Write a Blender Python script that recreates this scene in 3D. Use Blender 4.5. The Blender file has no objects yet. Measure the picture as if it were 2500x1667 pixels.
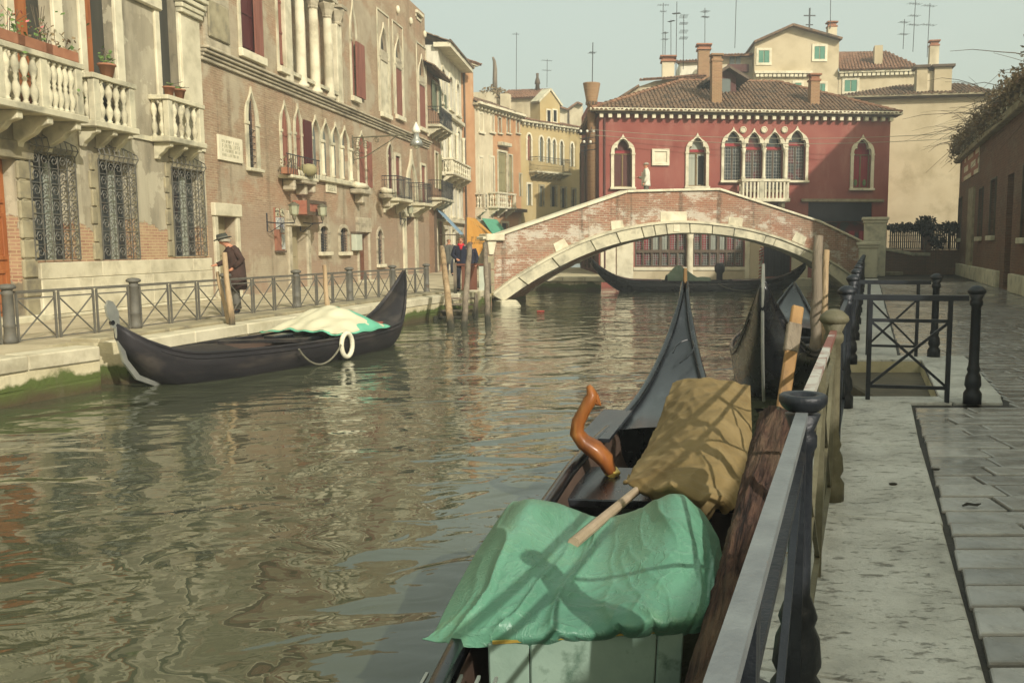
import bpy, math, random
import numpy as np
from mathutils import Vector, Matrix
R = math.radians
random.seed(7)
sc = bpy.context.scene
C = sc.collection

# ------------------------------------------------------------------ camera
FP, CX, CY, EYE = 2170.0, 1480.0, 833.5, 1.5
PITCH = math.atan(236.0 / FP)
cam = bpy.data.cameras.new('camera')
cam.sensor_width = 36.0
cam.lens = FP / 2500.0 * 36.0
cam.shift_x = -(CX - 1250.0) / 2500.0
cam.clip_start, cam.clip_end = 0.05, 3000.0
camo = bpy.data.objects.new('camera', cam)
camo.location = (0, 0, EYE)
camo.rotation_euler = (math.pi / 2 - PITCH, 0, 0)
C.objects.link(camo)
sc.camera = camo

# ------------------------------------------------------------------ sky and sun
SUN_TO = Vector((1.18, -1.62, 1.22)).normalized()      # direction towards the sun
SUN_EL = math.asin(SUN_TO.z)
w = bpy.data.worlds.new('World')
sc.world = w
w.use_nodes = True
nt = w.node_tree
nt.nodes.clear()
sky = nt.nodes.new('ShaderNodeTexSky')
sky.sky_type = 'NISHITA'
sky.sun_disc = False
sky.sun_elevation = SUN_EL
sky.sun_rotation = math.atan2(SUN_TO.x, SUN_TO.y)
sky.air_density, sky.dust_density, sky.ozone_density = 1.0, 7.0, 1.0
tint = nt.nodes.new('ShaderNodeMix')
tint.data_type = 'RGBA'; tint.blend_type = 'MULTIPLY'
tint.inputs[0].default_value = 1.0
tint.inputs[7].default_value = (1.0, 0.98, 0.82, 1)
bg = nt.nodes.new('ShaderNodeBackground')
bg.inputs[1].default_value = 0.15
wo = nt.nodes.new('ShaderNodeOutputWorld')
nt.links.new(sky.outputs[0], tint.inputs[6])
haze = nt.nodes.new('ShaderNodeMix'); haze.data_type = 'RGBA'      # thin even veil of bright haze over the whole sky
haze.inputs[0].default_value = 0.68
haze.inputs[7].default_value = (3.3, 3.7, 3.05, 1)
nt.links.new(tint.outputs[2], haze.inputs[6]); nt.links.new(haze.outputs[2], bg.inputs[0])
nt.links.new(bg.outputs[0], wo.inputs[0])
sl = bpy.data.lights.new('sun', 'SUN')
sl.energy, sl.angle, sl.color = 3.3, R(0.6), (1.0, 0.95, 0.87)
so = bpy.data.objects.new('sun', sl)
so.rotation_euler = (-SUN_TO).to_track_quat('-Z', 'Y').to_euler()
so.location = (20, -40, 30)
C.objects.link(so)
vs = sc.view_settings
vs.view_transform, vs.look, vs.exposure, vs.gamma = 'Standard', 'None', 0.58, 1.0
vs.use_curve_mapping = False
sc.cycles.use_denoising = True
sc.cycles.max_bounces = 6

# ------------------------------------------------------------------ pixel -> place on a real plane (2500 x 1667 frame)
FWD = Vector((0, math.cos(PITCH), -math.sin(PITCH)))
UPV = Vector((0, math.sin(PITCH), math.cos(PITCH)))
EYEP = Vector((0, 0, EYE))
WZ = -0.64                                            # water level, the quays are at 0
def ray(x, y): return Vector(((x - CX) / FP, 0, 0)) + UPV * (-(y - CY) / FP) + FWD
def at_z(x, y, z=0.0):
    d = ray(x, y); return EYEP + d * ((z - EYE) / d.z)
def at_y(x, y, Y):
    d = ray(x, y); return EYEP + d * (Y / d.y)
class Fac:
    """a vertical plane from p0 (left end seen from outside) to p1; local x along, y inwards, z up"""
    def __init__(s, p0, p1):
        s.p = Vector((p0[0], p0[1], 0)); q = Vector((p1[0], p1[1], 0)) - s.p
        s.L = q.length; s.u = q / s.L; s.n = Vector((s.u.y, -s.u.x, 0)); s.rz = math.atan2(s.u.y, s.u.x)
    def px(s, x, y, out=0.0):
        d = ray(x, y); t = ((s.p - EYEP).dot(s.n) + out) / d.dot(s.n)
        q = EYEP + d * t - s.p
        return q.dot(s.u), q.z
    def s(s, x, y, out=0.0): return s.px(x, y, out)[0]
    def z(s, x, y, out=0.0): return s.px(x, y, out)[1]
    def rect(s, xl, xr, yt, yb, out=0.0):
        ym = (yt + yb) / 2; xm = (xl + xr) / 2
        return s.s(xl, ym, out), s.s(xr, ym, out), s.z(xm, yb, out), s.z(xm, yt, out)
    def w(s, x, y, z): return s.p + s.u * x - s.n * y + Vector((0, 0, z))

# ------------------------------------------------------------------ mesh builder
class MB:
    def __init__(s): s.v = []; s.f = []; s.m = []
    def add(s, vs_, fs, mi=0):
        b = len(s.v); s.v += [tuple(q) for q in vs_]
        for f in fs: s.f.append(tuple(b + i for i in f)); s.m.append(mi)
        return s
    def box(s, x0, x1, y0, y1, z0, z1, mi=0):
        return s.add([(x0,y0,z0),(x1,y0,z0),(x1,y1,z0),(x0,y1,z0),(x0,y0,z1),(x1,y0,z1),(x1,y1,z1),(x0,y1,z1)],
                     [(0,3,2,1),(4,5,6,7),(0,1,5,4),(1,2,6,5),(2,3,7,6),(3,0,4,7)], mi)
    def bar(s, p, q, wd, h=None, up=(0,0,1), mi=0):
        p, q = Vector(p), Vector(q); d = (q - p).normalized(); h = h or wd
        a = d.cross(Vector(up))
        a = a.normalized() if a.length > 1e-5 else Vector((1,0,0))
        b = a.cross(d).normalized(); a *= wd / 2; b *= h / 2
        return s.add([p-a-b, p+a-b, p+a+b, p-a+b, q-a-b, q+a-b, q+a+b, q-a+b],
                     [(0,1,2,3),(7,6,5,4),(4,5,1,0),(5,6,2,1),(6,7,3,2),(7,4,0,3)], mi)
    def tube(s, pts, r, n=8, cap=True, mi=0, flat=1.0):
        pts = [Vector(q) for q in pts]
        rs = r if isinstance(r, (list, tuple)) else [r] * len(pts)
        t0 = (pts[1] - pts[0]).normalized()
        a = t0.cross(Vector((0,0,1)))
        a = a.normalized() if a.length > 1e-3 else Vector((1,0,0))
        vs_, fs = [], []
        for i, q in enumerate(pts):
            t = (pts[min(i+1, len(pts)-1)] - pts[max(i-1, 0)]).normalized()
            a = (a - t * a.dot(t)).normalized(); b = t.cross(a)
            for k in range(n):
                th = 2 * math.pi * k / n
                vs_.append(q + (a * math.cos(th) + b * math.sin(th) * flat) * rs[i])
        for i in range(len(pts) - 1):
            for k in range(n):
                k2 = (k + 1) % n; fs.append((i*n+k, i*n+k2, (i+1)*n+k2, (i+1)*n+k))
        if cap: fs.append(tuple(range(n-1, -1, -1))); fs.append(tuple((len(pts)-1)*n + k for k in range(n)))
        return s.add(vs_, fs, mi)
    def lathe(s, prof, c=(0,0,0), n=12, mi=0):
        vs_, fs = [], []
        for r, z in prof:
            for k in range(n):
                th = 2 * math.pi * k / n
                vs_.append((c[0] + r*math.cos(th), c[1] + r*math.sin(th), c[2] + z))
        for i in range(len(prof) - 1):
            for k in range(n):
                k2 = (k + 1) % n; fs.append((i*n+k, i*n+k2, (i+1)*n+k2, (i+1)*n+k))
        fs.append(tuple(range(n-1, -1, -1))); fs.append(tuple((len(prof)-1)*n + k for k in range(n)))
        return s.add(vs_, fs, mi)
    def prism(s, poly, y0, y1, mi=0):
        n = len(poly)
        vs_ = [(x, y0, z) for x, z in poly] + [(x, y1, z) for x, z in poly]
        fs = [tuple(range(n)), tuple(range(2*n-1, n-1, -1))] + [(i, i+n, (i+1) % n + n, (i+1) % n) for i in range(n)]
        return s.add(vs_, fs, mi)
    def ring(s, inn, out, y0, y1, mi=0, closed=False):
        n = len(inn)
        vs_ = [(x,y0,z) for x,z in inn] + [(x,y0,z) for x,z in out] + [(x,y1,z) for x,z in inn] + [(x,y1,z) for x,z in out]
        fs = []
        for i in range(n if closed else n - 1):
            j = (i + 1) % n
            fs += [(i, n+i, n+j, j), (n+i, 3*n+i, 3*n+j, n+j), (2*n+i, i, j, 2*n+j)]
        if not closed: fs += [(0, 2*n, 3*n, n), (n-1, 2*n-1, 4*n-1, 3*n-1)]
        return s.add(vs_, fs, mi)
    def loft(s, rings, cap=True, closed=True, mi=0):
        n = len(rings[0]); vs_ = [q for r in rings for q in r]; fs = []
        for i in range(len(rings) - 1):
            for k in range(n if closed else n - 1):
                k2 = (k + 1) % n; fs.append((i*n+k, i*n+k2, (i+1)*n+k2, (i+1)*n+k))
        if cap and closed: fs.append(tuple(range(n-1, -1, -1))); fs.append(tuple((len(rings)-1)*n + k for k in range(n)))
        return s.add(vs_, fs, mi)
    def ell(s, c, rx, ry, rz, nu=10, nv=7, mi=0):
        rings = []
        for j in range(nv + 1):
            ph = -math.pi/2 + math.pi * min(max(j / nv, 0.02), 0.98)
            rings.append([(c[0]+rx*math.cos(ph)*math.cos(2*math.pi*k/nu), c[1]+ry*math.cos(ph)*math.sin(2*math.pi*k/nu), c[2]+rz*math.sin(ph)) for k in range(nu)])
        return s.loft(rings, mi=mi)
    def mesh(s, name, mats, smooth=False):
        me = bpy.data.meshes.new(name)
        me.from_pydata([tuple(q) for q in s.v], [], s.f)
        for mm in (mats if isinstance(mats, (list, tuple)) else [mats]): me.materials.append(M(mm))
        if any(s.m): me.polygons.foreach_set('material_index', s.m)
        if smooth: me.polygons.foreach_set('use_smooth', [True] * len(me.polygons))
        me.update()
        return me
    def build(s, name, mats, parent=None, smooth=False, bevel=0, seg=1, kind=None, loc=None, rot=None, fix=False):
        me = s.mesh(name, mats, smooth)
        if fix:
            import bmesh
            bm = bmesh.new(); bm.from_mesh(me); bmesh.ops.recalc_face_normals(bm, faces=bm.faces); bm.to_mesh(me); bm.free()
        return link(name, me, parent, bevel, seg, kind, loc, rot)
def link(name, me, parent=None, bevel=0, seg=1, kind=None, loc=None, rot=None):
    o = bpy.data.objects.new(name, me); C.objects.link(o)
    if parent is not None: o.parent = parent
    if loc is not None: o.location = loc
    if rot is not None: o.rotation_euler = rot
    if bevel:
        b = o.modifiers.new('bevel', 'BEVEL'); b.width = bevel; b.segments = seg; b.limit_method = 'ANGLE'; b.angle_limit = R(40)
    if kind: o['kind'] = kind
    return o
def tag(o, label, cat, group=None):
    o['label'] = label; o['category'] = cat
    if group: o['group'] = group
    return o
def thing(name, label, cat, loc=(0,0,0), rz=0.0, group=None):
    o = bpy.data.objects.new(name, None); C.objects.link(o)
    o.empty_display_size = 0.1; o.location = loc; o.rotation_euler = (0, 0, rz)
    return tag(o, label, cat, group)
def fthing(f, name, label, cat, group=None): return thing(name, label, cat, f.p, f.rz, group)
def dup(root, loc=None, rz=None, label=None, parent=None):
    r = root.copy(); C.objects.link(r)
    if loc is not None: r.location = loc
    if rz is not None: r.rotation_euler = (0, 0, rz)
    if label: r['label'] = label
    if parent is not None: r.parent = parent
    for ch in list(root.children):
        c = ch.copy(); C.objects.link(c); c.parent = r
        for g in ch.children:
            d = g.copy(); C.objects.link(d); d.parent = c
    return r
def lerp(a, b, t): return a + (b - a) * t
def plerp(pts, t):
    """piecewise linear (x, y) table"""
    if t <= pts[0][0]: return pts[0][1]
    for (a, b), (c, d) in zip(pts, pts[1:]):
        if t <= c: return b + (d - b) * (t - a) / (c - a)
    return pts[-1][1]

# ------------------------------------------------------------------ materials
MATS = {}; MDEF = {}
def M(name):
    if not isinstance(name, str): return name
    if name not in MATS:
        m = bpy.data.materials.new(name); m.use_nodes = True; m.node_tree.nodes.clear()
        MATS[name] = m; MDEF[name](NG(m.node_tree))
    return MATS[name]
def srgb(h):
    h = h.lstrip('#'); o = []
    for i in (0, 2, 4):
        c = int(h[i:i+2], 16) / 255; o.append(c / 12.92 if c <= 0.04045 else ((c + 0.055) / 1.055) ** 2.4)
    return (*o, 1.0)
class NG:
    def __init__(s, t): s.t = t
    def n(s, typ, **kw):
        x = s.t.nodes.new('ShaderNode' + typ)
        for k, v in kw.items(): setattr(x, k, v)
        return x
    def l(s, a, b): s.t.links.new(a, b); return b
    def val(s, sock, v):
        if isinstance(v, (int, float, tuple)): sock.default_value = v
        else: s.l(v, sock)
    def math(s, op, a, b=0.0, clamp=False):
        x = s.n('Math', operation=op, use_clamp=clamp); s.val(x.inputs[0], a); s.val(x.inputs[1], b); return x.outputs[0]
    def mix(s, f, a, b, mode='MIX'):
        x = s.n('Mix', data_type='RGBA', blend_type=mode); s.val(x.inputs[0], f); s.val(x.inputs[6], a); s.val(x.inputs[7], b); return x.outputs[2]
    def coord(s, stretch=(1,1,1), rand=False):
        c = s.n('TexCoord').outputs['Object']
        if rand:
            oi = s.n('ObjectInfo'); v = s.n('VectorMath', operation='ADD'); s.l(c, v.inputs[0])
            cm = s.n('CombineXYZ'); r = s.math('MULTIPLY', oi.outputs['Random'], 57.0)
            s.l(r, cm.inputs[0]); s.l(r, cm.inputs[1]); s.l(r, cm.inputs[2]); s.l(cm.outputs[0], v.inputs[1]); c = v.outputs[0]
        mp = s.n('Mapping'); mp.inputs['Scale'].default_value = stretch; s.l(c, mp.inputs[0]); return mp.outputs[0]
    def noise(s, vec, scale, detail=5, rough=0.55, dist=0.0):
        x = s.n('TexNoise'); s.l(vec, x.inputs['Vector']); x.inputs['Scale'].default_value = scale
        x.inputs['Detail'].default_value = detail; x.inputs['Roughness'].default_value = rough; x.inputs['Distortion'].default_value = dist
        return x.outputs['Fac']
    def ramp(s, fac, stops, interp='LINEAR'):
        x = s.n('ValToRGB'); x.color_ramp.interpolation = interp; e = x.color_ramp.elements
        while len(e) < len(stops): e.new(0.5)
        for k, (p, c) in zip(e, stops): k.position = p; k.color = c if isinstance(c, tuple) else (c, c, c, 1)
        s.l(fac, x.inputs[0]); return x.outputs[0]
    def step(s, fac, lo, hi): 
        x = s.n('MapRange', clamp=True); s.l(fac, x.inputs[0]); x.inputs[1].default_value = lo; x.inputs[2].default_value = hi; return x.outputs[0]
    def sep(s, vec): x = s.n('SeparateXYZ'); s.l(vec, x.inputs[0]); return x.outputs
    def out(s, col, rough=0.8, bump=None, bstr=0.3, bdist=0.02, metal=0.0, spec=0.3, coat=0.0, emit=None, sheen=0, sub=0, alpha=None, ior=1.45):
        p = s.n('BsdfPrincipled'); s.val(p.inputs['Base Color'], col); s.val(p.inputs['Roughness'], rough)
        p.inputs['Metallic'].default_value = metal; p.inputs['Specular IOR Level'].default_value = spec; p.inputs['Coat Weight'].default_value = coat
        p.inputs['IOR'].default_value = ior; p.inputs['Coat Roughness'].default_value = 0.15
        if emit: p.inputs['Emission Color'].default_value = emit[0]; p.inputs['Emission Strength'].default_value = emit[1]
        if bump is not None:
            b = s.n('Bump'); b.inputs['Strength'].default_value = bstr; b.inputs['Distance'].default_value = bdist
            s.l(bump, b.inputs['Height']); s.l(b.outputs[0], p.inputs['Normal'])
        o = s.n('OutputMaterial'); s.l(p.outputs[0], o.inputs[0]); return p
def basic(name, cols, scale=3.0, rough=0.8, bstr=0.25, bscale=None, stretch=(1,1,1), lo=0.3, hi=0.7, rand=False, vary=0.0,
          stain=None, sscale=0.7, slo=0.52, shi=0.72, sstretch=None, metal=0.0, spec=0.3, coat=0.0, bdist=0.02, detail=6, rvar=0.0):
    cs = [srgb(c) if isinstance(c, str) else c for c in cols]
    def fn(g):
        c = g.coord(stretch, rand)
        nz = g.noise(c, scale, detail)
        col = g.ramp(nz, [(lo + (hi-lo)*i/max(1, len(cs)-1), k) for i, k in enumerate(cs)]) if len(cs) > 1 else cs[0]
        if stain:
            c2 = g.coord(sstretch or stretch, rand)
            sm = g.step(g.noise(c2, sscale, 6, 0.65), slo, shi)
            col = g.mix(sm, col, srgb(stain))
        if vary:
            oi = g.n('ObjectInfo'); hsv = g.n('HueSaturation'); g.val(hsv.inputs['Color'], col)
            g.l(g.math('ADD', g.math('MULTIPLY', oi.outputs['Random'], 2*vary), 1 - vary), hsv.inputs['Value']); col = hsv.outputs[0]
        bn = g.noise(c, bscale or scale*4, 6, 0.6)
        rr = rough if not rvar else g.math('ADD', g.math('MULTIPLY', nz, rvar), rough - rvar/2)
        g.out(col, rr, bn if bstr else None, bstr, bdist, metal, spec, coat)
    MDEF[name] = fn
# stone, plaster, brick
basic('istrian', ['#8f8a74', '#bdb699', '#c6bfa2'], 2.2, 0.75, 0.3, stain='#7d735c', sscale=1.1, slo=0.55, shi=0.75, rand=True, vary=0.08)
basic('istrian_clean', ['#a59d82', '#bfb79b', '#cdc5a9'], 1.8, 0.75, 0.25, stain='#857b62', sscale=1.2, slo=0.54, shi=0.78, rand=True, vary=0.08)
basic('white_trim', ['#b5ac90', '#cbc3a6', '#d6ceb2'], 2.4, 0.7, 0.2, stain='#8f866d', sscale=1.6, slo=0.58, shi=0.8, rand=True, vary=0.05)
basic('grey_stone', ['#6d6654', '#8d8468', '#9b9276'], 3.0, 0.85, 0.35, rand=True, vary=0.12)
basic('dark_stone', ['#4b463c', '#6a6250'], 3.0, 0.8, 0.35, rand=True, vary=0.1)
basic('cornice_stone', ['#8b826c', '#a89e85', '#b9af95'], 3.0, 0.8, 0.3, stain='#5c5444', sscale=1.5, sstretch=(0.4,1,3))
basic('kerb_stone', ['#a5a294', '#c0bdac', '#d0cdbc'], 2.0, 0.55, 0.5, bscale=9, stain='#6a6659', sscale=2.5, slo=0.55, shi=0.7, rand=True, vary=0.05, bdist=0.03)
basic('paver', ['#6a665c', '#88847a', '#979285'], 3.0, 0.30, 0.5, bscale=10, stain='#4d4a43', sscale=2.0, rand=True, vary=0.20, rvar=0.45, spec=0.5)
basic('paver_joint', ['#25221d', '#39352d'], 5.0, 0.6, 0.3)
basic('left_pavement', ['#958a6e', '#aea284', '#b9ad90'], 1.2, 0.8, 0.2, stain='#7c7159', sscale=0.8)
basic('mortar_wet', ['#3b3a2c', '#5b553f', '#6f6a50'], 2.5, 0.6, 0.6, bscale=8)
basic('cream_plaster', ['#a89a7a', '#b8aa8a', '#c0b394'], 0.7, 0.9, 0.12, bscale=30, stain='#998b6c', sscale=0.5)
basic('pale_plaster', ['#aea183', '#c2b698', '#cdc2a4'], 0.8, 0.9, 0.12, bscale=25, stain='#8f8367', sscale=0.6, sstretch=(1,1,0.35))
basic('white_plaster', ['#b9b39d', '#d3cdb6', '#ddd7c1'], 0.9, 0.9, 0.15, stain='#857e6b', sscale=0.9, slo=0.5, shi=0.8, sstretch=(1,1,0.3))
basic('orange_plaster', ['#a17550', '#b0865f', '#b8906a'], 0.8, 0.9, 0.15, stain='#b5a482', sscale=0.5, slo=0.58, shi=0.7, sstretch=(1,1,0.4))
basic('pink_plaster', ['#a3775c', '#b48a6b'], 0.8, 0.9, 0.2, stain='#9a8a6c', sscale=0.6)
basic('yellow_plaster', ['#a08d60', '#ac996c', '#b3a176'], 0.6, 0.9, 0.12, stain='#a58a55', sscale=0.5)
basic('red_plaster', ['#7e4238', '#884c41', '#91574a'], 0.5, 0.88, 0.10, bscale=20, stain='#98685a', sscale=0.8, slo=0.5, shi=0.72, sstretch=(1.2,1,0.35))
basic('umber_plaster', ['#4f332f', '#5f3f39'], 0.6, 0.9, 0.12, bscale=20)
basic('grey_plaster', ['#6e6b5b', '#7d7a68'], 0.8, 0.9, 0.15)
basic('roof_tile', ['#3a3229', '#65503d', '#7d654d', '#4d4338'], 4.5, 0.9, 0.4, lo=0.25, hi=0.75, stain='#3f3b31', sscale=1.2, slo=0.5, shi=0.7, detail=3)
basic('roof_tile_red', ['#54402f', '#7b5a43', '#8f6f55'], 4.0, 0.9, 0.4, lo=0.25, hi=0.75, stain='#5d5040', sscale=1.0, slo=0.58, shi=0.72, detail=3)
basic('terracotta', ['#8a5c42', '#9f6f52'], 4, 0.85, 0.15, rand=True, vary=0.1)
# metal
basic('black_iron', ['#14171c', '#24282d'], 8, 0.45, 0.25, bscale=40, stain='#3c372f', sscale=3.0, slo=0.6, shi=0.75, spec=0.5)
basic('grey_rail', ['#53514a', '#686559'], 6, 0.6, 0.15, stain='#5e4b3a', sscale=3, slo=0.6, shi=0.75, rand=True)
basic('olive_iron', ['#56523f', '#6b6650'], 6, 0.6, 0.25, bscale=40, stain='#4a4433', sscale=4, slo=0.5, shi=0.7)
basic('rail_top', ['#646869', '#787d7c'], 9, 0.45, 0.15, bscale=60, stain='#7a5d48', sscale=4.0, slo=0.62, shi=0.68)
basic('rail_red', ['#6f443b', '#7d5449'], 7, 0.6, 0.1, stain='#a9a79c', sscale=2.6, slo=0.5, shi=0.58)
basic('steel', ['#9a9c94', '#b4b5aa'], 5, 0.35, 0.08, metal=0.6)
basic('wire', ['#8d8872'], 3, 0.6, 0)
basic('antenna', ['#4d5050'], 3, 0.6, 0)
basic('lamp_glass', ['#8a8c72', '#a5a68a'], 5, 0.15, 0.05, spec=0.6)
basic('lamp_white', ['#d9d6c4'], 3, 0.4, 0)
# wood and paint
basic('gondola_black', ['#090a0d', '#15171b'], 5, 0.28, 0.12, coat=0.25, spec=0.5, stain='#26282c', sscale=3, slo=0.55, shi=0.7, stretch=(0.3,1,1), rvar=0.25)
basic('gondola_worn', ['#1b1a1c', '#2b2829'], 4, 0.5, 0.12, stain='#46403a', sscale=2.4, slo=0.5, shi=0.7, stretch=(0.25,1,1), rvar=0.3)
basic('deck_grey', ['#1c1f23', '#2b2e32'], 4, 0.3, 0.15, stretch=(0.3,1,1), stain='#575b5c', sscale=2.2, slo=0.55, shi=0.75, coat=0.25, rvar=0.2)
basic('brown_wood_in', ['#3a2e25', '#54443a'], 4, 0.6, 0.2, stretch=(0.3,1,1))
basic('red_seat', ['#7a4132', '#8d5140'], 4, 0.6, 0.1)
basic('pole_wood', ['#7a6448', '#9b8463', '#ac9675'], 5, 0.85, 0.5, stretch=(1,1,0.12), bscale=14, stain='#433729', sscale=1.2, sstretch=(1,1,0.3), rand=True)
basic('pole_grey', ['#5a5145', '#786c5b'], 5, 0.85, 0.5, stretch=(1,1,0.12), bscale=14, rand=True)
basic('fresh_wood', ['#85653d', '#9c7a4e'], 5, 0.7, 0.35, stretch=(1,1,0.12), rand=True, stain='#5f4c35', sscale=3, slo=0.48, shi=0.65)
basic('oar_wood', ['#8f7d63', '#a2907a'], 6, 0.6, 0.15, stretch=(1,1,1))
basic('door_wood', ['#7a4526', '#96592f', '#a36a3d'], 3, 0.55, 0.15, stretch=(2,2,0.25), stain='#5d3a25', sscale=1.5, slo=0.55, shi=0.8)
basic('brown_door', ['#5f3b2b', '#6d4633'], 3, 0.6, 0.1, stretch=(2,2,0.25))
basic('olive_door', ['#8a8062', '#9d9274'], 2, 0.7, 0.1, stretch=(2,2,0.3))
basic('dark_leaf', ['#37362f', '#45433a'], 3, 0.6, 0.1, stretch=(2,2,0.25))
basic('red_shutter', ['#6c4033', '#7f5041', '#8b5c4b'], 2.5, 0.75, 0.15, stretch=(3,1,0.3), rand=True, vary=0.08)
basic('maroon_shutter', ['#451d1c', '#562826'], 2.5, 0.6, 0.1, stretch=(3,1,0.3))
basic('green_shutter', ['#59604c', '#6c725b'], 2.5, 0.75, 0.15, stretch=(3,1,0.3), rand=True, vary=0.1)
basic('teal_shutter', ['#4e7a66', '#5d8a74'], 2.5, 0.7, 0.1, rand=True)
basic('olive_blind', ['#7a7350', '#8c8560'], 2.5, 0.75, 0.15, rand=True, vary=0.1)
basic('window_brown', ['#6a5738', '#7d6944'], 4, 0.6, 0.1)
basic('frame_brown', ['#4f4335', '#5f5140'], 4, 0.6, 0.1)
basic('shop_dark', ['#23242a', '#2e2f35'], 3, 0.5, 0.1)
basic('dark_in', ['#15140f', '#1d1b16'], 2, 0.9, 0)
basic('curtain_pale', ['#8d9283', '#a8aa98'], 7, 0.9, 0.1, stretch=(3,1,0.05))
basic('curtain_red', ['#7a1d26', '#93242d'], 6, 0.8, 0.1, stretch=(3,1,0.1))
basic('blind_red', ['#8f3335', '#9c3d3e'], 6, 0.7, 0.05)
basic('box_green', ['#a7ac98', '#b7bba6'], 4, 0.6, 0.05)
basic('poster_white', ['#c2c2b2', '#7d8389', '#d2d0bd', '#565b66'], 9, 0.6, 0.0, lo=0.35, hi=0.65)
basic('poster_blue', ['#4a4c5e', '#6b6a75', '#c0bda6', '#45516a'], 11, 0.6, 0.0, lo=0.35, hi=0.65)
basic('poster_dark', ['#2f2c26', '#cfc9a5', '#3b372f'], 10, 0.6, 0.0, lo=0.42, hi=0.62)
basic('red_board', ['#8a5c49', '#95674f'], 4, 0.7, 0.05)
basic('sign_brown', ['#7c5142', '#99614c', '#8d6a55'], 5, 0.7, 0.1)
basic('ink', ['#8f8a70'], 4, 0.8, 0)
basic('ink_dark', ['#7a6130'], 4, 0.8, 0)
# cloth
basic('orange_canvas', ['#c08a3a', '#cb9744'], 3, 0.85, 0.12, stretch=(1,1,0.3))
basic('green_canvas', ['#4f8f70', '#5b9b7c'], 3, 0.85, 0.1)
basic('blue_canvas', ['#6f8a9c', '#7f99a8'], 3, 0.85, 0.1)
basic('brown_tarp', ['#6b5a36', '#7d6a44', '#8a7751'], 2.2, 0.85, 0.3, bscale=9, stain='#6b552f', sscale=1.4, bdist=0.03)
basic('green_tarp', ['#4c7b60', '#5a8a6d', '#659579'], 1.6, 0.42, 0.25, bscale=5, stain='#86a884', sscale=2.5, slo=0.58, shi=0.8, spec=0.5, bdist=0.02)
basic('pale_tarp', ['#b9b496', '#c9c4a6'], 2.5, 0.8, 0.25, bscale=8)
basic('mint_tarp', ['#5aa283', '#6bb092'], 2.5, 0.6, 0.2, bscale=8)
basic('faded_tarp', ['#6f8067', '#82917a'], 3, 0.85, 0.2)
basic('mint_board', ['#6f8676', '#819686', '#8ca08f'], 2.5, 0.5, 0.2, stain='#4f6655', sscale=5.0, slo=0.58, shi=0.70, stretch=(1,1,1))
basic('coat_brown', ['#3a2b24', '#493730'], 6, 0.95, 0.2)
basic('coat_grey', ['#4a4a42', '#5a594f'], 6, 0.95, 0.2)
basic('coat_navy', ['#1c1e2b', '#282a36'], 6, 0.95, 0.2)
basic('coat_white', ['#bdb9a6', '#cfcab5'], 6, 0.9, 0.2)
basic('trouser_grey', ['#5c5a52', '#68665c'], 6, 0.95, 0.1)
basic('trouser_dark', ['#22242c', '#2c2d33'], 6, 0.95, 0.1)
basic('scarf_red', ['#b0202c', '#c02a34'], 6, 0.9, 0.1)
basic('hat_felt', ['#33342e', '#44453c'], 8, 0.95, 0.1)
basic('hat_band', ['#6b685a'], 8, 0.95, 0.0)
basic('shoe', ['#18171a', '#242326'], 8, 0.5, 0.1)
basic('skin', ['#b07a5e', '#bd886b'], 8, 0.6, 0.05)
basic('hair_grey', ['#86806f', '#a39c88'], 20, 0.9, 0.3)
basic('hair_brown', ['#5e4630', '#7a5d40'], 20, 0.9, 0.3)
basic('rope_white', ['#c9c4a8', '#d8d3ba'], 15, 0.9, 0.4)
basic('rope_grey', ['#5f5c50', '#77735f'], 15, 0.9, 0.4)
basic('forcola_wood', ['#5f3416', '#865022', '#9d6a33'], 7, 0.5, 0.25, stretch=(1,1,0.2), coat=0.1, stain='#7a3a1c', sscale=3, detail=3)
basic('brass', ['#b79a45', '#c9ad58'], 6, 0.35, 0.05, metal=0.5)
basic('white_paint', ['#c9c6b4', '#d8d5c3'], 5, 0.5, 0.05)
basic('red_paint', ['#a33a33', '#b0463d'], 5, 0.5, 0.05)
basic('leaf_green', ['#3c5128', '#587038', '#6f8548'], 6, 0.7, 0)
basic('leaf_dark', ['#211f18', '#322d22'], 6, 0.8, 0)
basic('vine_brown', ['#5d4e38', '#7d6a4c', '#6d6648'], 5, 0.9, 0)
basic('twig', ['#4d4436', '#6a5f4c'], 5, 0.9, 0)
basic('flower_pink', ['#c85a62', '#d87a7c'], 6, 0.7, 0)
basic('soil', ['#3b2d20', '#4d3b2a'], 6, 0.95, 0.3)
basic('algae', ['#3d4a24', '#55602f', '#6e6a3e'], 4, 0.7, 0.6, bscale=12)
def green_tarp(g):
    c = g.coord((1,1,1)); n1 = g.noise(c, 1.6, 5); n2 = g.noise(c, 5.5, 4, 0.5, 1.5); n3 = g.noise(c, 14, 4, 0.6, 1.0)
    cr = g.math('ABSOLUTE', g.math('SUBTRACT', n2, 0.5)); cr2 = g.math('ABSOLUTE', g.math('SUBTRACT', n3, 0.5))
    edge = g.math('SUBTRACT', 1.0, g.step(cr, 0.0, 0.03)); edge2 = g.math('SUBTRACT', 1.0, g.step(cr2, 0.0, 0.03))
    col = g.ramp(n1, [(0.3, srgb('#4a7660')), (0.55, srgb('#58876d')), (0.75, srgb('#66927a'))])
    col = g.mix(g.math('MULTIPLY', edge, 0.14), col, srgb('#8fae96')); col = g.mix(g.math('MULTIPLY', g.step(g.noise(c, 2.3, 6, 0.7), 0.56, 0.74), 0.5), col, srgb('#6f8c66'))
    col = g.mix(g.math('MULTIPLY', g.step(g.noise(c, 40, 2), 0.68, 0.74), 0.4), col, srgb('#4c5a48'))
    g.out(col, 0.38, g.math('ADD', g.math('MULTIPLY', edge, 0.28), g.math('ADD', g.math('MULTIPLY', edge2, 0.10), g.math('MULTIPLY', n2, 0.6))), 0.55, 0.012, spec=0.5)
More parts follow.
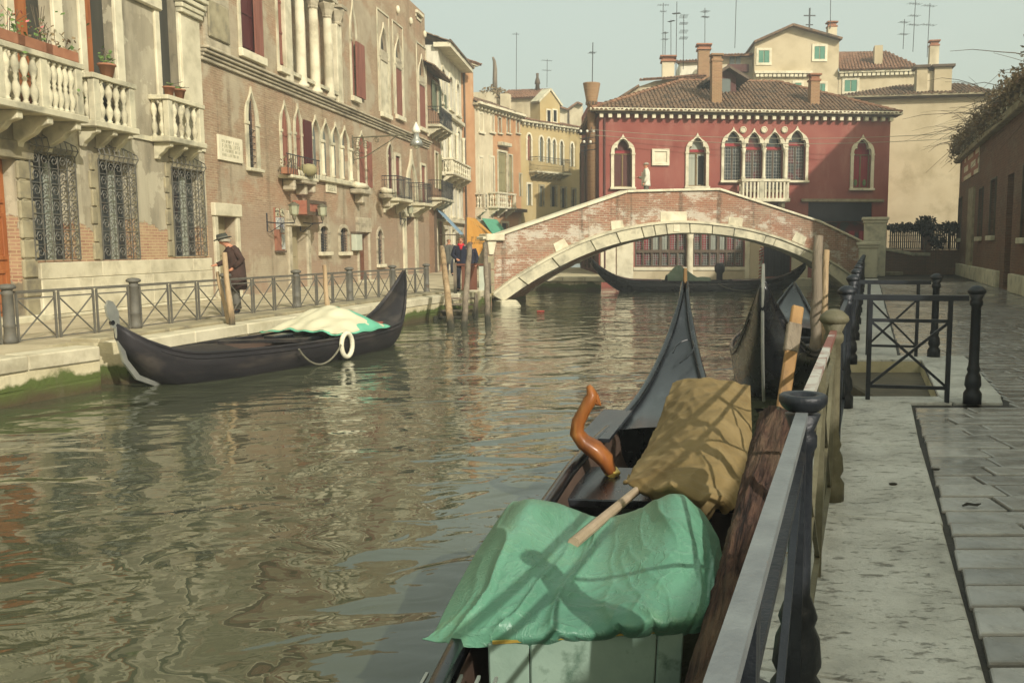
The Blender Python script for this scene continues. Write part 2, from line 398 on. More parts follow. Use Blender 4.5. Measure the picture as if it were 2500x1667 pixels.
MDEF['green_tarp'] = green_tarp
def paver(g):
    c = g.coord((1,1,1), True); n1 = g.noise(c, 2.6, 6, 0.6); n2 = g.noise(c, 16, 5, 0.65); wet = g.step(g.noise(g.n('TexCoord').outputs['Generated'], 1.3, 4, 0.6), 0.36, 0.62)
    col = g.ramp(n1, [(0.3, srgb('#76736c')), (0.52, srgb('#94918a')), (0.72, srgb('#a4a19a'))])
    oi = g.n('ObjectInfo'); hsv = g.n('HueSaturation'); g.l(col, hsv.inputs['Color']); g.l(g.math('ADD', g.math('MULTIPLY', oi.outputs['Random'], .4), .8), hsv.inputs['Value'])
    col = g.mix(g.math('MULTIPLY', g.step(n2, 0.58, 0.7), 0.35), hsv.outputs[0], srgb('#4a473f'))
    g.out(col, g.math('ADD', g.math('MULTIPLY', wet, 0.28), 0.07), g.math('ADD', n1, g.math('MULTIPLY', n2, 0.35)), 0.35, 0.02, spec=0.7)
MDEF['paver'] = paver
def bark(g):
    c = g.coord((1, 1, 0.16))
    n1 = g.noise(c, 26, 6, 0.6, 1.2); n2 = g.noise(g.coord((1,1,0.4)), 5, 5)
    col = g.mix(g.step(n2, 0.45, 0.62), g.ramp(n1, [(0.36, srgb('#1d1512')), (0.5, srgb('#453229')), (0.66, srgb('#5c4536'))]), srgb('#5f4e3c'))
    g.out(col, 0.85, n1, 1.0, 0.05)
MDEF['bark'] = bark
def brick(name, c1, c2, mortar, tones=None, plaster=None, plo=0.55, phi=0.6, pscale=0.35, white=None, wlo=0.6, drip=None, bw=0.25, rh=0.068, dirt='#6b5d48', dlo=0.45, msize=0.010, ztop=None, zlow=None, lowcol='#8a7560'):
    def fn(g):
        tc = g.n('TexCoord').outputs['Object']; x, y, z = g.sep(tc)[:3]
        cb = g.n('CombineXYZ'); g.l(g.math('ADD', x, y), cb.inputs[0]); g.l(z, cb.inputs[1])
        wob = g.noise(tc, 1.2, 3)
        wv = g.n('VectorMath', operation='MULTIPLY_ADD'); wc = g.n('CombineXYZ'); g.l(wob, wc.inputs[1]); g.l(wc.outputs[0], wv.inputs[0]); wv.inputs[1].default_value = (0, 0.05, 0); g.l(cb.outputs[0], wv.inputs[2])
        b = g.n('TexBrick'); g.l(wv.outputs[0], b.inputs['Vector'])
        b.inputs['Scale'].default_value = 1.0; b.inputs['Brick Width'].default_value = bw; b.inputs['Row Height'].default_value = rh
        b.inputs['Mortar Size'].default_value = msize; b.inputs['Mortar Smooth'].default_value = 0.3; b.inputs['Bias'].default_value = 0.0
        b.inputs['Color1'].default_value = srgb(c1); b.inputs['Color2'].default_value = srgb(c2); b.inputs['Mortar'].default_value = srgb(mortar)
        n1 = g.noise(tc, 0.55, 6, 0.6); n2 = g.noise(tc, 6, 6, 0.7); n3 = g.noise(tc, 22, 4, 0.7)
        col = b.outputs['Color']
        col = g.mix(g.math('MULTIPLY', g.step(n2, 0.35, 0.75), 0.5), col, srgb(dirt))
        col = g.mix(g.math('MULTIPLY', g.step(n1, dlo, dlo+0.2), 0.45), col, srgb(dirt))
        if tones:   # patches of differently fired and repaired brickwork, streaked along the courses
            mp = g.n('Mapping'); mp.inputs['Scale'].default_value = (0.55, 0.55, 1.0); g.l(tc, mp.inputs[0])
            col = g.mix(g.math('MULTIPLY', g.step(g.noise(mp.outputs[0], 0.8, 7, 0.68), 0.46, 0.60), 0.55), col, srgb(tones[0]))
            mp = g.n('Mapping'); mp.inputs['Scale'].default_value = (0.5, 0.5, 1.1); mp.inputs['Location'].default_value = (7, 3, 9); g.l(tc, mp.inputs[0])
            col = g.mix(g.math('MULTIPLY', g.step(g.noise(mp.outputs[0], 1.1, 7, 0.7), 0.52, 0.64), 0.55), col, srgb(tones[1]))
            mp = g.n('Mapping'); mp.inputs['Scale'].default_value = (3.0, 3.0, 13.0); g.l(tc, mp.inputs[0])
            sp = g.noise(mp.outputs[0], 1.0, 3, 0.8)
            col = g.mix(g.math('MULTIPLY', g.step(sp, 0.56, 0.66), 0.6), col, srgb(tones[2])); col = g.mix(g.math('MULTIPLY', g.step(g.math('SUBTRACT', 1.0, sp), 0.58, 0.68), 0.5), col, srgb(tones[3]))
            n3 = g.math('ADD', n3, sp)
        h = g.math('ADD', g.math('MULTIPLY', b.outputs['Fac'], -0.6), g.math('MULTIPLY', n3, 0.8))
        if zlow is not None:
            zz = g.math('ADD', z, g.math('MULTIPLY', g.math('SUBTRACT', g.noise(tc, 0.8, 5), 0.5), 1.6))
            col = g.mix(g.math('MULTIPLY', g.math('SUBTRACT', 1.0, g.step(zz, zlow-0.2, zlow+0.4)), 0.6), col, srgb(lowcol))
        if plaster:
            pm = g.step(g.math('ADD', g.noise(tc, pscale, 6, 0.6), g.math('MULTIPLY', g.math('SUBTRACT', n2, 0.5), 0.10)), plo, phi)
            pc = g.ramp(g.noise(tc, 1.4, 6, 0.65), [(0.3, srgb(plaster[0])), (0.7, srgb(plaster[1]))])
            col = g.mix(g.math('MULTIPLY', pm, 0.9), col, pc); h = g.math('ADD', h, g.math('MULTIPLY', pm, 0.6))
        if white:
            mp = g.n('Mapping'); mp.inputs['Scale'].default_value = (0.6, 0.6, 1.4); g.l(tc, mp.inputs[0])
            wm = g.step(g.math('ADD', g.noise(mp.outputs[0], 1.0, 7, 0.75), g.math('MULTIPLY', g.math('SUBTRACT', n3, 0.5), 0.25)), wlo, wlo+0.06)
            col = g.mix(g.math('MULTIPLY', wm, 0.75), col, srgb(white))
        if drip:
            # dark weathering streaks that run down from the coping
            mp = g.n('Mapping'); mp.inputs['Scale'].default_value = (2.2, 2.2, 0.12); g.l(tc, mp.inputs[0])
            dm = g.math('MULTIPLY', g.step(g.noise(mp.outputs[0], 1.0, 4, 0.6), 0.56, 0.66), g.step(n2, 0.3, 0.55))
            col = g.mix(g.math('MULTIPLY', dm, 0.55), col, srgb(drip))
        g.out(col, 0.9, h, 0.5, 0.015, spec=0.2)
    MDEF[name] = fn
brick('palace_brick', '#a38a6d', '#8a6c54', '#aea084', tones=('#9f7c62', '#aa9d82', '#b8a98c', '#6d5845'), plaster=('#8f836c', '#afa389'), plo=0.51, phi=0.56, dirt='#827259', dlo=0.42, zlow=2.5, lowcol='#93806c', drip='#6b5b46')
brick('bridge_brick', '#9a6a54', '#805544', '#a79d86', white='#bdb7a4', wlo=0.64, tones=('#99694f', '#9a8f78', '#a98a70', '#66503f'), drip='#35362a', dirt='#7d6f57', bw=0.30, rh=0.085, msize=0.012)
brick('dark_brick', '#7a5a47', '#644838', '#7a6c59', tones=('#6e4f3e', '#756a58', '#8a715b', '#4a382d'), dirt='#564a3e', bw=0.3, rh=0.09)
brick('pink_brick', '#9b6c50', '#8c5f47', '#a59376', plaster=('#a38a6c', '#b49c7c'), plo=0.55, phi=0.62)
brick('chimney_brick', '#9c7453', '#886146', '#a08d6e', dirt='#85704f', bw=0.22, rh=0.07)
brick('low_brick', '#7d5845', '#694a3b', '#837560', dirt='#5d4f42', bw=0.26, rh=0.075)
def stucco_brick(g):
    tc = g.n('TexCoord').outputs['Object']; x, y, z = g.sep(tc)[:3]
    cb = g.n('CombineXYZ'); g.l(g.math('ADD', x, y), cb.inputs[0]); g.l(z, cb.inputs[1])
    b = g.n('TexBrick'); g.l(cb.outputs[0], b.inputs['Vector'])
    b.inputs['Scale'].default_value = 1.0; b.inputs['Brick Width'].default_value = 0.25; b.inputs['Row Height'].default_value = 0.07; b.inputs['Mortar Size'].default_value = 0.011
    b.inputs['Color1'].default_value = srgb('#a37f66'); b.inputs['Color2'].default_value = srgb('#916c54'); b.inputs['Mortar'].default_value = srgb('#b09c78')
    mp = g.n('Mapping'); mp.inputs['Scale'].default_value = (1, 1, 0.3); g.l(tc, mp.inputs[0])
    n1 = g.noise(mp.outputs[0], 0.9, 7, 0.6); n2 = g.noise(tc, 2.5, 6, 0.65); n3 = g.noise(tc, 30, 4)
    pl = g.ramp(n1, [(0.34, srgb('#67614f')), (0.44, srgb('#8d8570')), (0.54, srgb('#a59c84')), (0.64, srgb('#b8af95'))])
    pl = g.mix(g.math('MULTIPLY', g.step(n2, 0.55, 0.75), 0.4), pl, srgb('#8d8468'))
    pa = g.noise(tc, 0.55, 8, 0.62)                              # patches of newer and older plaster with crisp edges
    pl = g.mix(g.math('MULTIPLY', g.step(pa, 0.545, 0.555), 0.45), pl, srgb('#c3bba0')); pl = g.mix(g.math('MULTIPLY', g.math('SUBTRACT', 1.0, g.step(pa, 0.435, 0.445)), 0.5), pl, srgb('#857c66'))
    mp3 = g.n('Mapping'); mp3.inputs['Scale'].default_value = (4, 4, 0.22); g.l(tc, mp3.inputs[0])
    pl = g.mix(g.math('MULTIPLY', g.step(g.noise(mp3.outputs[0], 1.0, 4, 0.6), 0.57, 0.68), 0.45), pl, srgb('#6b634f'))
    # plaster has come away from the bricks in a band above the plinth
    zz = g.math('ADD', z, g.math('MULTIPLY', g.math('SUBTRACT', g.noise(tc, 0.9, 5, 0.6), 0.5), 1.5))
    band = g.math('MULTIPLY', g.step(zz, 0.9, 0.95), g.math('SUBTRACT', 1.0, g.step(zz, 1.95, 2.0)))
    edge = g.math('SUBTRACT', g.step(zz, 1.85, 1.95), g.step(zz, 1.95, 2.0))
    col = g.mix(band, pl, g.mix(g.math('MULTIPLY', g.step(n2, 0.4, 0.7), 0.5), b.outputs['Color'], srgb('#b7a27c')))
    h = g.math('ADD', g.math('MULTIPLY', n3, 0.5), g.math('MULTIPLY', band, -1.2))
    g.out(col, 0.9, h, 0.5, 0.02, spec=0.2)
MDEF['stucco_brick'] = stucco_brick
def kerb(g):
    c = g.coord((1,1,1), True); n1 = g.noise(c, 2.2, 7, 0.65); n2 = g.noise(c, 28, 6, 0.75); n3 = g.noise(g.coord((1.0,2.4,1), True), 9, 7, 0.75)
    col = g.ramp(n1, [(0.3, srgb('#9d9b92')), (0.5, srgb('#bfbdb3')), (0.7, srgb('#d0cec5'))])
    pit = g.step(n3, 0.57, 0.66)
    col = g.mix(g.math('MULTIPLY', pit, 0.55), col, srgb('#605c50')); col = g.mix(g.math('MULTIPLY', g.step(n2, 0.55, 0.70), 0.45), col, srgb('#76736a'))
    g.out(col, g.math('ADD', g.math('MULTIPLY', n1, 0.5), 0.25), g.math('SUBTRACT', g.math('ADD', n1, g.math('MULTIPLY', n2, 0.5)), g.math('MULTIPLY', pit, 0.9)), 0.7, 0.03)
MDEF['kerb_stone'] = kerb
def quay_wall(g):
    tc = g.n('TexCoord').outputs['Object']; x, y, z = g.sep(tc)[:3]
    n1 = g.noise(tc, 1.3, 6, 0.65); n2 = g.noise(tc, 7, 5, 0.65)
    st = g.ramp(n1, [(0.3, srgb('#8a8164')), (0.5, srgb('#b3a987')), (0.7, srgb('#c6bc9b'))])
    zz = g.math('ADD', z, g.math('MULTIPLY', g.math('SUBTRACT', n1, 0.5), 0.55))
    col = g.mix(g.step(zz, -0.34, -0.28), srgb('#4f5a2c'), st)
    col = g.mix(g.step(zz, -0.60, -0.42), srgb('#4a412c'), col)
    mp = g.n('Mapping'); mp.inputs['Scale'].default_value = (3, 3, 0.25); g.l(tc, mp.inputs[0])
    col = g.mix(g.math('MULTIPLY', g.step(g.noise(mp.outputs[0], 1.2, 4), 0.56, 0.66), 0.5), col, srgb('#5b5343'))
    g.out(col, 0.75, g.math('ADD', n1, n2), 0.6, 0.03)
MDEF['quay_wall'] = quay_wall
def water(g):
    tc = g.n('TexCoord').outputs['Object']
    mp = g.n('Mapping'); mp.inputs['Rotation'].default_value = (0, 0, R(-14)); g.l(tc, mp.inputs[0])
    mp2 = g.n('Mapping'); mp2.inputs['Scale'].default_value = (0.85, 1.35, 1.0); g.l(mp.outputs[0], mp2.inputs[0])
    a = g.noise(mp2.outputs[0], 0.75, 1, 0.4, 0.9); b = g.noise(mp2.outputs[0], 2.2, 1.5, 0.45, 1.3); c = g.noise(mp2.outputs[0], 6.5, 1, 0.5, 0.8)
    calm = g.ramp(g.noise(tc, 0.16, 3, 0.5), [(0.38, 0.35), (0.62, 1.0)])            # calm and broken patches
    h = g.math('ADD', g.math('MULTIPLY', a, 1.0), g.math('MULTIPLY', calm, g.math('ADD', g.math('MULTIPLY', b, 0.34), g.math('MULTIPLY', c, 0.035))))
    col = g.ramp(g.noise(tc, 0.25, 4), [(0.35, srgb('#3c402f')), (0.65, srgb('#484b38'))])
    g.out(col, 0.012, h, 0.85, 0.075, spec=1.0, ior=1.45)
MDEF['water'] = water
def glass(name, c, rough=0.08):
    MDEF[name] = lambda g: g.out(srgb(c), rough, None, spec=0.6)
glass('pane_dark', '#23282b'); glass('pane_grey', '#5d6662'); glass('pane_teal', '#5f7a74', 0.2)
def leaded(name, c1, c2):
    def fn(g):
        c = g.coord((1,1,1)); n = g.noise(c, 2.2, 2)
        g.out(g.ramp(n, [(0.45, srgb(c1)), (0.55, srgb(c2))]), 0.15, None, spec=0.6)
    MDEF[name] = fn
leaded('lead_red', '#5a2a2c', '#383c3c'); leaded('lead_dark', '#2d3335', '#3f4442'); leaded('lead_mix', '#5b5a52', '#7a2630')

def haze_air(g):
    v = g.n('VolumePrincipled'); v.inputs['Color'].default_value = (0.86, 0.90, 0.88, 1); v.inputs['Density'].default_value = 0.0028; v.inputs['Anisotropy'].default_value = 0.2
    o = g.n('OutputMaterial'); g.l(v.outputs[0], o.inputs['Volume'])
MDEF['haze_air'] = haze_air

def tidewood(name, cols):
    def fn(g):
        c = g.coord((1,1,0.12), True); n1 = g.noise(c, 5, 6); n2 = g.noise(c, 16, 5, 0.65); z = g.sep(g.n('TexCoord').outputs['Object'])[2]
        col = g.ramp(n1, [(0.3, srgb(cols[0])), (0.5, srgb(cols[1])), (0.7, srgb(cols[2]))])
        col = g.mix(g.math('MULTIPLY', g.step(n2, 0.56, 0.68), 0.6), col, srgb('#3a3026'))
        tide = g.step(g.math('ADD', z, g.math('MULTIPLY', n1, 0.35)), 0.30, 0.62)      # dark weed-stained foot up to the tide mark
        col = g.mix(tide, srgb('#36352a'), col)
        g.out(col, 0.85, n2, 0.8, 0.03)
    MDEF[name] = fn
tidewood('pole_wood', ('#7a6448', '#9b8463', '#ac9675')); tidewood('pole_grey', ('#5a5145', '#776b5a', '#857a68'))
# ------------------------------------------------------------------ facade parts
def arch(kind, a, b, zs, za, n=10):
    m = (a + b) / 2; w_ = m - a; h = za - zs; L = []
    for i in range(n + 1):
        t = i / n
        if kind == 'round': u, v = 1 - math.cos(t*math.pi/2), math.sin(t*math.pi/2)
        elif kind == 'point':
            th = t * R(64); u, v = (1 - math.cos(th)) / (1 - math.cos(R(64))), math.sin(th) / math.sin(R(64))
        elif kind == 'ogee':
            def bz(p, k): return tuple(p[0][j]*(1-k)**3 + 3*p[1][j]*k*(1-k)**2 + 3*p[2][j]*k*k*(1-k) + p[3][j]*k**3 for j in (0, 1))
            if t <= 0.6: u, v = bz([(0,0), (0,0.34), (0.16,0.48), (0.46,0.60)], t / 0.6)
            else: u, v = bz([(0.46,0.60), (0.78,0.72), (0.90,0.84), (1,1)], (t - 0.6) / 0.4)
        else:
            tb = [(0,0),(0,.14),(.05,.27),(.15,.36),(.28,.38),(.38,.34),(.34,.46),(.40,.64),(.55,.80),(.76,.93),(1,1)]
            u, v = tb[i]
        L.append((a + w_*u, zs + h*v))
    return L + [(2*m - x, z) for x, z in reversed(L[:-1])]
def path(a, b, z0, z1, zs=None, kind=None):
    if not kind: return [(a, z0), (a, z1), (b, z1), (b, z0)]
    return [(a, z0)] + arch(kind, a, b, zs, z1) + [(b, z0)]
def wall(T, holes, s0, s1, z0, z1, mat, depth=0.28, name='wall', body=5.0, top=True):
    mb = MB(); xs = {s0, s1}; zs_ = {z0, z1}
    for h in holes:
        xs |= {min(max(h['a'], s0), s1), min(max(h['b'], s0), s1)}; zs_ |= {min(max(h['z0'], z0), z1), min(max(h['z1'], z0), z1)}
    xs, zs_ = sorted(xs), sorted(zs_)
    for i in range(len(xs) - 1):
        for j in range(len(zs_) - 1):
            if xs[i+1]-xs[i] < 1e-6 or zs_[j+1]-zs_[j] < 1e-6: continue
            cx, cz = (xs[i] + xs[i+1]) / 2, (zs_[j] + zs_[j+1]) / 2
            if any(h['a'] < cx < h['b'] and h['z0'] < cz < h['z1'] for h in holes): continue
            mb.add([(xs[i],0,zs_[j]), (xs[i+1],0,zs_[j]), (xs[i+1],0,zs_[j+1]), (xs[i],0,zs_[j+1])], [(0,1,2,3)])
    for h in holes:
        D = h.get('d', depth); p = path(h['a'], h['b'], h['z0'], h['z1'], h.get('zs'), h.get('k'))
        n = len(p); vs_ = [(x,0,z) for x,z in p] + [(x,D,z) for x,z in p]
        mb.add(vs_, [(i, i+1, n+i+1, n+i) for i in range(n-1)] + [(n-1, 0, n, 2*n-1)])
        if h.get('k'):
            a, b, zt = h['a'], h['b'], h['z1']; m = len(p) // 2
            L = p[1:m+1]; mb.add([(a,0,zt)] + [(x,0,z) for x,z in L], [(0, i+1, i+2) for i in range(len(L)-1)])
            L = p[m:-1]; mb.add([(b,0,zt)] + [(x,0,z) for x,z in L], [(0, i+1, i+2) for i in range(len(L)-1)])
    if body:
        B = body
        mb.add([(s0,0,z0),(s0,B,z0),(s0,B,z1),(s0,0,z1)], [(0,3,2,1)]); mb.add([(s1,0,z0),(s1,B,z0),(s1,B,z1),(s1,0,z1)], [(0,1,2,3)])
        mb.add([(s0,B,z0),(s1,B,z0),(s1,B,z1),(s0,B,z1)], [(0,3,2,1)])
        if top: mb.add([(s0,0,z1),(s1,0,z1),(s1,B,z1),(s0,B,z1)], [(0,1,2,3)])
        # inner back, so that no light shines through an opening
        D = depth + 0.06
        mb.add([(s0+.01,D,z0),(s1-.01,D,z0),(s1-.01,D,z1),(s0+.01,D,z1)], [(0,1,2,3)])
    return mb.build(name, mat, T)
def win(T, holes, r, k=None, spring=0.62, fw=0.10, proud=0.05, fmat='istrian', fill='shutter', cmat='red_shutter', sill=0.0, smat=None,
        depth=0.2, ok=None, rise=1.7, name='window', rows=0, cols=2, pmat='pane_dark', leaf=None, leafmat=None, bars=None, d=None, lintel=0):
    a, b, z0, z1 = r; zs = z0 + (z1 - z0) * spring if k else None
    if fill == 'shutter' and depth == 0.2: depth = 0.085
    if fill in ('pane', 'panel') and depth == 0.2: depth = 0.14
    D = d or depth + 0.08
    holes.append(dict(a=a, b=b, z0=z0, z1=z1, zs=zs, k=k, d=D))
    pi = path(a, b, z0, z1, zs, k); fr = None
    if fw:
        po = path(a-fw, b+fw, z0, z1+fw*(rise if k else 1), zs, ok or k)
        mb = MB().ring(pi, po, -proud, 0.02)
        if k:
            for sx in (a-fw/2, b+fw/2): mb.box(sx-fw*0.62, sx+fw*0.62, -proud-0.03, 0.0, zs-0.07, zs+0.02)
        fr = mb.build(name, fmat, T)
    def part(mb, nm, mt, **kw): return mb.build(nm, mt, fr if fr is not None else T, **kw)
    mid = (a + b) / 2
    if fill == 'shutter':
        zt = z1 if not k else zs + (z1 - zs) * 0.55
        for (x0, x1) in ((a+.015, mid-.008), (mid+.008, b-.015)):
            mb = MB(); pp = [(x0, z0+.01), (x1, z0+.01)]
            if k:
                ar = [q for q in arch(k, a+.015, b-.015, zs, z1-.02) if x0-1e-4 <= q[0] <= x1+1e-4]
                pp += list(reversed(ar))
            else: pp += [(x1, z1-.01), (x0, z1-.01)]
            mb.prism(pp, depth-.05, depth)
            nb = max(2, int((zs or z1) - z0) + 1)
            for i in range(nb):
                zb = lerp(z0+.15, (zs or z1)-.12, i/max(1, nb-1)); mb.box(x0+.02, x1-.02, depth-.075, depth-.05, zb-.04, zb+.04)
            part(mb, 'shutter', cmat)
    elif fill in ('panel', 'pane', 'glass', 'lead'):
        part(MB().prism(pi, depth, depth+.03), 'pane' if fill != 'panel' else 'panel', pmat if fill != 'panel' else cmat)
        if fill in ('glass', 'lead'):
            ft = 0.05; mb = MB(); zt = zs if k else z1
            mb.box(a, a+ft, depth-.05, depth-.002, z0, zt); mb.box(b-ft, b, depth-.05, depth-.002, z0, zt); mb.box(a+ft, b-ft, depth-.05, depth-.002, z0, z0+ft*1.4)
            mb.box(a+ft, b-ft, depth-.05, depth-.002, zt-ft, zt); mb.box(mid-.035, mid+.035, depth-.055, depth-.003, z0+ft, zt-ft)
            if rows:
                for i in range(1, rows): zz = lerp(z0, zt, i/rows); mb.box(a+ft, b-ft, depth-.03, depth-.004, zz-.012, zz+.012)
            part(mb, 'casement', cmat)
        if fill == 'lead':
            mb = MB()
            nx = max(3, int((b-a)/0.13)); nz = max(4, int(((zs or z1)-z0)/0.16))
            for i in range(1, nx): x = lerp(a, b, i/nx); mb.box(x-.006, x+.006, depth-.02, depth-.006, z0, zs or z1)
            for i in range(1, nz): zz = lerp(z0, zs or z1, i/nz); mb.box(a, b, depth-.022, depth-.008, zz-.006, zz+.006)
            part(mb, 'leading', 'steel')
    if leaf:
        for x in leaf: # an open leaf folded back against the wall: (s0, s1, z0, z1)
            part(MB().box(x[0], x[1], -0.11, -0.06, x[2], x[3]), 'open_shutter', leafmat or cmat)
    if bars:
        mb = MB(); nx, nz = bars
        for i in range(1, nx): x = lerp(a, b, i/nx); mb.tube([(x, 0.04, z0), (x, 0.04, z1 if not k else zs + (z1-zs)*0.75)], 0.013, 5)
        for i in range(1, nz): zz = lerp(z0, zs or z1, i/nz); mb.tube([(a, 0.035, zz), (b, 0.035, zz)], 0.013, 5)
        part(mb, 'bars', 'black_iron')
    if sill: part(MB().box(a-fw-.05, b+fw+.05, -proud-.10, 0.0, z0-sill, z0-.002), 'sill', smat or fmat, bevel=0.015)
    return fr
_bal = None
def baluster_mesh(h, mat):
    pr = [(.055,0),(.055,.05),(.035,.07),(.04,.1),(.075,.24),(.07,.32),(.03,.45),(.045,.5),(.03,.55),(.07,.68),(.075,.76),(.04,.9),(.035,.93),(.055,.95),(.055,1)]
    return MB().lathe([(r*1.05, z*h) for r, z in pr], n=8).mesh('baluster', mat, True)
def balcony(T, s0, s1, z0, dep, h, n, mat='istrian', name='balcony', side=True, ped=(0,1), iron=False, slabmat=None, brackets=2, bh=0.45):
    t = 0.14
    slab = MB().box(s0-.06, s1+.06, -dep-.06, 0.0, z0-t, z0).build(name, slabmat or mat, T, bevel=0.02)
    if iron:
        mb = MB()
        cs = [(s0, 0), (s0, -dep), (s1, -dep), (s1, 0)]
        for (p, q) in zip(cs, cs[1:]):
            L = math.hypot(q[0]-p[0], q[1]-p[1]); k = max(2, int(L/0.11))
            for zz, r in ((z0+h, .02), (z0+h*0.82, .012), (z0+.1, .012)): mb.tube([(*p, zz), (*q, zz)], r, 5)
            for i in range(k+1): x, y = lerp(p[0], q[0], i/k), lerp(p[1], q[1], i/k); mb.tube([(x, y, z0), (x, y, z0+h)], 0.009, 4)
        mb.build('iron_railing', 'black_iron', slab)
    else:
        top = MB().box(s0-.05, s1+.05, -dep-.05, -dep+.13, z0+h-.11, z0+h)
        if side:
            for sx in (s0, s1-.18): top.box(sx-.05+(.0 if sx == s0 else .0), sx+.23-.05, -dep+.13, 0.0, z0+h-.112, z0+h-.002)
        top.build('hand_rail', mat, slab, bevel=0.012)
        bm_ = baluster_mesh(h-.11, mat)
        k = len(ped)
        for u in ped:
            x = lerp(s0+.1, s1-.1, u)
            MB().box(x-.1, x+.1, -dep-.02, -dep+.12, z0, z0+h-.11).build('pedestal', mat, slab, bevel=0.01)
        for (u, v), nn in zip(zip(ped, ped[1:]), n if isinstance(n, (list, tuple)) else [n]*(k-1)):
            xa, xb = lerp(s0+.1, s1-.1, u)+.1, lerp(s0+.1, s1-.1, v)-.1
            for i in range(nn): link('baluster', bm_, slab, loc=(lerp(xa, xb, (i+.5)/nn), -dep+.05, z0))
        if side and dep > 0.3:
            for sx in (s0+.08, s1-.08):
                for i in range(max(1, int(dep/0.22))): link('baluster', bm_, slab, loc=(sx, -dep+.2+i*.2, z0))
    for i in range(brackets):
        x = lerp(s0+.15, s1-.15, i/max(1, brackets-1)) if brackets > 1 else (s0+s1)/2
        pr = [(-dep+.02, z0-t), (0.0, z0-t), (0.0, z0-t-bh), (-.08, z0-t-bh), (-.12, z0-t-bh*.8), (-dep*.55, z0-t-bh*.55), (-dep*.7, z0-t-bh*.35), (-dep+.02, z0-t-bh*.25)]
        mb = MB(); m_ = len(pr)
        mb.add([(x-.08, y, z) for y, z in pr] + [(x+.08, y, z) for y, z in pr], [tuple(range(m_)), tuple(range(2*m_-1, m_-1, -1))] + [(i, i+m_, (i+1) % m_+m_, (i+1) % m_) for i in range(m_)])
        mb.build('bracket', mat, slab, bevel=0.015)
    return slab
def tiles(T, e0, e1, r1, r0, mat='roof_tile', name='roof', sp=0.21, seg=0.42, rad=0.085, parent_kind=True, under=None, jit=0.02):
    """roof slope e0-e1 eaves, r0 above e0, r1 above e1 (local points); covered with rows of half-round tiles"""
    e0, e1, r0, r1 = map(Vector, (e0, e1, r0, r1))
    ex = (e1 - e0); L = ex.length; ex /= L
    nrm = ex.cross(r0 - e0 if (r0-e0).length > (r1-e1).length else r1 - e1).normalized()
    if nrm.z < 0: nrm = -nrm
    gy = nrm.cross(ex)
    pl = [((p - e0).dot(ex), (p - e0).dot(gy)) for p in (e0, e1, r1, r0)]
    base = MB().add([e0, e1, r1, r0], [(0,1,2,3)])
    b = [q - nrm*0.10 for q in (e0, e1, r1, r0)]
    base.add(b, [(3,2,1,0)]); base.add([e0, e1, b[1], b[0]], [(0,3,2,1)])
    o = base.build(name, mat, T, fix=True)
    mb = MB(); n = int(L / sp); rnd = random.Random(int(L*1000)+n)
    def gmax(x):
        best = 0
        for (p, q) in ((pl[1], pl[2]), (pl[2], pl[3]), (pl[3], pl[0])):
            if abs(p[0]-q[0]) > 1e-6 and min(p[0], q[0])-1e-6 <= x <= max(p[0], q[0])+1e-6:
                best = max(best, lerp(p[1], q[1], (x-p[0])/(q[0]-p[0])))
        return best
    for i in range(n):
        x = (i + 0.5) * L / n; G = gmax(x); g = -0.06 + rnd.uniform(-.04, .02)
        while g < G - 0.1:
            g2 = min(g + seg, G); jx = rnd.uniform(-jit, jit); lift = rnd.uniform(0, .02)
            vs_ = []
            for gg, rr in ((g, rad), (g2 + .03, rad*0.86)):
                for a in (0, 50, 90, 130, 180):
                    vs_.append(e0 + ex*(x + jx + math.cos(R(a))*rr) + gy*gg + nrm*(math.sin(R(a))*rr*0.8 + lift*(1 if gg == g else .3)))
            mb.add(vs_, [(k, k+1, k+6, k+5) for k in range(4)] + [(4,3,2,1,0)])
            g = g2
    t = mb.build('tile_rows', mat, o, kind='stuff')
    return o
def chimney(T, x, y, z0, h, wd=0.5, mat='chimney_brick', cap='terracotta', flare=1.3, name='chimney'):
    mb = MB().box(x-wd/2, x+wd/2, y-wd/2, y+wd/2, z0, z0+h)
    o = mb.build(name, mat, T)
    k = wd/2*flare
    MB().box(x-k, x+k, y-k, y+k, z0+h, z0+h+.1).box(x-k*.75, x+k*.75, y-k*.75, y+k*.75, z0+h+.1, z0+h+.3).box(x-k*1.1, x+k*1.1, y-k*1.1, y+k*1.1, z0+h+.3, z0+h+.38).build('chimney_cap', cap, o)
    return o
def antenna(p, h, label, bars=((0.9, 0.8), (0.7, 0.5)), group='television aerials on the roofs', rz=0.3):
    t = thing('antenna', label, 'antenna', p, rz, group)
    MB().tube([(0,0,0), (.02*h*math.sin(rz*7),0,h)], 0.026, 5).build('mast', 'antenna', t)
    for u, L in bars:
        mb = MB().tube([(-L/2,0,h*u), (L/2,0,h*u)], 0.016, 4)
        for i in range(5): xx = lerp(-L/2, L/2, i/4); mb.tube([(xx,-.28,h*u), (xx,.28,h*u)], 0.010, 4)
        mb.build('aerial', 'antenna', t)
    return t
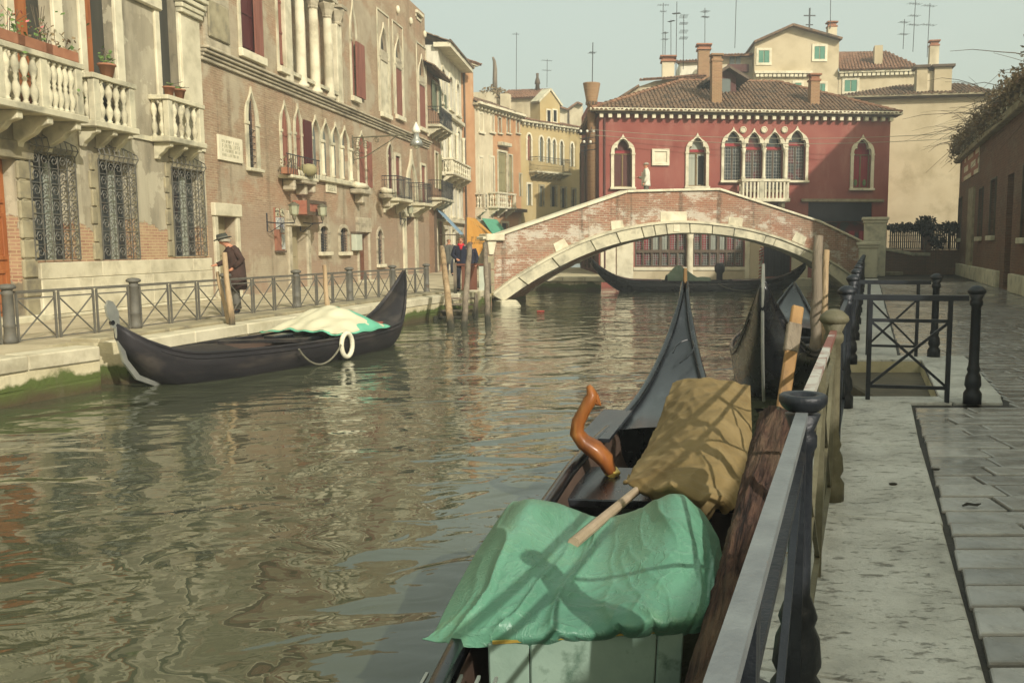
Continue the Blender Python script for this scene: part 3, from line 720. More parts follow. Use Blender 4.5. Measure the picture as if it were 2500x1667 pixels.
def marks(T, name, mat, x0, x1, z0, z1, rows, y=-0.004, seed=1, big=None):
    """worn, no longer legible engraved or printed lines on a plate"""
    r = random.Random(seed); mb = MB(); rh = (z1 - z0) / rows
    for i in range(rows):
        zc = z1 - (i + .5) * rh; x = x0 + r.uniform(0, .06)*(x1-x0); hh = rh*(0.62 if not big or i not in big else 0.9)
        while x < x1 - .02:
            wd = hh * r.uniform(0.35, 0.75)
            if r.random() < 0.82:
                k = r.randrange(4); st = hh*0.14
                if k in (0, 1, 2): mb.box(x, x+st, y-.004, y, zc-hh/2, zc+hh/2)
                if k in (0, 2): mb.box(x+wd*.7, x+wd*.7+st, y-.004, y, zc-hh/2, zc+hh/2)
                if k in (1, 2): mb.box(x+st, x+wd*.7, y-.004, y, zc+hh/2-st, zc+hh/2)
                if k in (0, 1): mb.box(x+st, x+wd*.7, y-.004, y, zc-st/2, zc+st/2)
                if k == 3: mb.bar((x, y-.002, zc-hh/2), (x+wd*.7, y-.002, zc+hh/2), .004, st, (0,1,0))
            x += wd + hh*0.2
    return mb.build(name, mat, T)
# ================================================================== left bank: stucco palace and brick palace
FL = Fac((-12.64 + .0714*5, 5), (-12.64 + .0714*62, 62))
sc_ = FL.s(500, 400)
FA = Fac(FL.w(1.0, 0, 0)[:2], FL.w(sc_, 0, 0)[:2])
FB = Fac(FL.w(sc_, 0, 0)[:2], FL.w(FL.s(1042, 300), 0, 0)[:2])

A = fthing(FA, 'stucco_palace', 'weathered pale stucco palace with balustrade balconies and grilled windows at the left edge', 'palace')
hA = []
LA = FA.L; zl = [FA.z(190, 770), FA.z(300, 737), FA.z(275, 672), FA.z(275, 636)]
zp0, zp1, zp2 = FA.z(300, 749), FA.z(300, 671.5), FA.z(300, 635.5)
# portal with wooden door
a, b, z0, z1 = FA.rect(-90, 47, 382, 760); z0 = 0.12
hA.append(dict(a=a, b=b, z0=z0, z1=z1, d=0.34))
dr = MB().box(a+.01, b-.01, .24, .30, z0, z1).build('portal_door', 'door_wood', A)
for i in range(2):
    x0, x1 = lerp(a, b, i/2)+.08, lerp(a, b, (i+1)/2)-.08
    for (u, v) in ((.03, .3), (.36, .66), (.72, .97)):
        za, zb = lerp(z0, z1, u), lerp(z0, z1, v)
        MB().ring([(x0+.08,za+.08),(x0+.08,zb-.08),(x1-.08,zb-.08),(x1-.08,za+.08)], [(x0,za),(x0,zb),(x1,zb),(x1,za)], .205, .25, closed=True).build('moulding', 'door_wood', dr, bevel=0.01)
        MB().box(x0+.16, x1-.16, .22, .25, za+.16, zb-.16).build('panel', 'door_wood', dr, bevel=0.012)
for i in range(8):
    zz = lerp(zp0, z1, i/8); z2 = lerp(zp0, z1, (i+1)/8)
    MB().box(b+.005, b+.42+(.04 if i % 2 else -.02), -.06, .1, zz+.008, z2-.008).build('quoin', 'grey_stone', A, bevel=0.03)
MB().box(a-.3, b+.45, -.09, .05, z1+.01, z1+.36).build('lintel', 'grey_stone', A, bevel=0.02)
MB().box(a-.5, b+.5, -.22, 0.0, -.02, .12).build('door_step', 'istrian', A, bevel=0.02)
# plinth of large white stones
rnd = random.Random(3)
for (za, zb, prd) in ((0.0, zp0, .14), (zp0, zp1, .08), (zp1, zp2, .075)):
    x = b + .43
    while x < LA - .05:
        x2 = min(x + rnd.uniform(1.3, 2.3), LA)
        if LA - x2 < .6: x2 = LA
        MB().box(x+.003, x2-.003, -prd-rnd.uniform(0,.008), .04, za+.003, zb-.003).build('plinth_stone', 'istrian_clean', A, bevel=0.012)
        x = x2
# grilled ground-floor windows
def scroll_grille(x0, x1, z0, z1, y):
    mb = MB(); nx, nz = 5, max(6, int((z1-z0)/((x1-x0)/5)*0.9))
    dx, dz = (x1-x0)/nx, (z1-z0)/nz
    for i in range(nx+1): mb.box(x0+i*dx-.009, x0+i*dx+.009, y-.01, y+.01, z0, z1)
    for j in range(nz+1): mb.box(x0, x1, y-.012, y+.012, z0+j*dz-.008, z0+j*dz+.008)
    for i in range(nx):
        for j in range(nz):
            cx, cz = x0+(i+.5)*dx, z0+(j+.5)*dz; r_ = min(dx, dz)*.46; sg = 1 if (i+j) % 2 else -1
            pts = [(cx + sg*r_*(1-t*.8)*math.cos(t*9), y-.012, cz + r_*(1-t*.8)*math.sin(t*9)) for t in [q/9 for q in range(10)]]
            mb.tube(pts, 0.011, 4, cap=False)
    return mb
GW = [(74, 180, 376, 635), (242, 328, 396, 634), (420, 494, 414, 626)]
for i, (xl, xr, yt, yb) in enumerate(GW):
    a, b, z0, z1 = FA.rect(xl, xr, yt, yb); z0 = max(z0, zp2+.01)
    hA.append(dict(a=a, b=b, z0=z0, z1=z1, d=.32))
    fr = MB().ring([(a,z0),(a,z1),(b,z1),(b,z0)], [(a-.10,z0),(a-.10,z1+.12),(b+.06,z1+.12),(b+.06,z0)], -.03, .02).build('grilled_window', 'grey_stone', A)
    MB().box(a, b, .26, .30, z0, z1).build('pane', 'lead_dark', fr)
    MB().box(lerp(a,b,.58), lerp(a,b,.72), .2, .255, z0, z1*.95).build('curtain', 'curtain_pale', fr)
    scroll_grille(a-.03, b+.03, z0+.01, z1, -.07).build('grille', 'grey_rail', fr)
    # hood of ironwork that leans out over the grille
    mb = MB()
    for q in range(9):
        x = lerp(a-.05, b+.05, q/8)
        mb.tube([(x, -.07, z1-.02), (x, -.14, z1+.10), (x, -.10, z1+.2+.10*math.sin(math.pi*q/8)), (x, 0, z1+.24+.12*math.sin(math.pi*q/8))], .012, 4)
    for k, (yy, zz) in enumerate(((-.14, .10), (-.10, .2))): mb.tube([(lerp(a-.05,b+.05,q/8), yy, z1+zz+(.10*math.sin(math.pi*q/8) if k else 0)) for q in range(9)], .012, 4)
    mb.build('grille_hood', 'grey_rail', fr)
    for q in range(6):
        za, zb = lerp(z0, z1+.12, q/6), lerp(z0, z1+.12, (q+1)/6)
        MB().box(a-.30+(.05 if q % 2 else 0), a-.105, -.045, .03, za+.01, zb-.01).build('quoin', 'grey_stone', fr, bevel=0.02)
# tall upper windows
zb1 = FA.z(105, 262, .75)
def tallwin(xl, xr, y, mats, zb):
    a, b = FA.s(xl, y), FA.s(xr, y); z1 = 12.0
    hA.append(dict(a=a, b=b, z0=zb, z1=z1, d=.36))
    f = MB().box(b+.01, b+.30, -.07, .02, zb, z1+.1).build('tall_window', 'white_trim', A, bevel=0.015); MB().box(a-.22, a-.01, -.05, .02, zb, z1+.1).build('jamb', 'white_trim', f, bevel=0.015)
    MB().box(a+.005, b-.005, .31, .34, zb, z1).build('pane', 'pane_dark', f)
    for (u, v, m_, yy) in mats: MB().box(lerp(a,b,u), lerp(a,b,v), yy, yy+.05, zb, z1-.01).build('wooden_leaf', m_, f, bevel=0.01)
    return a, b
zsl = FA.z(270, 300, .5)
t1 = tallwin(34, 124, 60, [(.02,.22,'dark_leaf',.22), (.24,.56,'door_wood',.16), (.6,.98,'dark_leaf',.22)], zb1)
t2 = tallwin(208, 276, 90, [(.02,.16,'dark_leaf',.24), (.18,.46,'door_wood',.14), (.5,.98,'dark_leaf',.2)], zsl)
t3 = tallwin(389, 432, 110, [(.02,.48,'dark_leaf',.2), (.52,.98,'dark_leaf',.2)], zsl)
# balconies
bx0, bx1 = FA.s(-140, 255, .75), FA.s(205, 285, .75)
balcony(A, bx0, bx1, zb1, .75, 1.02, [5, 4, 5], 'istrian', 'long_balcony', ped=(0, .36, .70, 1), brackets=5, bh=.6)
for (xl, xr, yy) in ((232, 331, 300), (412, 497, 325)):
    s0, s1 = FA.s(xl, yy, .45), FA.s(xr, yy, .45)
    balcony(A, s0, s1, zsl, .45, .98, [4], 'istrian', 'small_balcony', ped=(0, 1), brackets=3, bh=.4)
MB().box(0, LA, -.05, .0, zsl-.13, zsl-.02).build('string_course', 'istrian', A)
# projecting cornice and capital beside the third window
zc_ = FA.z(340, 8)
MB().box(FA.s(292, 5), FA.s(386, 20), -.12, 0.0, zc_, zc_+.28).build('window_cornice', 'white_trim', A, bevel=0.03)
s0, s1 = FA.s(432, 60), FA.s(478, 60); zz = FA.z(450, 40)
MB().box(s0, s1, -.10, 0.0, zsl, zz).build('pilaster', 'istrian_clean', A, bevel=0.01)
cp = MB()
for i, (dz, pr_) in enumerate(((0, .14), (.12, .2), (.26, .28), (.42, .36), (.56, .42))): cp.box(s0-pr_*.4, s1+pr_*.4, -.10-pr_*.6, 0.0, zz+dz+.001, zz+dz+.13)
cp.build('capital', 'istrian', A, bevel=0.02)
wall(A, hA, 0, LA, 0, 12.6, 'stucco_brick', depth=.3, body=6.0)
# window boxes and pots on the balconies
def plant(p, label, h=0.35, n=40, mat='leaf_green', pot=0.16, flower=0, group='pot plants on the balconies', boxl=0, seed=1, rz=0):
    r = random.Random(seed); t = thing('potted_plant', label, 'plant', p, rz, group)
    if boxl: MB().box(-boxl/2, boxl/2, -.11, .11, 0, .2).build('planter', 'terracotta', t, bevel=0.01)
    elif pot: MB().lathe([(pot*.65,0),(pot*.95,pot*1.4),(pot*1.1,pot*1.4),(pot*1.1,pot*1.65),(pot*.9,pot*1.65)], n=10).build('pot', 'terracotta', t, True)
    mb = MB(); b0 = .2 if boxl else pot*1.6
    def lf(q, s_): 
        a_ = Vector((r.gauss(0,1), r.gauss(0,1), r.gauss(0,1))).normalized(); c_ = a_.orthogonal().normalized()*s_*.5; a_ *= s_
        mb_.add([q, q+a_*.5+c_, q+a_, q+a_*.5-c_], [(0,1,2,3)])
    mb_ = mb
    for i in range(n):
        q = Vector((r.uniform(-boxl/2, boxl/2) if boxl else r.gauss(0, h*.3), r.gauss(0, .08 if boxl else h*.3), b0 + abs(r.gauss(0, h*.5)))); lf(q, r.uniform(.05, .11))
    mb.build('leaves', mat, t, kind='stuff')
    sm = MB()
    for i in range(6): 
        x_ = r.uniform(-boxl/2, boxl/2)*.9 if boxl else 0
        sm.tube([(x_, 0, b0-.05), (x_+r.gauss(0,.06), r.gauss(0,.05), b0+h*.6), (x_+r.gauss(0,.1), r.gauss(0,.08), b0+h)], .006, 4)
    sm.build('stems', 'twig', t)
    if flower:
        mb_ = MB()
        for i in range(flower): lf(Vector((r.uniform(-boxl/2, boxl/2) if boxl else r.gauss(0,.1), r.gauss(0,.08), b0+h*r.uniform(.4,1))), .09)
        mb_.build('flowers', 'flower_pink', t, kind='stuff')
    return t
zr = zb1 + 1.02
for i, (px_, lab, fl) in enumerate(((15, 'long flower trough with pink blossom on the big balcony rail, at the left edge', 14), (85, 'long flower trough on the big balcony rail, second from the left edge', 8), (150, 'long flower trough of sparse brown stems at the right end of the big balcony', 0))):
    s_ = FA.s(px_, 150, .75); plant(FA.w(s_, -.68, zr), lab, .45 if i < 2 else .3, 46, 'leaf_green' if i < 2 else 'vine_brown', flower=fl, boxl=.95, seed=i+3, rz=FA.rz)
plant(FA.w(FA.s(105, 120, .4), -.3, zb1), 'tall spindly green shrub on the big balcony floor', 1.7, 60, pot=.2, seed=9)
plant(FA.w(FA.s(262, 185, .4), -.4, zsl+.98), 'terracotta pot with green plant on the middle balcony rail', .3, 36, pot=.17, seed=11)
plant(FA.w(FA.s(412, 212, .4), -.4, zsl+.98), 'terracotta pot on the rail of the balcony next to the brick palace, nearer one', .12, 12, pot=.13, seed=12)
plant(FA.w(FA.s(438, 222, .4), -.4, zsl+.98), 'terracotta pot on the rail of the balcony next to the brick palace, farther one', .08, 8, pot=.14, seed=13)

# ------------------------------------------------------------------ brick palace
B = fthing(FB, 'brick_palace', 'long brick gothic palace with pale string cornice and red shutters on the left bank', 'palace')
hB = []; LB = FB.L
zc = FB.z(800, 243)            # top of the string cornice
for i, (dz, pr_, hh) in enumerate(((0, .26, .08), (-.095, .20, .08), (-.19, .13, .08), (-.285, .08, .10))):
    MB().box(-.02, LB+.1, -pr_, 0.0, zc+dz-hh, zc+dz).build('string_cornice', 'cornice_stone', B, bevel=0.02)
def fb(xl, xr, yt, yb): return FB.rect(xl, xr, yt, yb)
ZT = 13.2
# upper floor, from left to right
a, b, z0, z1 = fb(497, 548, -60, 108)
MB().box(a-.1, b+.1, -.08, 0.0, z0-.35, ZT).build('stone_panel', 'cornice_stone', B)
for (u, v) in ((.02, .22), (.30, .42), (.50, .9)): MB().box(a, b, -.14, -.08, lerp(z0, 12, u), lerp(z0, 12, v)).build('relief', 'grey_stone', B, bevel=0.03)
a, b, z0, z1 = fb(583, 630, -120, 128)
w1 = win(B, hB, (a, b, z0, 12.3), fw=.13, cmat='maroon_shutter', sill=.24, smat='white_trim', fmat='istrian_clean')
MB().box(lerp(a,b,.62), b+.05, -.10, -.055, z0+.02, 12.2).build('open_shutter', 'red_shutter', w1)
# arcade of the great hall
za0 = zc + .02; zsil = FB.z(690, 166); zcap = FB.z(766, 26)
a, b, z0, z1 = fb(675, 689, -100, 158)
win(B, hB, (a, b, zsil, 12.3), fw=.1, cmat='red_shutter', sill=.2, smat='white_trim', fmat='istrian_clean')
cols_px = [(700, 24), (733, 20), (766, 22), (800, 20), (823, 30)]
cs_ = [FB.s(p, 120) for p, _ in cols_px]
a0, b0 = FB.s(712, 120), FB.s(838, 120)
hB.append(dict(a=cs_[0]-.2, b=b0, z0=zsil, z1=12.4, d=.5))
MB().box(cs_[0]-.2, b0, .42, .46, zsil, 12.4).build('arcade_back', 'dark_leaf', B)
for i, s_ in enumerate(cs_):
    wide = i in (0, 4)
    if wide: o = MB().box(s_-.26, s_+.26, -.10, .25, za0, zcap).build('pilaster', 'istrian_clean', B, bevel=0.02)
    else: o = MB().lathe([(.24,0),(.24,.1),(.17,.16),(.19,.22),(.17,.26),(.165,1.5),(.15,zcap-za0)], (s_, -.02, za0), 14).build('column', 'istrian_clean', B, True)
    MB().lathe([(.16,0),(.19,.06),(.17,.1),(.22,.3),(.31,.5),(.30,.58)], (s_, -.02, zcap), 8).box(s_-.33, s_+.33, -.33, .28, zcap+.58, zcap+.7).build('capital', 'cornice_stone', o, False)
for s0, s1 in zip(cs_, cs_[1:]):
    MB().box(s0+.2, s1-.2, -.10, .1, zsil-.12, zsil).build('arcade_sill', 'istrian', B)
    m_ = (s0+s1)/2; zA = zcap+.7
    pi = path(s0+.18, s1-.18, zA, zA+1.0, zA+.1, 'ogee'); po = path(s0, s1, zA, zA+1.5, zA+.1, 'ogee')
    MB().ring(pi, po, -.06, .2).build('gothic_arch', 'istrian_clean', B)
# gothic window with open shutter
a, b, z0, z1 = fb(856, 868, 15, 236)
w2 = win(B, hB, (a, b, z0, z1), 'point', .62, .12, ok='ogee', fill='panel', cmat='dark_leaf', sill=.2, smat='white_trim', fmat='istrian_clean')
zt = FB.z(865, 105)
MB().box(a+.02, lerp(a,b,.55), .0, .05, z0, zt).build('shutter', 'red_shutter', w2); MB().box(lerp(a,b,.6), b+.75, -.12, -.07, z0+.05, zt+.05).build('open_shutter', 'red_shutter', w2)
for (xl, xr, yt, yb, m_) in ((928, 946, 70, 277, 'istrian_clean'), (965, 980, 96, 283, 'red_shutter'), (1022, 1037, 144, 312, 'red_shutter')):
    a, b, z0, z1 = fb(xl, xr, yt, yb)
    wn = win(B, hB, (a, b, z0, z1), 'point', .66, .13, ok='ogee', fill='panel', cmat='dark_leaf', sill=.2, smat='white_trim', fmat='istrian_clean')
    zt = lerp(z0, z1, .60)
    MB().box(a+.02, b-.02, -.02, .04, z0, zt).build('shutter', m_, wn)
    MB().box(a-.05, b+.05, -.04, .02, zt+.02, zt+.5).build('capital', 'cornice_stone', wn, bevel=0.04)
    MB().ring([(a-.25,z0),(a-.25,z1+.6),(b+.25,z1+.6),(b+.25,z0)], [(a-.32,z0),(a-.32,z1+.67),(b+.32,z1+.67),(b+.32,z0)], -.04, .01).build('stone_border', 'istrian', wn)
for (x_, y_) in ((968, 24), (1000, 52), (1034, 84)):
    s_, z_ = FB.px(x_, y_); MB().ell((s_, -.06, z_), .12, .1, .18).build('carved_boss', 'white_trim', B, True)
a, b, z0, z1 = fb(1014, 1025, -60, 30)
win(B, hB, (a, b, z0, 12.6), fw=.1, cmat='istrian_clean', fill='panel', sill=.15, smat='white_trim', fmat='istrian_clean')
# mezzanine row below the cornice
a, b, z0, z1 = fb(604, 624, 228, 411)
w3 = win(B, hB, (a, b, z0, z1), 'point', .60, .16, ok='ogee', fill='pane', pmat='pane_dark', sill=.1, bars=(3, 7), rise=1.2)
for (xl, xr, yt, yb) in ((686, 704, 258, 420), (720, 735, 266, 426)):
    a, b, z0, z1 = fb(xl, xr, yt, yb)
    wq = win(B, hB, (a, b, z0, z1), 'point', .62, .12, ok='ogee', cmat='red_shutter', rise=1.4)
MB().box(b+.03, b+.68, -.12, -.07, z0+.05, lerp(z0, z1, .85)).build('open_shutter', 'maroon_shutter', wq)
# four-light window
zs4 = FB.z(805, 434); L4 = []
for (xl, xr, ya) in ((762, 767, 293), (780, 790, 300), (805, 813, 306), (828, 833, 311)):
    pass
s0, s1 = FB.s(756, 370), FB.s(853, 370); zt4 = FB.z(800, 303)
n4 = 4; dw = (s1 - s0 - .12) / n4
for i in range(n4):
    a = s0 + .06 + i*dw + .12; b = a + dw - .24
    wn = win(B, hB, (a, b, zs4, zt4), 'point', .66, .115, ok='ogee', fill='pane', pmat='pane_grey', rise=1.4, name='light')
    MB().lathe([(.1,0),(.1,.08),(.075,.12),(.07,1.0),(.065,(zt4-zs4)*.6)], (b+.12, -.06, zs4), 10).build('colonnette', 'istrian_clean', wn, True)
    MB().box(b+.02, b+.22, -.16, .02, lerp(zs4,zt4,.6), lerp(zs4,zt4,.66)).build('capital', 'istrian', wn, bevel=0.02)
MB().box(s0-.12, s1+.12, -.16, 0.0, zs4-.2, zs4-.01).build('sill', 'istrian', B, bevel=0.03)
# shuttered windows farther along
a, b, z0, z1 = fb(874, 892, 330, 456)
wn = win(B, hB, (a, b, z0, z1), 'point', .74, .12, cmat='red_shutter', sill=.25, ok='ogee', rise=1.3)
MB().box(b+.02, b+.5, -.12, -.07, z0, lerp(z0,z1,.9)).build('open_shutter', 'red_shutter', wn)
a, b, z0, z1 = fb(946, 957, 352, 470)
wn = win(B, hB, (a, b, z0, z1), 'point', .75, .12, cmat='maroon_shutter', sill=.2, ok='ogee', rise=1.3)
a, b, z0, z1 = fb(965, 976, 382, 478); win(B, hB, (a, b, z0, z1), fw=.14, cmat='red_shutter', fmat='istrian_clean')
a, b, z0, z1 = fb(1028, 1038, 405, 494); win(B, hB, (a, b, z0, z1), fw=.12, cmat='red_shutter')
for (xl, xr, y_) in ((966, 1000, 486), (1030, 1050, 497)):
    balcony(B, FB.s(xl, y_, .6), FB.s(xr, y_, .6), FB.z((xl+xr)/2, y_, .6), .7, .95, 1, 'istrian', iron=True, brackets=2, bh=.5)
# ground floor openings
def door(r, m_, lintel=True, jamb=.16, head=.3, dm='istrian', d=.4, ins=.3):
    a, b, z0, z1 = r; z0 = 0.06
    hB.append(dict(a=a, b=b, z0=z0, z1=z1, d=d))
    f = MB().box(a-jamb, a-.002, -.07, .03, 0, z1).build('door_surround', dm, B, bevel=0.02); MB().box(b+.002, b+jamb, -.07, .03, 0, z1).build('jamb', dm, f, bevel=0.02)
    MB().box(a-jamb-.05, b+jamb+.05, -.12, .03, z1, z1+head).build('lintel', dm, f, bevel=0.02)
    o = MB().box(a+.01, b-.01, ins, ins+.05, z0, z1).build('door', m_, f)
    for (u, v) in ((.08, .42), (.5, .92)): MB().box(lerp(a,b,.15), lerp(a,b,.85), ins-.02, ins, lerp(z0,z1,u), lerp(z0,z1,v)).build('panel', m_, f, bevel=0.01)
    MB().box(a-jamb, b+jamb, -.25, .0, -.01, .055).build('door_step', 'istrian', f)
    return f
d1 = door(fb(532, 577, 529, 735), 'olive_door', dm='istrian_clean', jamb=.2, head=.36)
d2 = door(fb(711, 748, 553, 706), 'olive_door', jamb=.28, head=.5, dm='cornice_stone')
d3 = door(fb(875, 899, 568, 690), 'brown_door', jamb=.16, head=.6, dm='cornice_stone', ins=.18)
d4 = door(fb(991, 1012, 530, 676), 'olive_door', jamb=.5, head=.5, dm='istrian', d=.6, ins=.5)
a, b, z0, z1 = fb(994, 1012, 400, 500)
MB().ring(path(a, b, z0, z1, z0+.3, 'point'), path(a-.3, b+.3, z0, z1+.7, z0+.3, 'ogee'), -.1, .0).build('portal_arch', 'istrian', B)
for (xl, xr, yt, yb, kk) in ((780, 800, 552, 615, 'round'), (829, 848, 556, 615, 'round'), (921, 933, 560, 645, 'point')):
    a, b, z0, z1 = fb(xl, xr, yt, yb); win(B, hB, (a, b, z0, z1), kk, .78, .13, fill='pane', pmat='lead_dark', bars=(5, 7), sill=.14, fmat='cornice_stone', smat='white_trim', rise=1.0)
wall(B, hB, 0, LB, 0, ZT, 'palace_brick', depth=.3, body=8.0)

# ------------------------------------------------------------------ things fixed to the two palaces
def plate(f, xl, xr, yt, yb, name, label, mat, rows, proud=.05, border=.0, big=None, cat='plaque', seed=1):
    a, b, z0, z1 = f.rect(xl, xr, yt, yb)
    t = thing(name, label, cat, f.w((a+b)/2, 0, z0), f.rz); hw = (b-a)/2; h = z1-z0
    MB().box(-hw, hw, -proud, -.002, 0, h).build('slab', mat, t, bevel=0.01)
    if border: MB().ring([(-hw+border,border),(-hw+border,h-border),(hw-border,h-border),(hw-border,border)], [(-hw-.02,-.02),(-hw-.02,h+.02),(hw+.02,h+.02),(hw+.02,-.02)], -proud-.05, -proud+.01, closed=True).build('border', mat, t, bevel=0.015)
    if rows: marks(t, 'inscription', 'ink', -hw*.75, hw*.75, h*.14, h*.86, rows, -proud-.001, seed, big)
    return t
plate(FB, 529, 588, 335, 395, 'stone_tablet', 'large white stone tablet with worn lettering high on the brick palace', 'white_trim', 4, .06, big=(1,))
plate(FB, 794, 819, 444, 471, 'stone_tablet', 'small white stone tablet under the four-light window', 'white_trim', 5, seed=4)
# meter box
a, b, z0, z1 = fb(857, 872, 571, 612)
t = thing('meter_box', 'pale green metal box on the wall beside the brown door', 'box', FB.w((a+b)/2, 0, z0), FB.rz)
MB().box(-(b-a)/2, (b-a)/2, -.22, -.002, 0, z1-z0).build('casing', 'box_green', t, bevel=0.02); MB().box(-(b-a)/2-.03, (b-a)/2+.03, -.25, -.002, z1-z0, z1-z0+.08).build('lid', 'frame_brown', t)
# notice boards
a, b, z0, z1 = fb(669, 690, 508, 612)
t = thing('notice_board', 'narrow reddish notice board with posters beside the doorway', 'notice board', FB.w((a+b)/2, 0, z0), FB.rz); hw = (b-a)/2; h = z1-z0
MB().box(-hw, hw, -.06, -.002, 0, h).build('backboard', 'red_board', t)
MB().box(-hw-.03, hw+.03, -.10, -.002, -.06, -.001).build('ledge', 'frame_brown', t)
for (x0, x1, u, v, m_) in ((-hw, -.03, .80, .99, 'poster_dark'), (.03, hw, .80, .99, 'poster_dark'), (-hw, -.02, .50, .78, 'poster_white'), (.0, hw, .42, .78, 'poster_blue'), (.06, hw, .03, .39, 'poster_white')):
    MB().box(x0+.01, x1-.01, -.075, -.061, h*u, h*v).build('poster', m_, t)
# projecting inn sign
a, b, z0, z1 = fb(712, 758, 492, 528)
t = thing('hanging_sign', 'reddish brown boxed sign above the doorway with lantern', 'sign', FB.w((a+b)/2, 0, z0), FB.rz); hw = (b-a)/2; h = z1-z0
MB().box(-hw, hw, -.55, -.02, .03, h).build('box_body', 'sign_brown', t, bevel=0.02)
MB().ring([(-hw+.12,.14),(-hw+.12,h-.1),(hw-.12,h-.1),(hw-.12,.14)], [(-hw-.02,.01),(-hw-.02,h+.02),(hw+.02,h+.02),(hw+.02,.01)], -.58, -.54, closed=True).build('rim', 'frame_brown', t)
# wall lanterns
def wall_lantern(f, x, yt, yb, label, out=.75):
    s_, zt = f.px(x, yt, out); zb = f.z(x, yb, out); h = zt - zb
    t = thing('wall_lantern', label, 'lantern', f.w(s_, 0, zb), f.rz)
    MB().lathe([(.05,0),(.09,.03),(.13,h*.15),(.16,h*.7),(.15,h*.74)], (0,-out,0), 6).build('glass', 'lamp_glass', t)
    MB().lathe([(.18,h*.74),(.16,h*.82),(.07,h*.93),(.03,h)], (0,-out,0), 6).lathe([(.03,-.12),(.06,-.06),(.06,0.0)], (0,-out,0), 6).build('cap', 'olive_iron', t)
    mb = MB().tube([(0,-out,-.1), (0,-out,-.2), (0,-out*.5,-.22), (0,0,-.18)], .02, 6).tube([(0,-.02,-.45), (0,-.02,.1)], .02, 6).tube([(0,-out*.6,-.22), (0,-.1,-.5), (0,0,-.45)], .014, 5)
    mb.build('bracket', 'black_iron', t)
    return t
wall_lantern(FB, 717, 493, 528, 'iron wall lantern in front of the reddish boxed sign', .9)
wall_lantern(FB, 786, 497, 530, 'iron wall lantern between doorway and arched grilled window', .8)
wall_lantern(FB, 1001, 500, 524, 'small iron lantern over the tall stone portal', .5)
# street lamp on a long scrolled bracket
s0, z0 = FB.px(859, 337); out = 2.6
t = thing('street_lamp', 'white-capped street lamp on a long scrolled iron bracket over the quay', 'street lamp', FB.w(s0, 0, z0), FB.rz)
mb = MB().tube([(0,0,0), (0,-out,.12)], .03, 6).tube([(0,-.03,-1.0), (0,-.03,.1)], .03, 6)
mb.tube([(0,-.05,-.85), (0,-.5,-.75), (0,-1.1,-.4), (0,-1.6,-.1), (0,-1.75,.02)], .022, 5)
for (cy, cz, r_) in ((-.22, -.2, .17), (-.55, -.28, .2), (-.2, -.62, .14), (-1.0, -.1, .12)):
    mb.tube([(0, cy + r_*(1-q/14*.8)*math.cos(q*.75), cz + r_*(1-q/14*.8)*math.sin(q*.75)) for q in range(15)], .014, 4)
mb.build('bracket', 'olive_iron', t)
MB().lathe([(.28,-.42),(.22,-.25),(.12,-.12),(.1,.05)], (0,-out,.1), 12).build('shade', 'steel', t, True)
MB().lathe([(.1,.05),(.17,.1),(.15,.22),(.05,.42),(.01,.5)], (0,-out,.1), 12).build('cap', 'lamp_white', t, True)
MB().ell((0,-out,-.36), .13, .13, .1).build('bulb', 'lamp_white', t, True)
# plant ledge of the double window
s0, z0 = FB.px(712, 432)
t = thing('window_ledge', 'stone window ledge with iron rail and hanging plants under the red-shuttered pair', 'ledge', FB.w(s0, 0, z0), FB.rz)
MB().box(-1.1, 1.1, -.5, -.002, -.12, 0).build('slab', 'istrian', t, bevel=0.03)
mb = MB().tube([(-1.5,-.5,.62), (1.2,-.5,.62)], .02, 5)
for q in range(14): x = lerp(-1.4, 1.1, q/13); mb.tube([(x,-.5,0), (x+.1*math.sin(q),-.5,.3), (x,-.5,.62)], .01, 4)
mb.build('iron_rail', 'black_iron', t)
MB().lathe([(.02,0),(.2,.04),(.28,.18),(.26,.32),(.2,.4),(.02,.43)], (.2,-.5,.02), 14).build('round_basket', 'olive_blind', t, True)
for x in (-.7, .9): MB().box(x-.1, x+.1, -.42, -.002, -.5, -.12).build('bracket', 'cornice_stone', t, bevel=0.05)
plant(FB.w(s0-.95, -.35, z0), 'straggling plant in a trough left of the red-shuttered pair', .4, 70, 'vine_brown', boxl=.8, seed=31, rz=FB.rz)
for (x_, y_, lab) in ((744, 436, 'white rounded bundle on the ledge beside the red-shuttered pair'), (884, 462, 'white rounded bundle on the ledge below the shuttered window by the lamp bracket'), (950, 474, 'white rounded bundle on the ledge below the dark red shutters')):
    s_, z_ = FB.px(x_, y_, .3)
    t = thing('ledge_bundle', lab, 'cloth', FB.w(s_, 0, z_), FB.rz)
    MB().loft([[(x, -.24+.2*math.cos(k*.785), .12+.13*math.sin(k*.785)+.02*math.sin(x*9)) for k in range(8)] for x in (-.5,-.25,0,.25,.5)]).build('roll', 'white_trim', t, True)  # white rounded bundle, its material left open
    MB().box(-.6, .6, -.48, -.002, -.2, -.02).box(-.1, .1, -.35, -.002, -.55, -.2).build('ledge', 'cornice_stone', t, bevel=0.03)
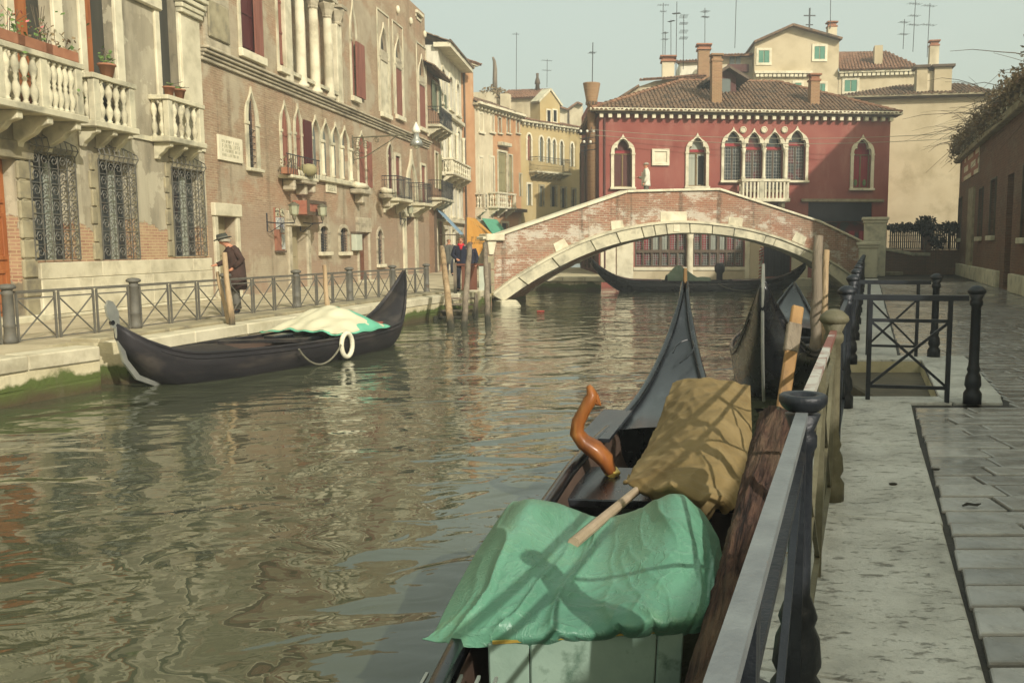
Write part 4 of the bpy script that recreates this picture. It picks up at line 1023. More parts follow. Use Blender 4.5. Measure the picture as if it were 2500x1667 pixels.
# ================================================================== houses beyond the brick palace, along the left bank
def ptY(px_, Y): return ((px_ - CX) / FP * Y * 1.0, Y)
def house(p0, p1, name, label, mat, ztop, holes_fn=None, body=6.0, eave=None, emat='istrian', z0=0.0, cat='house'):
    f = Fac(p0, p1); t = fthing(f, name, label, cat); h = []
    if holes_fn: holes_fn(f, t, h)
    wall(t, h, 0, f.L, z0, ztop, mat, depth=.28, body=body)
    if eave:
        MB().box(-.15, f.L+.15, -.35, 0.0, ztop-.12, ztop+.02).build('eaves', emat, t)
        n = int(f.L / eave)
        bm_ = MB().box(-.06, .06, -.26, 0, -.2, 0).mesh('modillion', emat)
        for i in range(n): link('modillion', bm_, t, loc=((i+.5)*f.L/n, -.001, ztop-.125))
    return f, t
def c1(f, t, h):
    for (xl, xr, yt, yb) in ((1057, 1068, 205, 272), (1074, 1082, 228, 290)):
        a, b, z0, z1 = f.rect(xl, xr, yt, yb); win(t, h, (a, b, z0, z1), fw=.1, cmat='green_shutter', leaf=[(a-.5, a-.05, z0, z1), (b+.05, b+.5, z0, z1)])
    for (xl, xr, yt, yb) in ((1062, 1069, 375, 460), (1076, 1082, 392, 465)):
        a, b, z0, z1 = f.rect(xl, xr, yt, yb); win(t, h, (a, b, z0, z1), fw=.1, cmat='olive_blind', leaf=[(b+.05, b+.6, z0, z1)])
    for (y0, dp) in ((300, .7), (480, .7)):
        z_ = f.z(1070, y0, .7); balcony(t, 1.0, f.L-.3, z_, dp, .9, 1, 'istrian', iron=True, brackets=4, bh=.5)
    a, b, z0, z1 = f.rect(1068, 1080, 540, 660); win(t, h, (a, b, .05, z1), fw=.12, fill='panel', cmat='olive_door')
f, t = house(ptY(1041, 46.6), ptY(1083, 51.2), 'pink_brick_house', 'narrow pinkish brick house with green shutters and iron balconies past the palace', 'pink_brick', 10.6, c1)
tiles(t, (-.1,-.6,10.6), (f.L+.1,-.6,10.6), (f.L+.1,3,12.2), (-.1,3,12.2), name='roof')
def c2(f, t, h):
    for i in range(3):
        a = .8 + i*2.3; b = a + 1.0
        win(t, h, (a, b, 9.6, 11.5), 'round', .7, .16, fill='pane', pmat='dark_in', fmat='white_trim', sill=.15)
        win(t, h, (a, b, 5.9, 8.6), 'round', .75, .16, fill='pane', pmat='pane_grey', fmat='white_trim', sill=.15)
        MB().lathe([(.13,0),(.13,.1),(.1,.15),(.09,2.2),(.14,2.4)], (b+.62, -.12, 5.9), 10).build('column', 'white_trim', t, True)
        win(t, h, (a, b, 3.2, 5.0), fw=.16, fill='pane', pmat='pane_dark', fmat='white_trim', sill=.12)
        win(t, h, (a, b, .1, 2.4), fw=.16, fill='panel', cmat='olive_door', fmat='istrian')
    for z_ in (2.8, 5.4, 9.0): MB().box(0, f.L, -.22, 0.0, z_, z_+.25).build('string_course', 'white_trim', t, bevel=.03)
    balcony(t, .5, f.L-.5, 5.65, .6, .8, [8], 'white_trim', ped=(0, 1), brackets=4)
f, t = house((-9.42, 51.2), (-9.30, 58.4), 'white_ornate_house', 'white ornate house with columns and deep eaves past the pink brick house', 'white_plaster', 12.6, c2)
MB().box(-.25, f.L+.2, -.75, .2, 12.45, 12.7).build('eaves', 'white_trim', t); MB().box(-.3, f.L+.25, -.8, -.7, 12.7, 12.85).build('gutter', 'frame_brown', t)
tiles(t, (-.3,-.75,12.72), (f.L+.2,-.75,12.72), (f.L-.5,3,14.2), (1.0,3,14.2), name='roof')
antenna(f.w(2.5, 3, 14.1), 3.0, 'thin aerial on the white ornate house')
def c3(f, t, h):
    MB().tube([(.35,-.08,0), (.35,-.08,13)], .06, 6).build('drain_pipe', 'frame_brown', t, True)
f, t = house((-9.36, 58.4), (-8.72, 59.8), 'orange_house', 'narrow tall orange plaster house beside the white ornate house', 'orange_plaster', 13.2, c3, eave=.5)
tiles(t, (-.2,-.4,13.25), (f.L+.4,-.4,13.25), (f.L+.4,3,14.0), (-.2,3,14.0), name='roof', mat='roof_tile_red')
def c4(f, t, h):
    def wr(xl, xr, yt, yb, **kw): a, b, z0, z1 = f.rect(xl, xr, yt, yb); return win(t, h, (a, b, z0, z1), **kw)
    for (xl, xr) in ((1170, 1178), (1196, 1204)): wr(xl, xr, 278, 322, fw=.12, fill='pane', pmat='pane_teal', sill=.14, fmat='white_trim')
    for xl in (1216, 1237, 1260): wr(xl, xl+7, 288, 325, fw=.08, fill='pane', pmat='pane_grey', sill=.1)
    for (xl, xr) in ((1170, 1178), (1196, 1205)): wr(xl, xr, 385, 470, fw=.14, fill='pane', pmat='lead_dark', fmat='white_trim')
    wr(1216, 1236, 372, 470, fw=.14, cmat='olive_blind', fmat='istrian', sill=.1)
    wr(1242, 1250, 380, 470, fw=.1, cmat='olive_blind')
    wr(1268, 1273, 425, 480, fw=.08, cmat='green_shutter')
    s0, s1 = f.s(1214, 355), f.s(1238, 355); z_ = f.z(1226, 358); MB().box(s0, s1, -.4, 0.0, z_, z_+.25).build('window_hood', 'istrian', t, bevel=.03)
    for (xl, xr) in ((1141, 1186), (1214, 1258)):
        balcony(t, max(.05, f.s(xl, 500, .7)), f.s(xr, 500, .7), f.z((xl+xr)/2, 505, .7), .75, .95, [4], 'white_trim', ped=(0, .5, 1), brackets=3, bh=.6)
    a, b, z0, z1 = f.rect(1168, 1182, 540, 640); win(t, h, (a, b, .05, z1), fw=.15, fill='panel', cmat='dark_leaf')
    a, b, z0, z1 = f.rect(1225, 1240, 545, 630); win(t, h, (a, b, .05, z1), fw=.15, fill='panel', cmat='dark_leaf')
    MB().box(f.s(1240, 520), f.L, -.5, 0.0, f.z(1255, 518), f.z(1255, 510)).build('shop_canopy', 'frame_brown', t)
f, t = house((-8.72, 59.8), ptY(1275, 66), 'orange_balcony_house', 'orange and cream house with two white stone balconies left of the bridge', 'orange_plaster', 10.75, c4, eave=.45)
MB().box(0.1, 2.5, -.012, .0, .1, 10.6).build('cream_strip', 'pale_plaster', t)
MB().box(-.1, f.L, -.5, -.36, 10.7, 10.85).build('gutter', 'white_trim', t)
tiles(t, (-.1,-.4,10.8), (f.L+.1,-.4,10.8), (f.L+.1,2.5,11.9), (-.1,2.5,11.9), name='roof')
FC4 = f
def c5(f, t, h):
    def wr(xl, xr, yt, yb, **kw): a, b, z0, z1 = f.rect(xl, xr, yt, yb); return win(t, h, (a, b, z0, z1), **kw)
    for i, (xl, xr, yt) in enumerate(((1287, 1296, 328), (1317, 1325, 334), (1336, 1343, 338), (1349, 1356, 341), (1367, 1374, 345), (1393, 1399, 350))):
        wr(xl, xr, yt, 392+i*3, k='round', spring=.82, fw=.14, fill='pane', pmat='pane_grey' if i else 'red_shutter', fmat='white_trim', rise=1.0)
    for (xl, xr, yt, yb, m_) in ((1288, 1296, 450, 502, 'pane_grey'), (1318, 1326, 455, 505, 'pane_grey'), (1346, 1357, 456, 505, 'dark_in'), (1371, 1381, 460, 508, 'dark_in'), (1397, 1404, 463, 510, 'dark_in')):
        wr(xl, xr, yt, yb, fw=.14, fill='pane', pmat=m_, fmat='white_trim' if xl < 1300 else 'grey_stone')
    balcony(t, f.s(1311, 425, .8), f.s(1392, 430, .8), f.z(1350, 420, .8), .85, 1.0, 1, 'istrian', iron=True, brackets=7, bh=.35)
    s0, s1 = f.s(1318, 280), f.s(1366, 280); zg = f.z(1342, 252)
    g = MB().box(s0, s1, -.03, 1.0, 10.3, zg).prism([(s0,zg),((s0+s1)/2, f.z(1345, 224)),(s1,zg)], -.03, 1.0).build('gable', 'yellow_plaster', t)
    m_ = (s0+s1)/2; za = f.z(1345, 222)
    for (p, q) in (((s0-.2, zg-.05), (m_, za+.1)), ((m_, za+.1), (s1+.2, zg-.05))): MB().bar((p[0],.3,p[1]), (q[0],.3,q[1]), .9, .14).build('gable_cornice', 'istrian', g)
    for xl in (1334, 1349):
        a, b, z0, z1 = f.rect(xl, xl+8, 270, 298)
        MB().ring([(a,z0),(a,z1),(b,z1),(b,z0)], [(a-.1,z0-.1),(a-.1,z1+.1),(b+.1,z1+.1),(b+.1,z0-.1)], -.1, -.02, closed=True).build('gable_window', 'white_trim', g); MB().box(a, b, -.06, -.032, z0, z1).build('pane', 'dark_in', g)
f, t = house(ptY(1275, 66), ptY(1422, 71.2), 'yellow_house', 'yellow house with arched windows, iron balcony and central gable beyond the bridge', 'yellow_plaster', 10.5, c5, eave=.42)
tiles(t, (0,-.35,10.55), (f.L,-.35,10.55), (f.L,2.0,11.1), (0,2.0,11.1), name='roof', mat='roof_tile_red')
# taller cream house behind, and its neighbour
f, t = house(ptY(1165, 74), ptY(1322, 73), 'cream_back_house', 'cream house with red tiled roof behind the orange and yellow houses', 'pale_plaster', 13.2, None, 5)
tiles(t, (2,-.3,13.25), (f.L,-.3,13.25), (f.L,3,14.4), (2,3,14.4), name='roof', mat='roof_tile_red')
MB().box(0, 2.2, -1.2, 1, 9, 13.6).build('stair_tower', 'pale_plaster', t); MB().box(2.6, 3.3, -1.3, -.6, 11, 13.4).build('chimney_stack', 'pale_plaster', t)
st = thing('roof_chimney', 'tall thin leaning chimney rising from a bush-topped roof', 'chimney', f.w(f.s(1213, 210), -.5, 13.2))
MB().tube([(0,0,0), (0,0,1.4), (.02,0,2.3), (-.03,0,2.9), (-.14,0,3.2)], [.2,.19,.17,.12,.08], 8).build('shaft', 'pole_grey', st, True)
bu = thing('roof_shrub', 'brown dried shrub around the foot of the thin chimney', 'shrub', f.w(f.s(1211, 212), -.8, 13.3))
def leafball(t, name, mat, c, r3, n, s, seed=1):
    r = random.Random(seed); mb = MB()
    for i in range(n):
        d = Vector((r.gauss(0,1), r.gauss(0,1), r.gauss(0,1))).normalized() * (r.random() ** .4)
        q = Vector(c) + Vector((d.x*r3[0], d.y*r3[1], d.z*r3[2])); a = Vector((r.gauss(0,1), r.gauss(0,1), r.gauss(0,1))).normalized(); b = a.orthogonal().normalized()*s*.45; a *= s*r.uniform(.6,1.3)
        mb.add([q, q+a*.5+b, q+a, q+a*.5-b], [(0,1,2,3)])
    return mb.build(name, mat, t)
leafball(bu, 'foliage', 'vine_brown', (0,0,.3), (1.2,.6,.5), 260, .22, 4); MB().tube([(0,0,-.2),(0,0,.5)], .05, 5).build('stem', 'twig', bu)
antenna(f.w(f.s(1252, 240), 1, 14.0), 4.6, 'tall aerial with small top on the cream house behind the orange house', ((.97,.5),))
antenna(f.w(f.s(1328, 230), 1, 14.2), 2.2, 'short aerial near the gable of the yellow house', ((.95,.8),(.6,.7)))
cp = thing('roof_finial', 'small dark chimney pot on the ridge of the cream house behind', 'chimney', f.w(f.s(1293, 230), 2.5, 14.2)); MB().lathe([(.2,0),(.16,.5),(.24,.55),(.2,.8),(.1,1.1),(.12,1.4)], n=8).build('pot', 'frame_brown', cp, True)
f7 = Fac(ptY(1362, 86), ptY(1424, 86)); t = fthing(f7, 'plain_gabled_house', 'plain cream gabled wall between the yellow house and the red house', 'house')
zz = [f7.z(x, y) for x, y in ((1363, 262), (1386, 270), (1410, 253), (1422, 258))]; ss = [f7.s(x, 262) for x in (1363, 1386, 1410, 1422)]
MB().prism([(0,0),(f7.L,0)] + [(s_, z_) for s_, z_ in reversed(list(zip(ss, zz)))], 0, 4).build('wall', 'pale_plaster', t)
for i in (0, 1, 2): MB().bar((ss[i],-.1,zz[i]+.05), (ss[i+1],-.1,zz[i+1]+.05), .7, .15).build('roof_edge', 'roof_tile_red', t)
MB().tube([(ss[1]+.1,-.1,0), (ss[1]+.1,-.1,zz[1])], .07, 6).build('drain_pipe', 'frame_brown', t)

# ================================================================== red house
FR = Fac(ptY(1463, 45.6), ptY(2160, 47.0))
Rh = fthing(FR, 'red_house', 'dark red plastered house with white ogee gothic windows and tiled roof behind the bridge', 'house')
hR = []; LR = FR.L; zE = FR.z(1800, 283); zG = FR.z(1800, 272)
def rr(xl, xr, yt, yb): return FR.rect(xl, xr, yt, yb)
def ogee_win(xo0, xo1, ya, yb, fillm, cm, blind=True, rows=0, fill='glass', nm='window', fwp=7.2, trans=None):
    fw = (FR.s(xo0+fwp, 400) - FR.s(xo0, 400))
    a, b, z0, z1 = rr(xo0+fwp, xo1-fwp, ya, yb-6)
    ztop = z1 - fw*1.5
    sp = .70
    fr = win(Rh, hR, (a, b, z0, ztop), 'tref', sp, fw, .09, 'white_trim', fill, cm, ok='ogee', rise=1.5, pmat=fillm, sill=.12, depth=.28, rows=rows, name=nm)
    zs = z0 + (ztop-z0)*sp
    if blind: MB().box(a+.03, b-.03, .24, .278, zs+.02, zs+.16).build('red_blind', 'blind_red', fr)
    # slender inner moulding of the arch
    MB().ring(path(a+.05, b-.05, zs-.02, ztop-.06, zs, 'tref'), path(a-.002, b+.002, zs-.02, ztop, zs, 'tref'), .05, .10).build('inner_moulding', 'istrian', fr)
    return fr, a, b, z0, zs
f1, a, b, z0, zs = ogee_win(1491.5, 1550, 328, 463, 'curtain_pale', 'window_brown')
MB().box(lerp(a,b,.44), lerp(a,b,.52), .268, .279, z0, zs-.1).build('curtain_gap', 'dark_in', f1)
f2, a, b, z0, zs = ogee_win(1673.5, 1730.5, 325, 461, 'curtain_pale', 'window_brown')
MB().box(lerp(a,b,.62), b-.06, .265, .279, z0+.1, zs-.15).build('curtain_gap', 'dark_in', f2)
for (x0, x1, ya, yb, m_) in ((1761, 1818, 310.5, 447, 'lead_dark'), (1811, 1868, 313, 470, 'lead_red'), (1861, 1918, 313, 470, 'lead_dark'), (1916, 1973, 308.5, 447, 'lead_red')):
    ogee_win(x0, x1, ya, yb, m_, 'frame_brown', fill='lead', fwp=6.6, nm='gothic_light')
f3, a, b, z0, zs = ogee_win(2076, 2133, 329, 466, 'curtain_red', 'window_brown', blind=False)
for u in (.25, .75): MB().ell((lerp(a,b,u), .22, z0+.3), .10, .04, .18, 8, 6).build('indoor_plant', 'leaf_green', f3)
# columns between the four lights
for x_ in (1814.5, 1864.5, 1917): 
    s_, z_ = FR.px(x_, 363); zb = FR.z(x_, 438)
    MB().lathe([(.12,0),(.12,.1),(.085,.15),(.08,z_-zb-.25),(.14,z_-zb)], (s_, -.10, zb), 12).build('column', 'white_trim', Rh, True)
for x_ in (1814, 1865, 1915):
    s_, z_ = FR.px(x_, 317.5); mb = MB(); rg = []
    for (r_, y_) in ((.17, -.002), (.17, -.07), (.13, -.10), (.12, -.07), (.0, -.07)): rg.append([(s_+r_*math.cos(k*math.pi/8), y_, z_+r_*math.sin(k*math.pi/8)) for k in range(16)])
    mb.loft(rg, cap=False).build('medallion', 'white_trim', Rh)
# stone balcony
z_ = FR.z(1868, 484, .9); bs0, bs1 = FR.s(1812, 460, .9), FR.s(1927, 460, .9)
bal = MB().box(bs0-.05, bs1+.05, -.95, 0.0, z_-.18, z_).build('balcony', 'white_trim', Rh, bevel=.02)
hb = FR.z(1868, 437, .9) - z_
MB().box(bs0-.04, bs1+.04, -.95, -.78, z_+hb-.14, z_+hb).box(bs0-.04, bs0+.13, -.78, 0.0, z_+hb-.139, z_+hb-.001).box(bs1-.13, bs1+.04, -.78, 0.0, z_+hb-.139, z_+hb-.001).build('hand_rail', 'white_trim', bal, bevel=.015)
pm = MB().box(-.045, .045, -.05, .05, 0, hb-.14).mesh('balcony_post', 'white_trim')
for i in range(13):
    if i == 5: MB().box(lerp(bs0,bs1,i/12)-.12, lerp(bs0,bs1,i/12)+.12, -.93, -.8, z_, z_+hb-.14).build('pedestal', 'istrian', bal)
    else: link('balcony_post', pm, bal, loc=(lerp(bs0+.06, bs1-.06, i/12), -.86, z_))
for i in range(1, 3): link('balcony_post', pm, bal, loc=(bs1-.05, -.86+i*.3, z_)); link('balcony_post', pm, bal, loc=(bs0+.05, -.86+i*.3, z_))
for x_ in (bs0+.25, bs1-.25): MB().box(x_-.1, x_+.1, -.8, 0.0, z_-.5, z_-.18).build('bracket', 'istrian', bal, bevel=.08, seg=2)
# shop front with dark lintel and red curtains on the quay side
s0, s1 = FR.s(1962, 510), FR.s(2152, 510); zt = FR.z(2060, 493)
MB().box(s0-.15, s1+.05, -.2, 0.0, zt, zt+.14).build('shop_cornice', 'grey_stone', Rh)
hR.append(dict(a=s0+.25, b=s1-.5, z0=.3, z1=zt-.02, d=.5))
sh = MB().box(s0+.27, s1-.52, .05, .12, zt-1.0, zt-.03).build('shop_fascia', 'shop_dark', Rh)
MB().prism([(s0+.3,.3),(s1-.55,.3),(s1-.55,zt-1.3),(s1-1.2,zt-1.05),(s0+1.0,zt-1.05),(s0+.3,zt-1.3)], .30, .34).build('curtained_window', 'lead_red', sh)
for i in range(6): MB().box(lerp(s0+.5, s1-.9, i/5)-.18, lerp(s0+.5, s1-.9, i/5)+.12, .22, .29, .5, zt-1.5).build('curtain', 'curtain_red', sh)
# ground floor on the canal: stone piers, leaded windows, column, water gate
def lead_window(xl, xr, yt, yb):
    a, b, z0, z1 = rr(xl, xr, yt, yb); hR.append(dict(a=a, b=b, z0=z0, z1=z1, d=.3))
    o = MB().box(a, b, .2, .23, z0, z1).build('canal_window', 'lead_mix', Rh)
    mb = MB()
    for i in range(7): x = lerp(a, b, i/6); mb.box(x-(.07 if i in (0,3,6) else .045), x+(.07 if i in (0,3,6) else .045), .08, .19, z0, z1)
    for u in (0, .42, 1): zz = lerp(z0, z1, u); mb.box(a+.08, b-.08, .081, .191, zz-.08, zz+.08)
    mb.build('casement', 'frame_brown', o)
    ms = MB(); nx, nz = 22, 16
    for i in range(nx+1): x = lerp(a, b, i/nx); ms.box(x-.01, x+.01, .16, .195, z0, z1)
    for j in range(nz+1): zz = lerp(z0, z1, j/nz); ms.box(a, b, .162, .197, zz-.01, zz+.01)
    ms.build('leading', 'steel', o)
    for i in range(6):
        x0, x1 = lerp(a, b, i/6)+.06, lerp(a, b, (i+1)/6)-.06
        if i in (1, 4): MB().box(x0, lerp(x0,x1,.6), .192, .199, lerp(z0,z1,.45), z1).build('curtain', 'curtain_red', o)
        if i in (2, 3): MB().box(x0, x1, .192, .199, lerp(z0,z1,.46), z1).build('curtain', 'curtain_pale', o)
lead_window(1550, 1676, 560, 652); lead_window(1692, 1816, 560, 652)
zsil = FR.z(1700, 652)
MB().box(FR.s(1546, 655), FR.s(1818, 655), -.10, 0.0, zsil-.18, zsil-.002).build('canal_sill', 'white_trim', Rh, bevel=.02)
MB().box(FR.s(1546, 655), FR.s(1818, 655), -.05, 0.0, WZ-.3, zsil-.181).build('canal_base', 'cream_plaster', Rh)
s_ = FR.s(1684, 600); zt2 = FR.z(1684, 555)
MB().lathe([(.22,0),(.22,.15),(.17,.2),(.16,zt2-WZ-.9),(.19,zt2-WZ-.8),(.17,zt2-WZ-.75),(.26,zt2-WZ-.4),(.27,zt2-WZ-.3)], (s_, -.05, WZ+.3), 16).box(s_-.3, s_+.3, -.33, .2, zt2, zt2+.16).build('canal_column', 'white_trim', Rh, True)
for (xl, xr, m_) in ((1466, 1503, 'white_trim'), (1505, 1546, 'white_trim'), (1818, 1830, 'white_trim'), (1932, 1972, 'istrian')):
    MB().box(FR.s(xl, 620), FR.s(xr, 620), -.07, 0.0, WZ+.25, FR.z(1560, 545)).build('stone_pier', m_, Rh, bevel=.02)
MB().box(FR.s(1831, 620), FR.s(1863, 620), -.03, 0.0, WZ+.25, FR.z(1840, 560)).build('stucco_pier', 'cream_plaster', Rh)
a, b, z0, z1 = rr(1865, 1931, 590, 676); hR.append(dict(a=a, b=b, z0=z0, z1=z1, d=.5))
o = MB().box(a, b, .3, .34, z0, z1).build('water_gate', 'shop_dark', Rh)
mb = MB()
for i in range(9): x = lerp(a, b, i/8); mb.box(x-.02, x+.02, .2, .24, z0, z1)
for i in range(7): zz = lerp(z0, z1, i/6); mb.box(a, b, .22, .26, zz-.02, zz+.02)
mb.build('gate_bars', 'black_iron', o)
MB().box(FR.s(1831, 676), FR.s(1975, 676), -.6, -.08, WZ-.3, z0-.05).build('water_steps', 'istrian', Rh, bevel=.03)
wall(Rh, hR, 0, LR, WZ-.5, zE, 'red_plaster', depth=.3, body=9.0, top=False)
# stone plaque between the left windows
# eaves, modillions, gutter
MB().box(-.2, LR+.25, -.34, 0.0, zE+.0, zE+.09).build('eaves_board', 'frame_brown', Rh)
MB().box(-.5, LR+.45, -.50, -.345, zE+.10, zE+.25).build('gutter', 'white_trim', Rh, bevel=.03)
bm_ = MB().box(-.09, .09, -.28, 0.0, -.2, 0).mesh('modillion', 'white_trim')
for i in range(35): link('modillion', bm_, Rh, loc=(lerp(.1, LR-.05, i/34), -.002, zE-.002))
s_ = FR.s(1476, 400); MB().tube([(s_,-.06,.3), (s_,-.06,zE)], .05, 6).build('drain_pipe', 'umber_plaster', Rh)
ze = zE + .16; rx0, rx1, ry, rz_ = FR.s(1685, 207), FR.s(1915, 205), 4.6, ze+2.35
tiles(Rh, (-.45,-.45,ze), (LR+.4,-.45,ze), (10.4,ry,rz_), (5.0,ry,rz_), name='roof')
tiles(Rh, (LR+.4,-.45,ze), (LR+.4,9.4,ze), (10.4,ry+.3,rz_), (10.4,ry,rz_), name='roof_hip')
tiles(Rh, (-.45,9.4,ze), (-.45,-.45,ze), (5.0,ry,rz_), (5.0,ry+.3,rz_), name='roof_hip')
tiles(Rh, (LR+.4,9.4,ze), (-.45,9.4,ze), (5.0,ry+.3,rz_), (10.4,ry+.3,rz_), name='roof_back')
mb = MB()
for (p, q) in (((-.45,-.45,ze), (5.0,ry,rz_)), ((5.0,ry+.15,rz_), (10.4,ry+.15,rz_)), ((LR+.4,-.45,ze), (10.4,ry,rz_))):
    p, q = Vector(p), Vector(q); n = int((q-p).length/.38)
    for i in range(n): mb.tube([p.lerp(q, i/n)+Vector((0,0,.06)), p.lerp(q, (i+1.1)/n)+Vector((0,0,.04))], [.13,.10], 6)
mb.build('ridge_tiles', 'roof_tile_red', Rh, kind='stuff')
# dormer and chimneys on the red roof
Fd = Fac(FR.w(0, 2.6, 0)[:2], FR.w(LR, 2.6, 0)[:2])
a, b = Fd.s(1742, 220), Fd.s(1797, 220); z0 = ze+1.2; z1 = Fd.z(1770, 186)
dm = MB().box(a, b, 2.6, 4.4, z0, z1).build('dormer', 'umber_plaster', Rh)
MB().box(lerp(a,b,.28), lerp(a,b,.74), 2.55, 2.62, z0+.1, z1-.15).build('window', 'pane_grey', dm)
apx = (a+b)/2+.1; zp_ = Fd.z(1765, 166)
for (p, q) in (((a-.7, z1-.45), (apx, zp_)), ((apx, zp_), (b+.6, z1-.2))): MB().bar((p[0],3.2,p[1]), (q[0],3.2,q[1]), 2.2, .14).build('dormer_roof', 'frame_brown', dm)
MB().prism([(a,z1-.02),(apx,zp_-.1),(b,z1-.02)], 2.6, 4.4).build('dormer_gable', 'umber_plaster', dm)
Fc = Fac(FR.w(0, 1.0, 0)[:2], FR.w(LR, 1.0, 0)[:2])
s_ = Fc.s(1748, 220); zt = Fc.z(1748, 152)
chimney(Rh, s_, 1.0, ze+.1, zt-ze-.1, .52, 'chimney_brick', 'chimney_brick', 1.15)
s_ = Fc.s(1987, 230); zt = Fc.z(1987, 200); chimney(Rh, s_, 1.0, ze+.1, zt-ze-.1, .48, 'chimney_brick', 'terracotta', 1.2)
plate(FR, 1592, 1633, 365, 404, 'relief_plaque', 'square framed white stone relief on the red wall between two windows', 'white_trim', 0, .05, .12, cat='plaque')
# narrow side wing with big conical chimney
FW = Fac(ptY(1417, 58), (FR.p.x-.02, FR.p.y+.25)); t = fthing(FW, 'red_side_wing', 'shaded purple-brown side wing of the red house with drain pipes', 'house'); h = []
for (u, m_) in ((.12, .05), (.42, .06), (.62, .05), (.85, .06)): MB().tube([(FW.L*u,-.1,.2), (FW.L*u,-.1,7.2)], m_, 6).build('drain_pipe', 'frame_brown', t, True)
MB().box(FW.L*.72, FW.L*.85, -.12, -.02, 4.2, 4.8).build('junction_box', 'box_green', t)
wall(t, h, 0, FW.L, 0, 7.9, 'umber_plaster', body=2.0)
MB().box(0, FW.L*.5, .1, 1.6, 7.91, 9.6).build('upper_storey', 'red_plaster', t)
p = at_y(1446, 268, 46.0); ct = thing('conical_chimney', 'large flaring brick chimney like an upturned cone beside the red house roof', 'chimney', (p.x-.03, 46.0, 3.4))
zt = at_y(1446, 204, 46).z - 3.4; zm = at_y(1446, 246, 46).z - 3.4
MB().lathe([(.22,0),(.22,zm-.3),(.25,zm-.25),(.26,zm-.1),(.30,zm-.05),(.29,zm+.02),(.43,zt-.06),(.44,zt),(.36,zt)], n=18).build('brick_cone', 'chimney_brick', ct, True)
for i in range(10): th = i*math.tau/10; MB().box(.27*math.cos(th)-.04, .27*math.cos(th)+.04, .27*math.sin(th)-.04, .27*math.sin(th)+.04, zm-.22, zm-.08).build('corbel', 'frame_brown', ct)
antenna((p.x, 46.0, 3.4+zt), 2.0, 'thin rod aerial on the conical chimney', ((.75,.3),))
# ladder of brackets and insulators at the corner
t = thing('insulator_rack', 'iron rack of white wire insulators on the corner of the red house', 'insulator', at_y(1440, 325, 45.2)); mb = MB()
for i in range(4): mb.tube([(-.5,0,-.3*i), (.3,0,-.3*i+.1)], .02, 5)
mb.tube([(-.3,0,-1.1), (.1,0,.3)], .02, 5).build('arms', 'black_iron', t)
for i in range(5): MB().lathe([(.05,0),(.07,.06),(.04,.12)], (-.45+.16*i, 0, .03-.26*((i*2) % 4)), 8).build('insulator', 'white_paint', t)
for (y0, y1, lab) in ((317, 325, 'upper thin wire strung across the red house front'), (330, 338, 'lower thin wire strung across the red house front')):
    p, q = at_y(1443, y0, 45.1), at_y(2335, y1, 46)
    tag(MB().tube([p.lerp(q, i/12) - Vector((0,0,.35*(1-(i/6-1)**2))) for i in range(13)], .014, 4).build('wire', 'wire'), lab, 'wire', 'wires over the canal')

# ================================================================== houses behind the red house
f, t = house(ptY(1832, 62), ptY(2032, 62), 'gabled_cream_house', 'tall cream house with gable and teal shuttered windows behind the red roof', 'cream_plaster', 14.8, None, 6)
zg = [f.z(1835, 108), f.z(1933, 66), f.z(2030, 100)]; sg = [0.0, f.s(1933, 90), f.L]
MB().prism([(0,14.75),(f.L,14.75),(sg[2],zg[2]),(sg[1],zg[1]),(sg[0],zg[0])], .001, 6).build('gable_wall', 'cream_plaster', t)
for i in (0, 1): MB().bar((sg[i]-.1*(1-i),2.8,zg[i]+.05), (sg[i+1]+.1*i,2.8,zg[i+1]+.05), 6.6, .14).build('roof', 'roof_tile', t)
for (xl, xr, yt, yb) in ((1852, 1878, 124, 154), (1988, 2014, 114, 145), (1996, 2014, 205, 236), (1896, 1912, 205, 232), (1940, 1956, 203, 230)):
    a, b, z0, z1 = f.rect(xl, xr, yt, yb)
    o = MB().ring([(a,z0),(a,z1),(b,z1),(b,z0)], [(a-.16,z0-.16),(a-.16,z1+.16),(b+.16,z1+.16),(b+.16,z0-.16)], -.06, .01, closed=True).build('window', 'white_trim', t)
    for (u, v) in ((.02,.46), (.54,.98)): MB().box(lerp(a,b,u), lerp(a,b,v), -.04, -.001, z0, z1).build('shutter', 'teal_shutter', o)
def dentils(f, t, x0, x1, z, n, mat='white_trim'):
    MB().box(x0, x1, -.3, 0.0, z, z+.16).build('cornice', mat, t)
    m_ = MB().box(-.11, .11, -.22, 0, -.22, 0).mesh('dentil', mat)
    for i in range(n): link('dentil', m_, t, loc=(lerp(x0+.2, x1-.2, i/(n-1)), -.001, z-.002))
dentils(f, t, 0, f.L*.68, f.z(1900, 181), 13)
zt = f.z(2035, 62); chimney(t, f.L-.35, 0.75, 14.0, zt-14, .6, 'pale_plaster', 'terracotta', 1.1)
fin = thing('iron_cross', 'iron cross finial on the gable of the cream house', 'finial', f.w(f.s(1978, 80), .3, zg[1]-.9)); MB().tube([(0,0,0),(0,0,2.2)], .06, 5).bar((-.4,0,1.7),(.4,0,1.7),.07).bar((-.25,0,1.1),(.25,0,1.1),.06).build('cross', 'antenna', fin); MB().lathe([(.2,0),(.24,.4),(.12,.6)], n=8).build('foot', 'chimney_brick', fin)
Fw = Fac(ptY(2033, 62), ptY(2236, 62*.985)); t = fthing(Fw, 'long_wing_house', 'long cream wing with brown tiled roof behind the plain cream wall', 'house')
z_w = Fw.z(2130, 172); wall(t, [], 0, Fw.L, 3, z_w, 'cream_plaster', body=6)
dentils(Fw, t, 0, Fw.L+.5, z_w-.16, 20)
z2 = Fw.z(2160, 92)
tiles(t, (0,-.4,z_w+.05), (Fw.L-.3,-.4,z_w+.05), (Fw.L-2.0,3.5,z2-.2), (0,3.5,z2-.1), name='roof', mat='roof_tile_red')
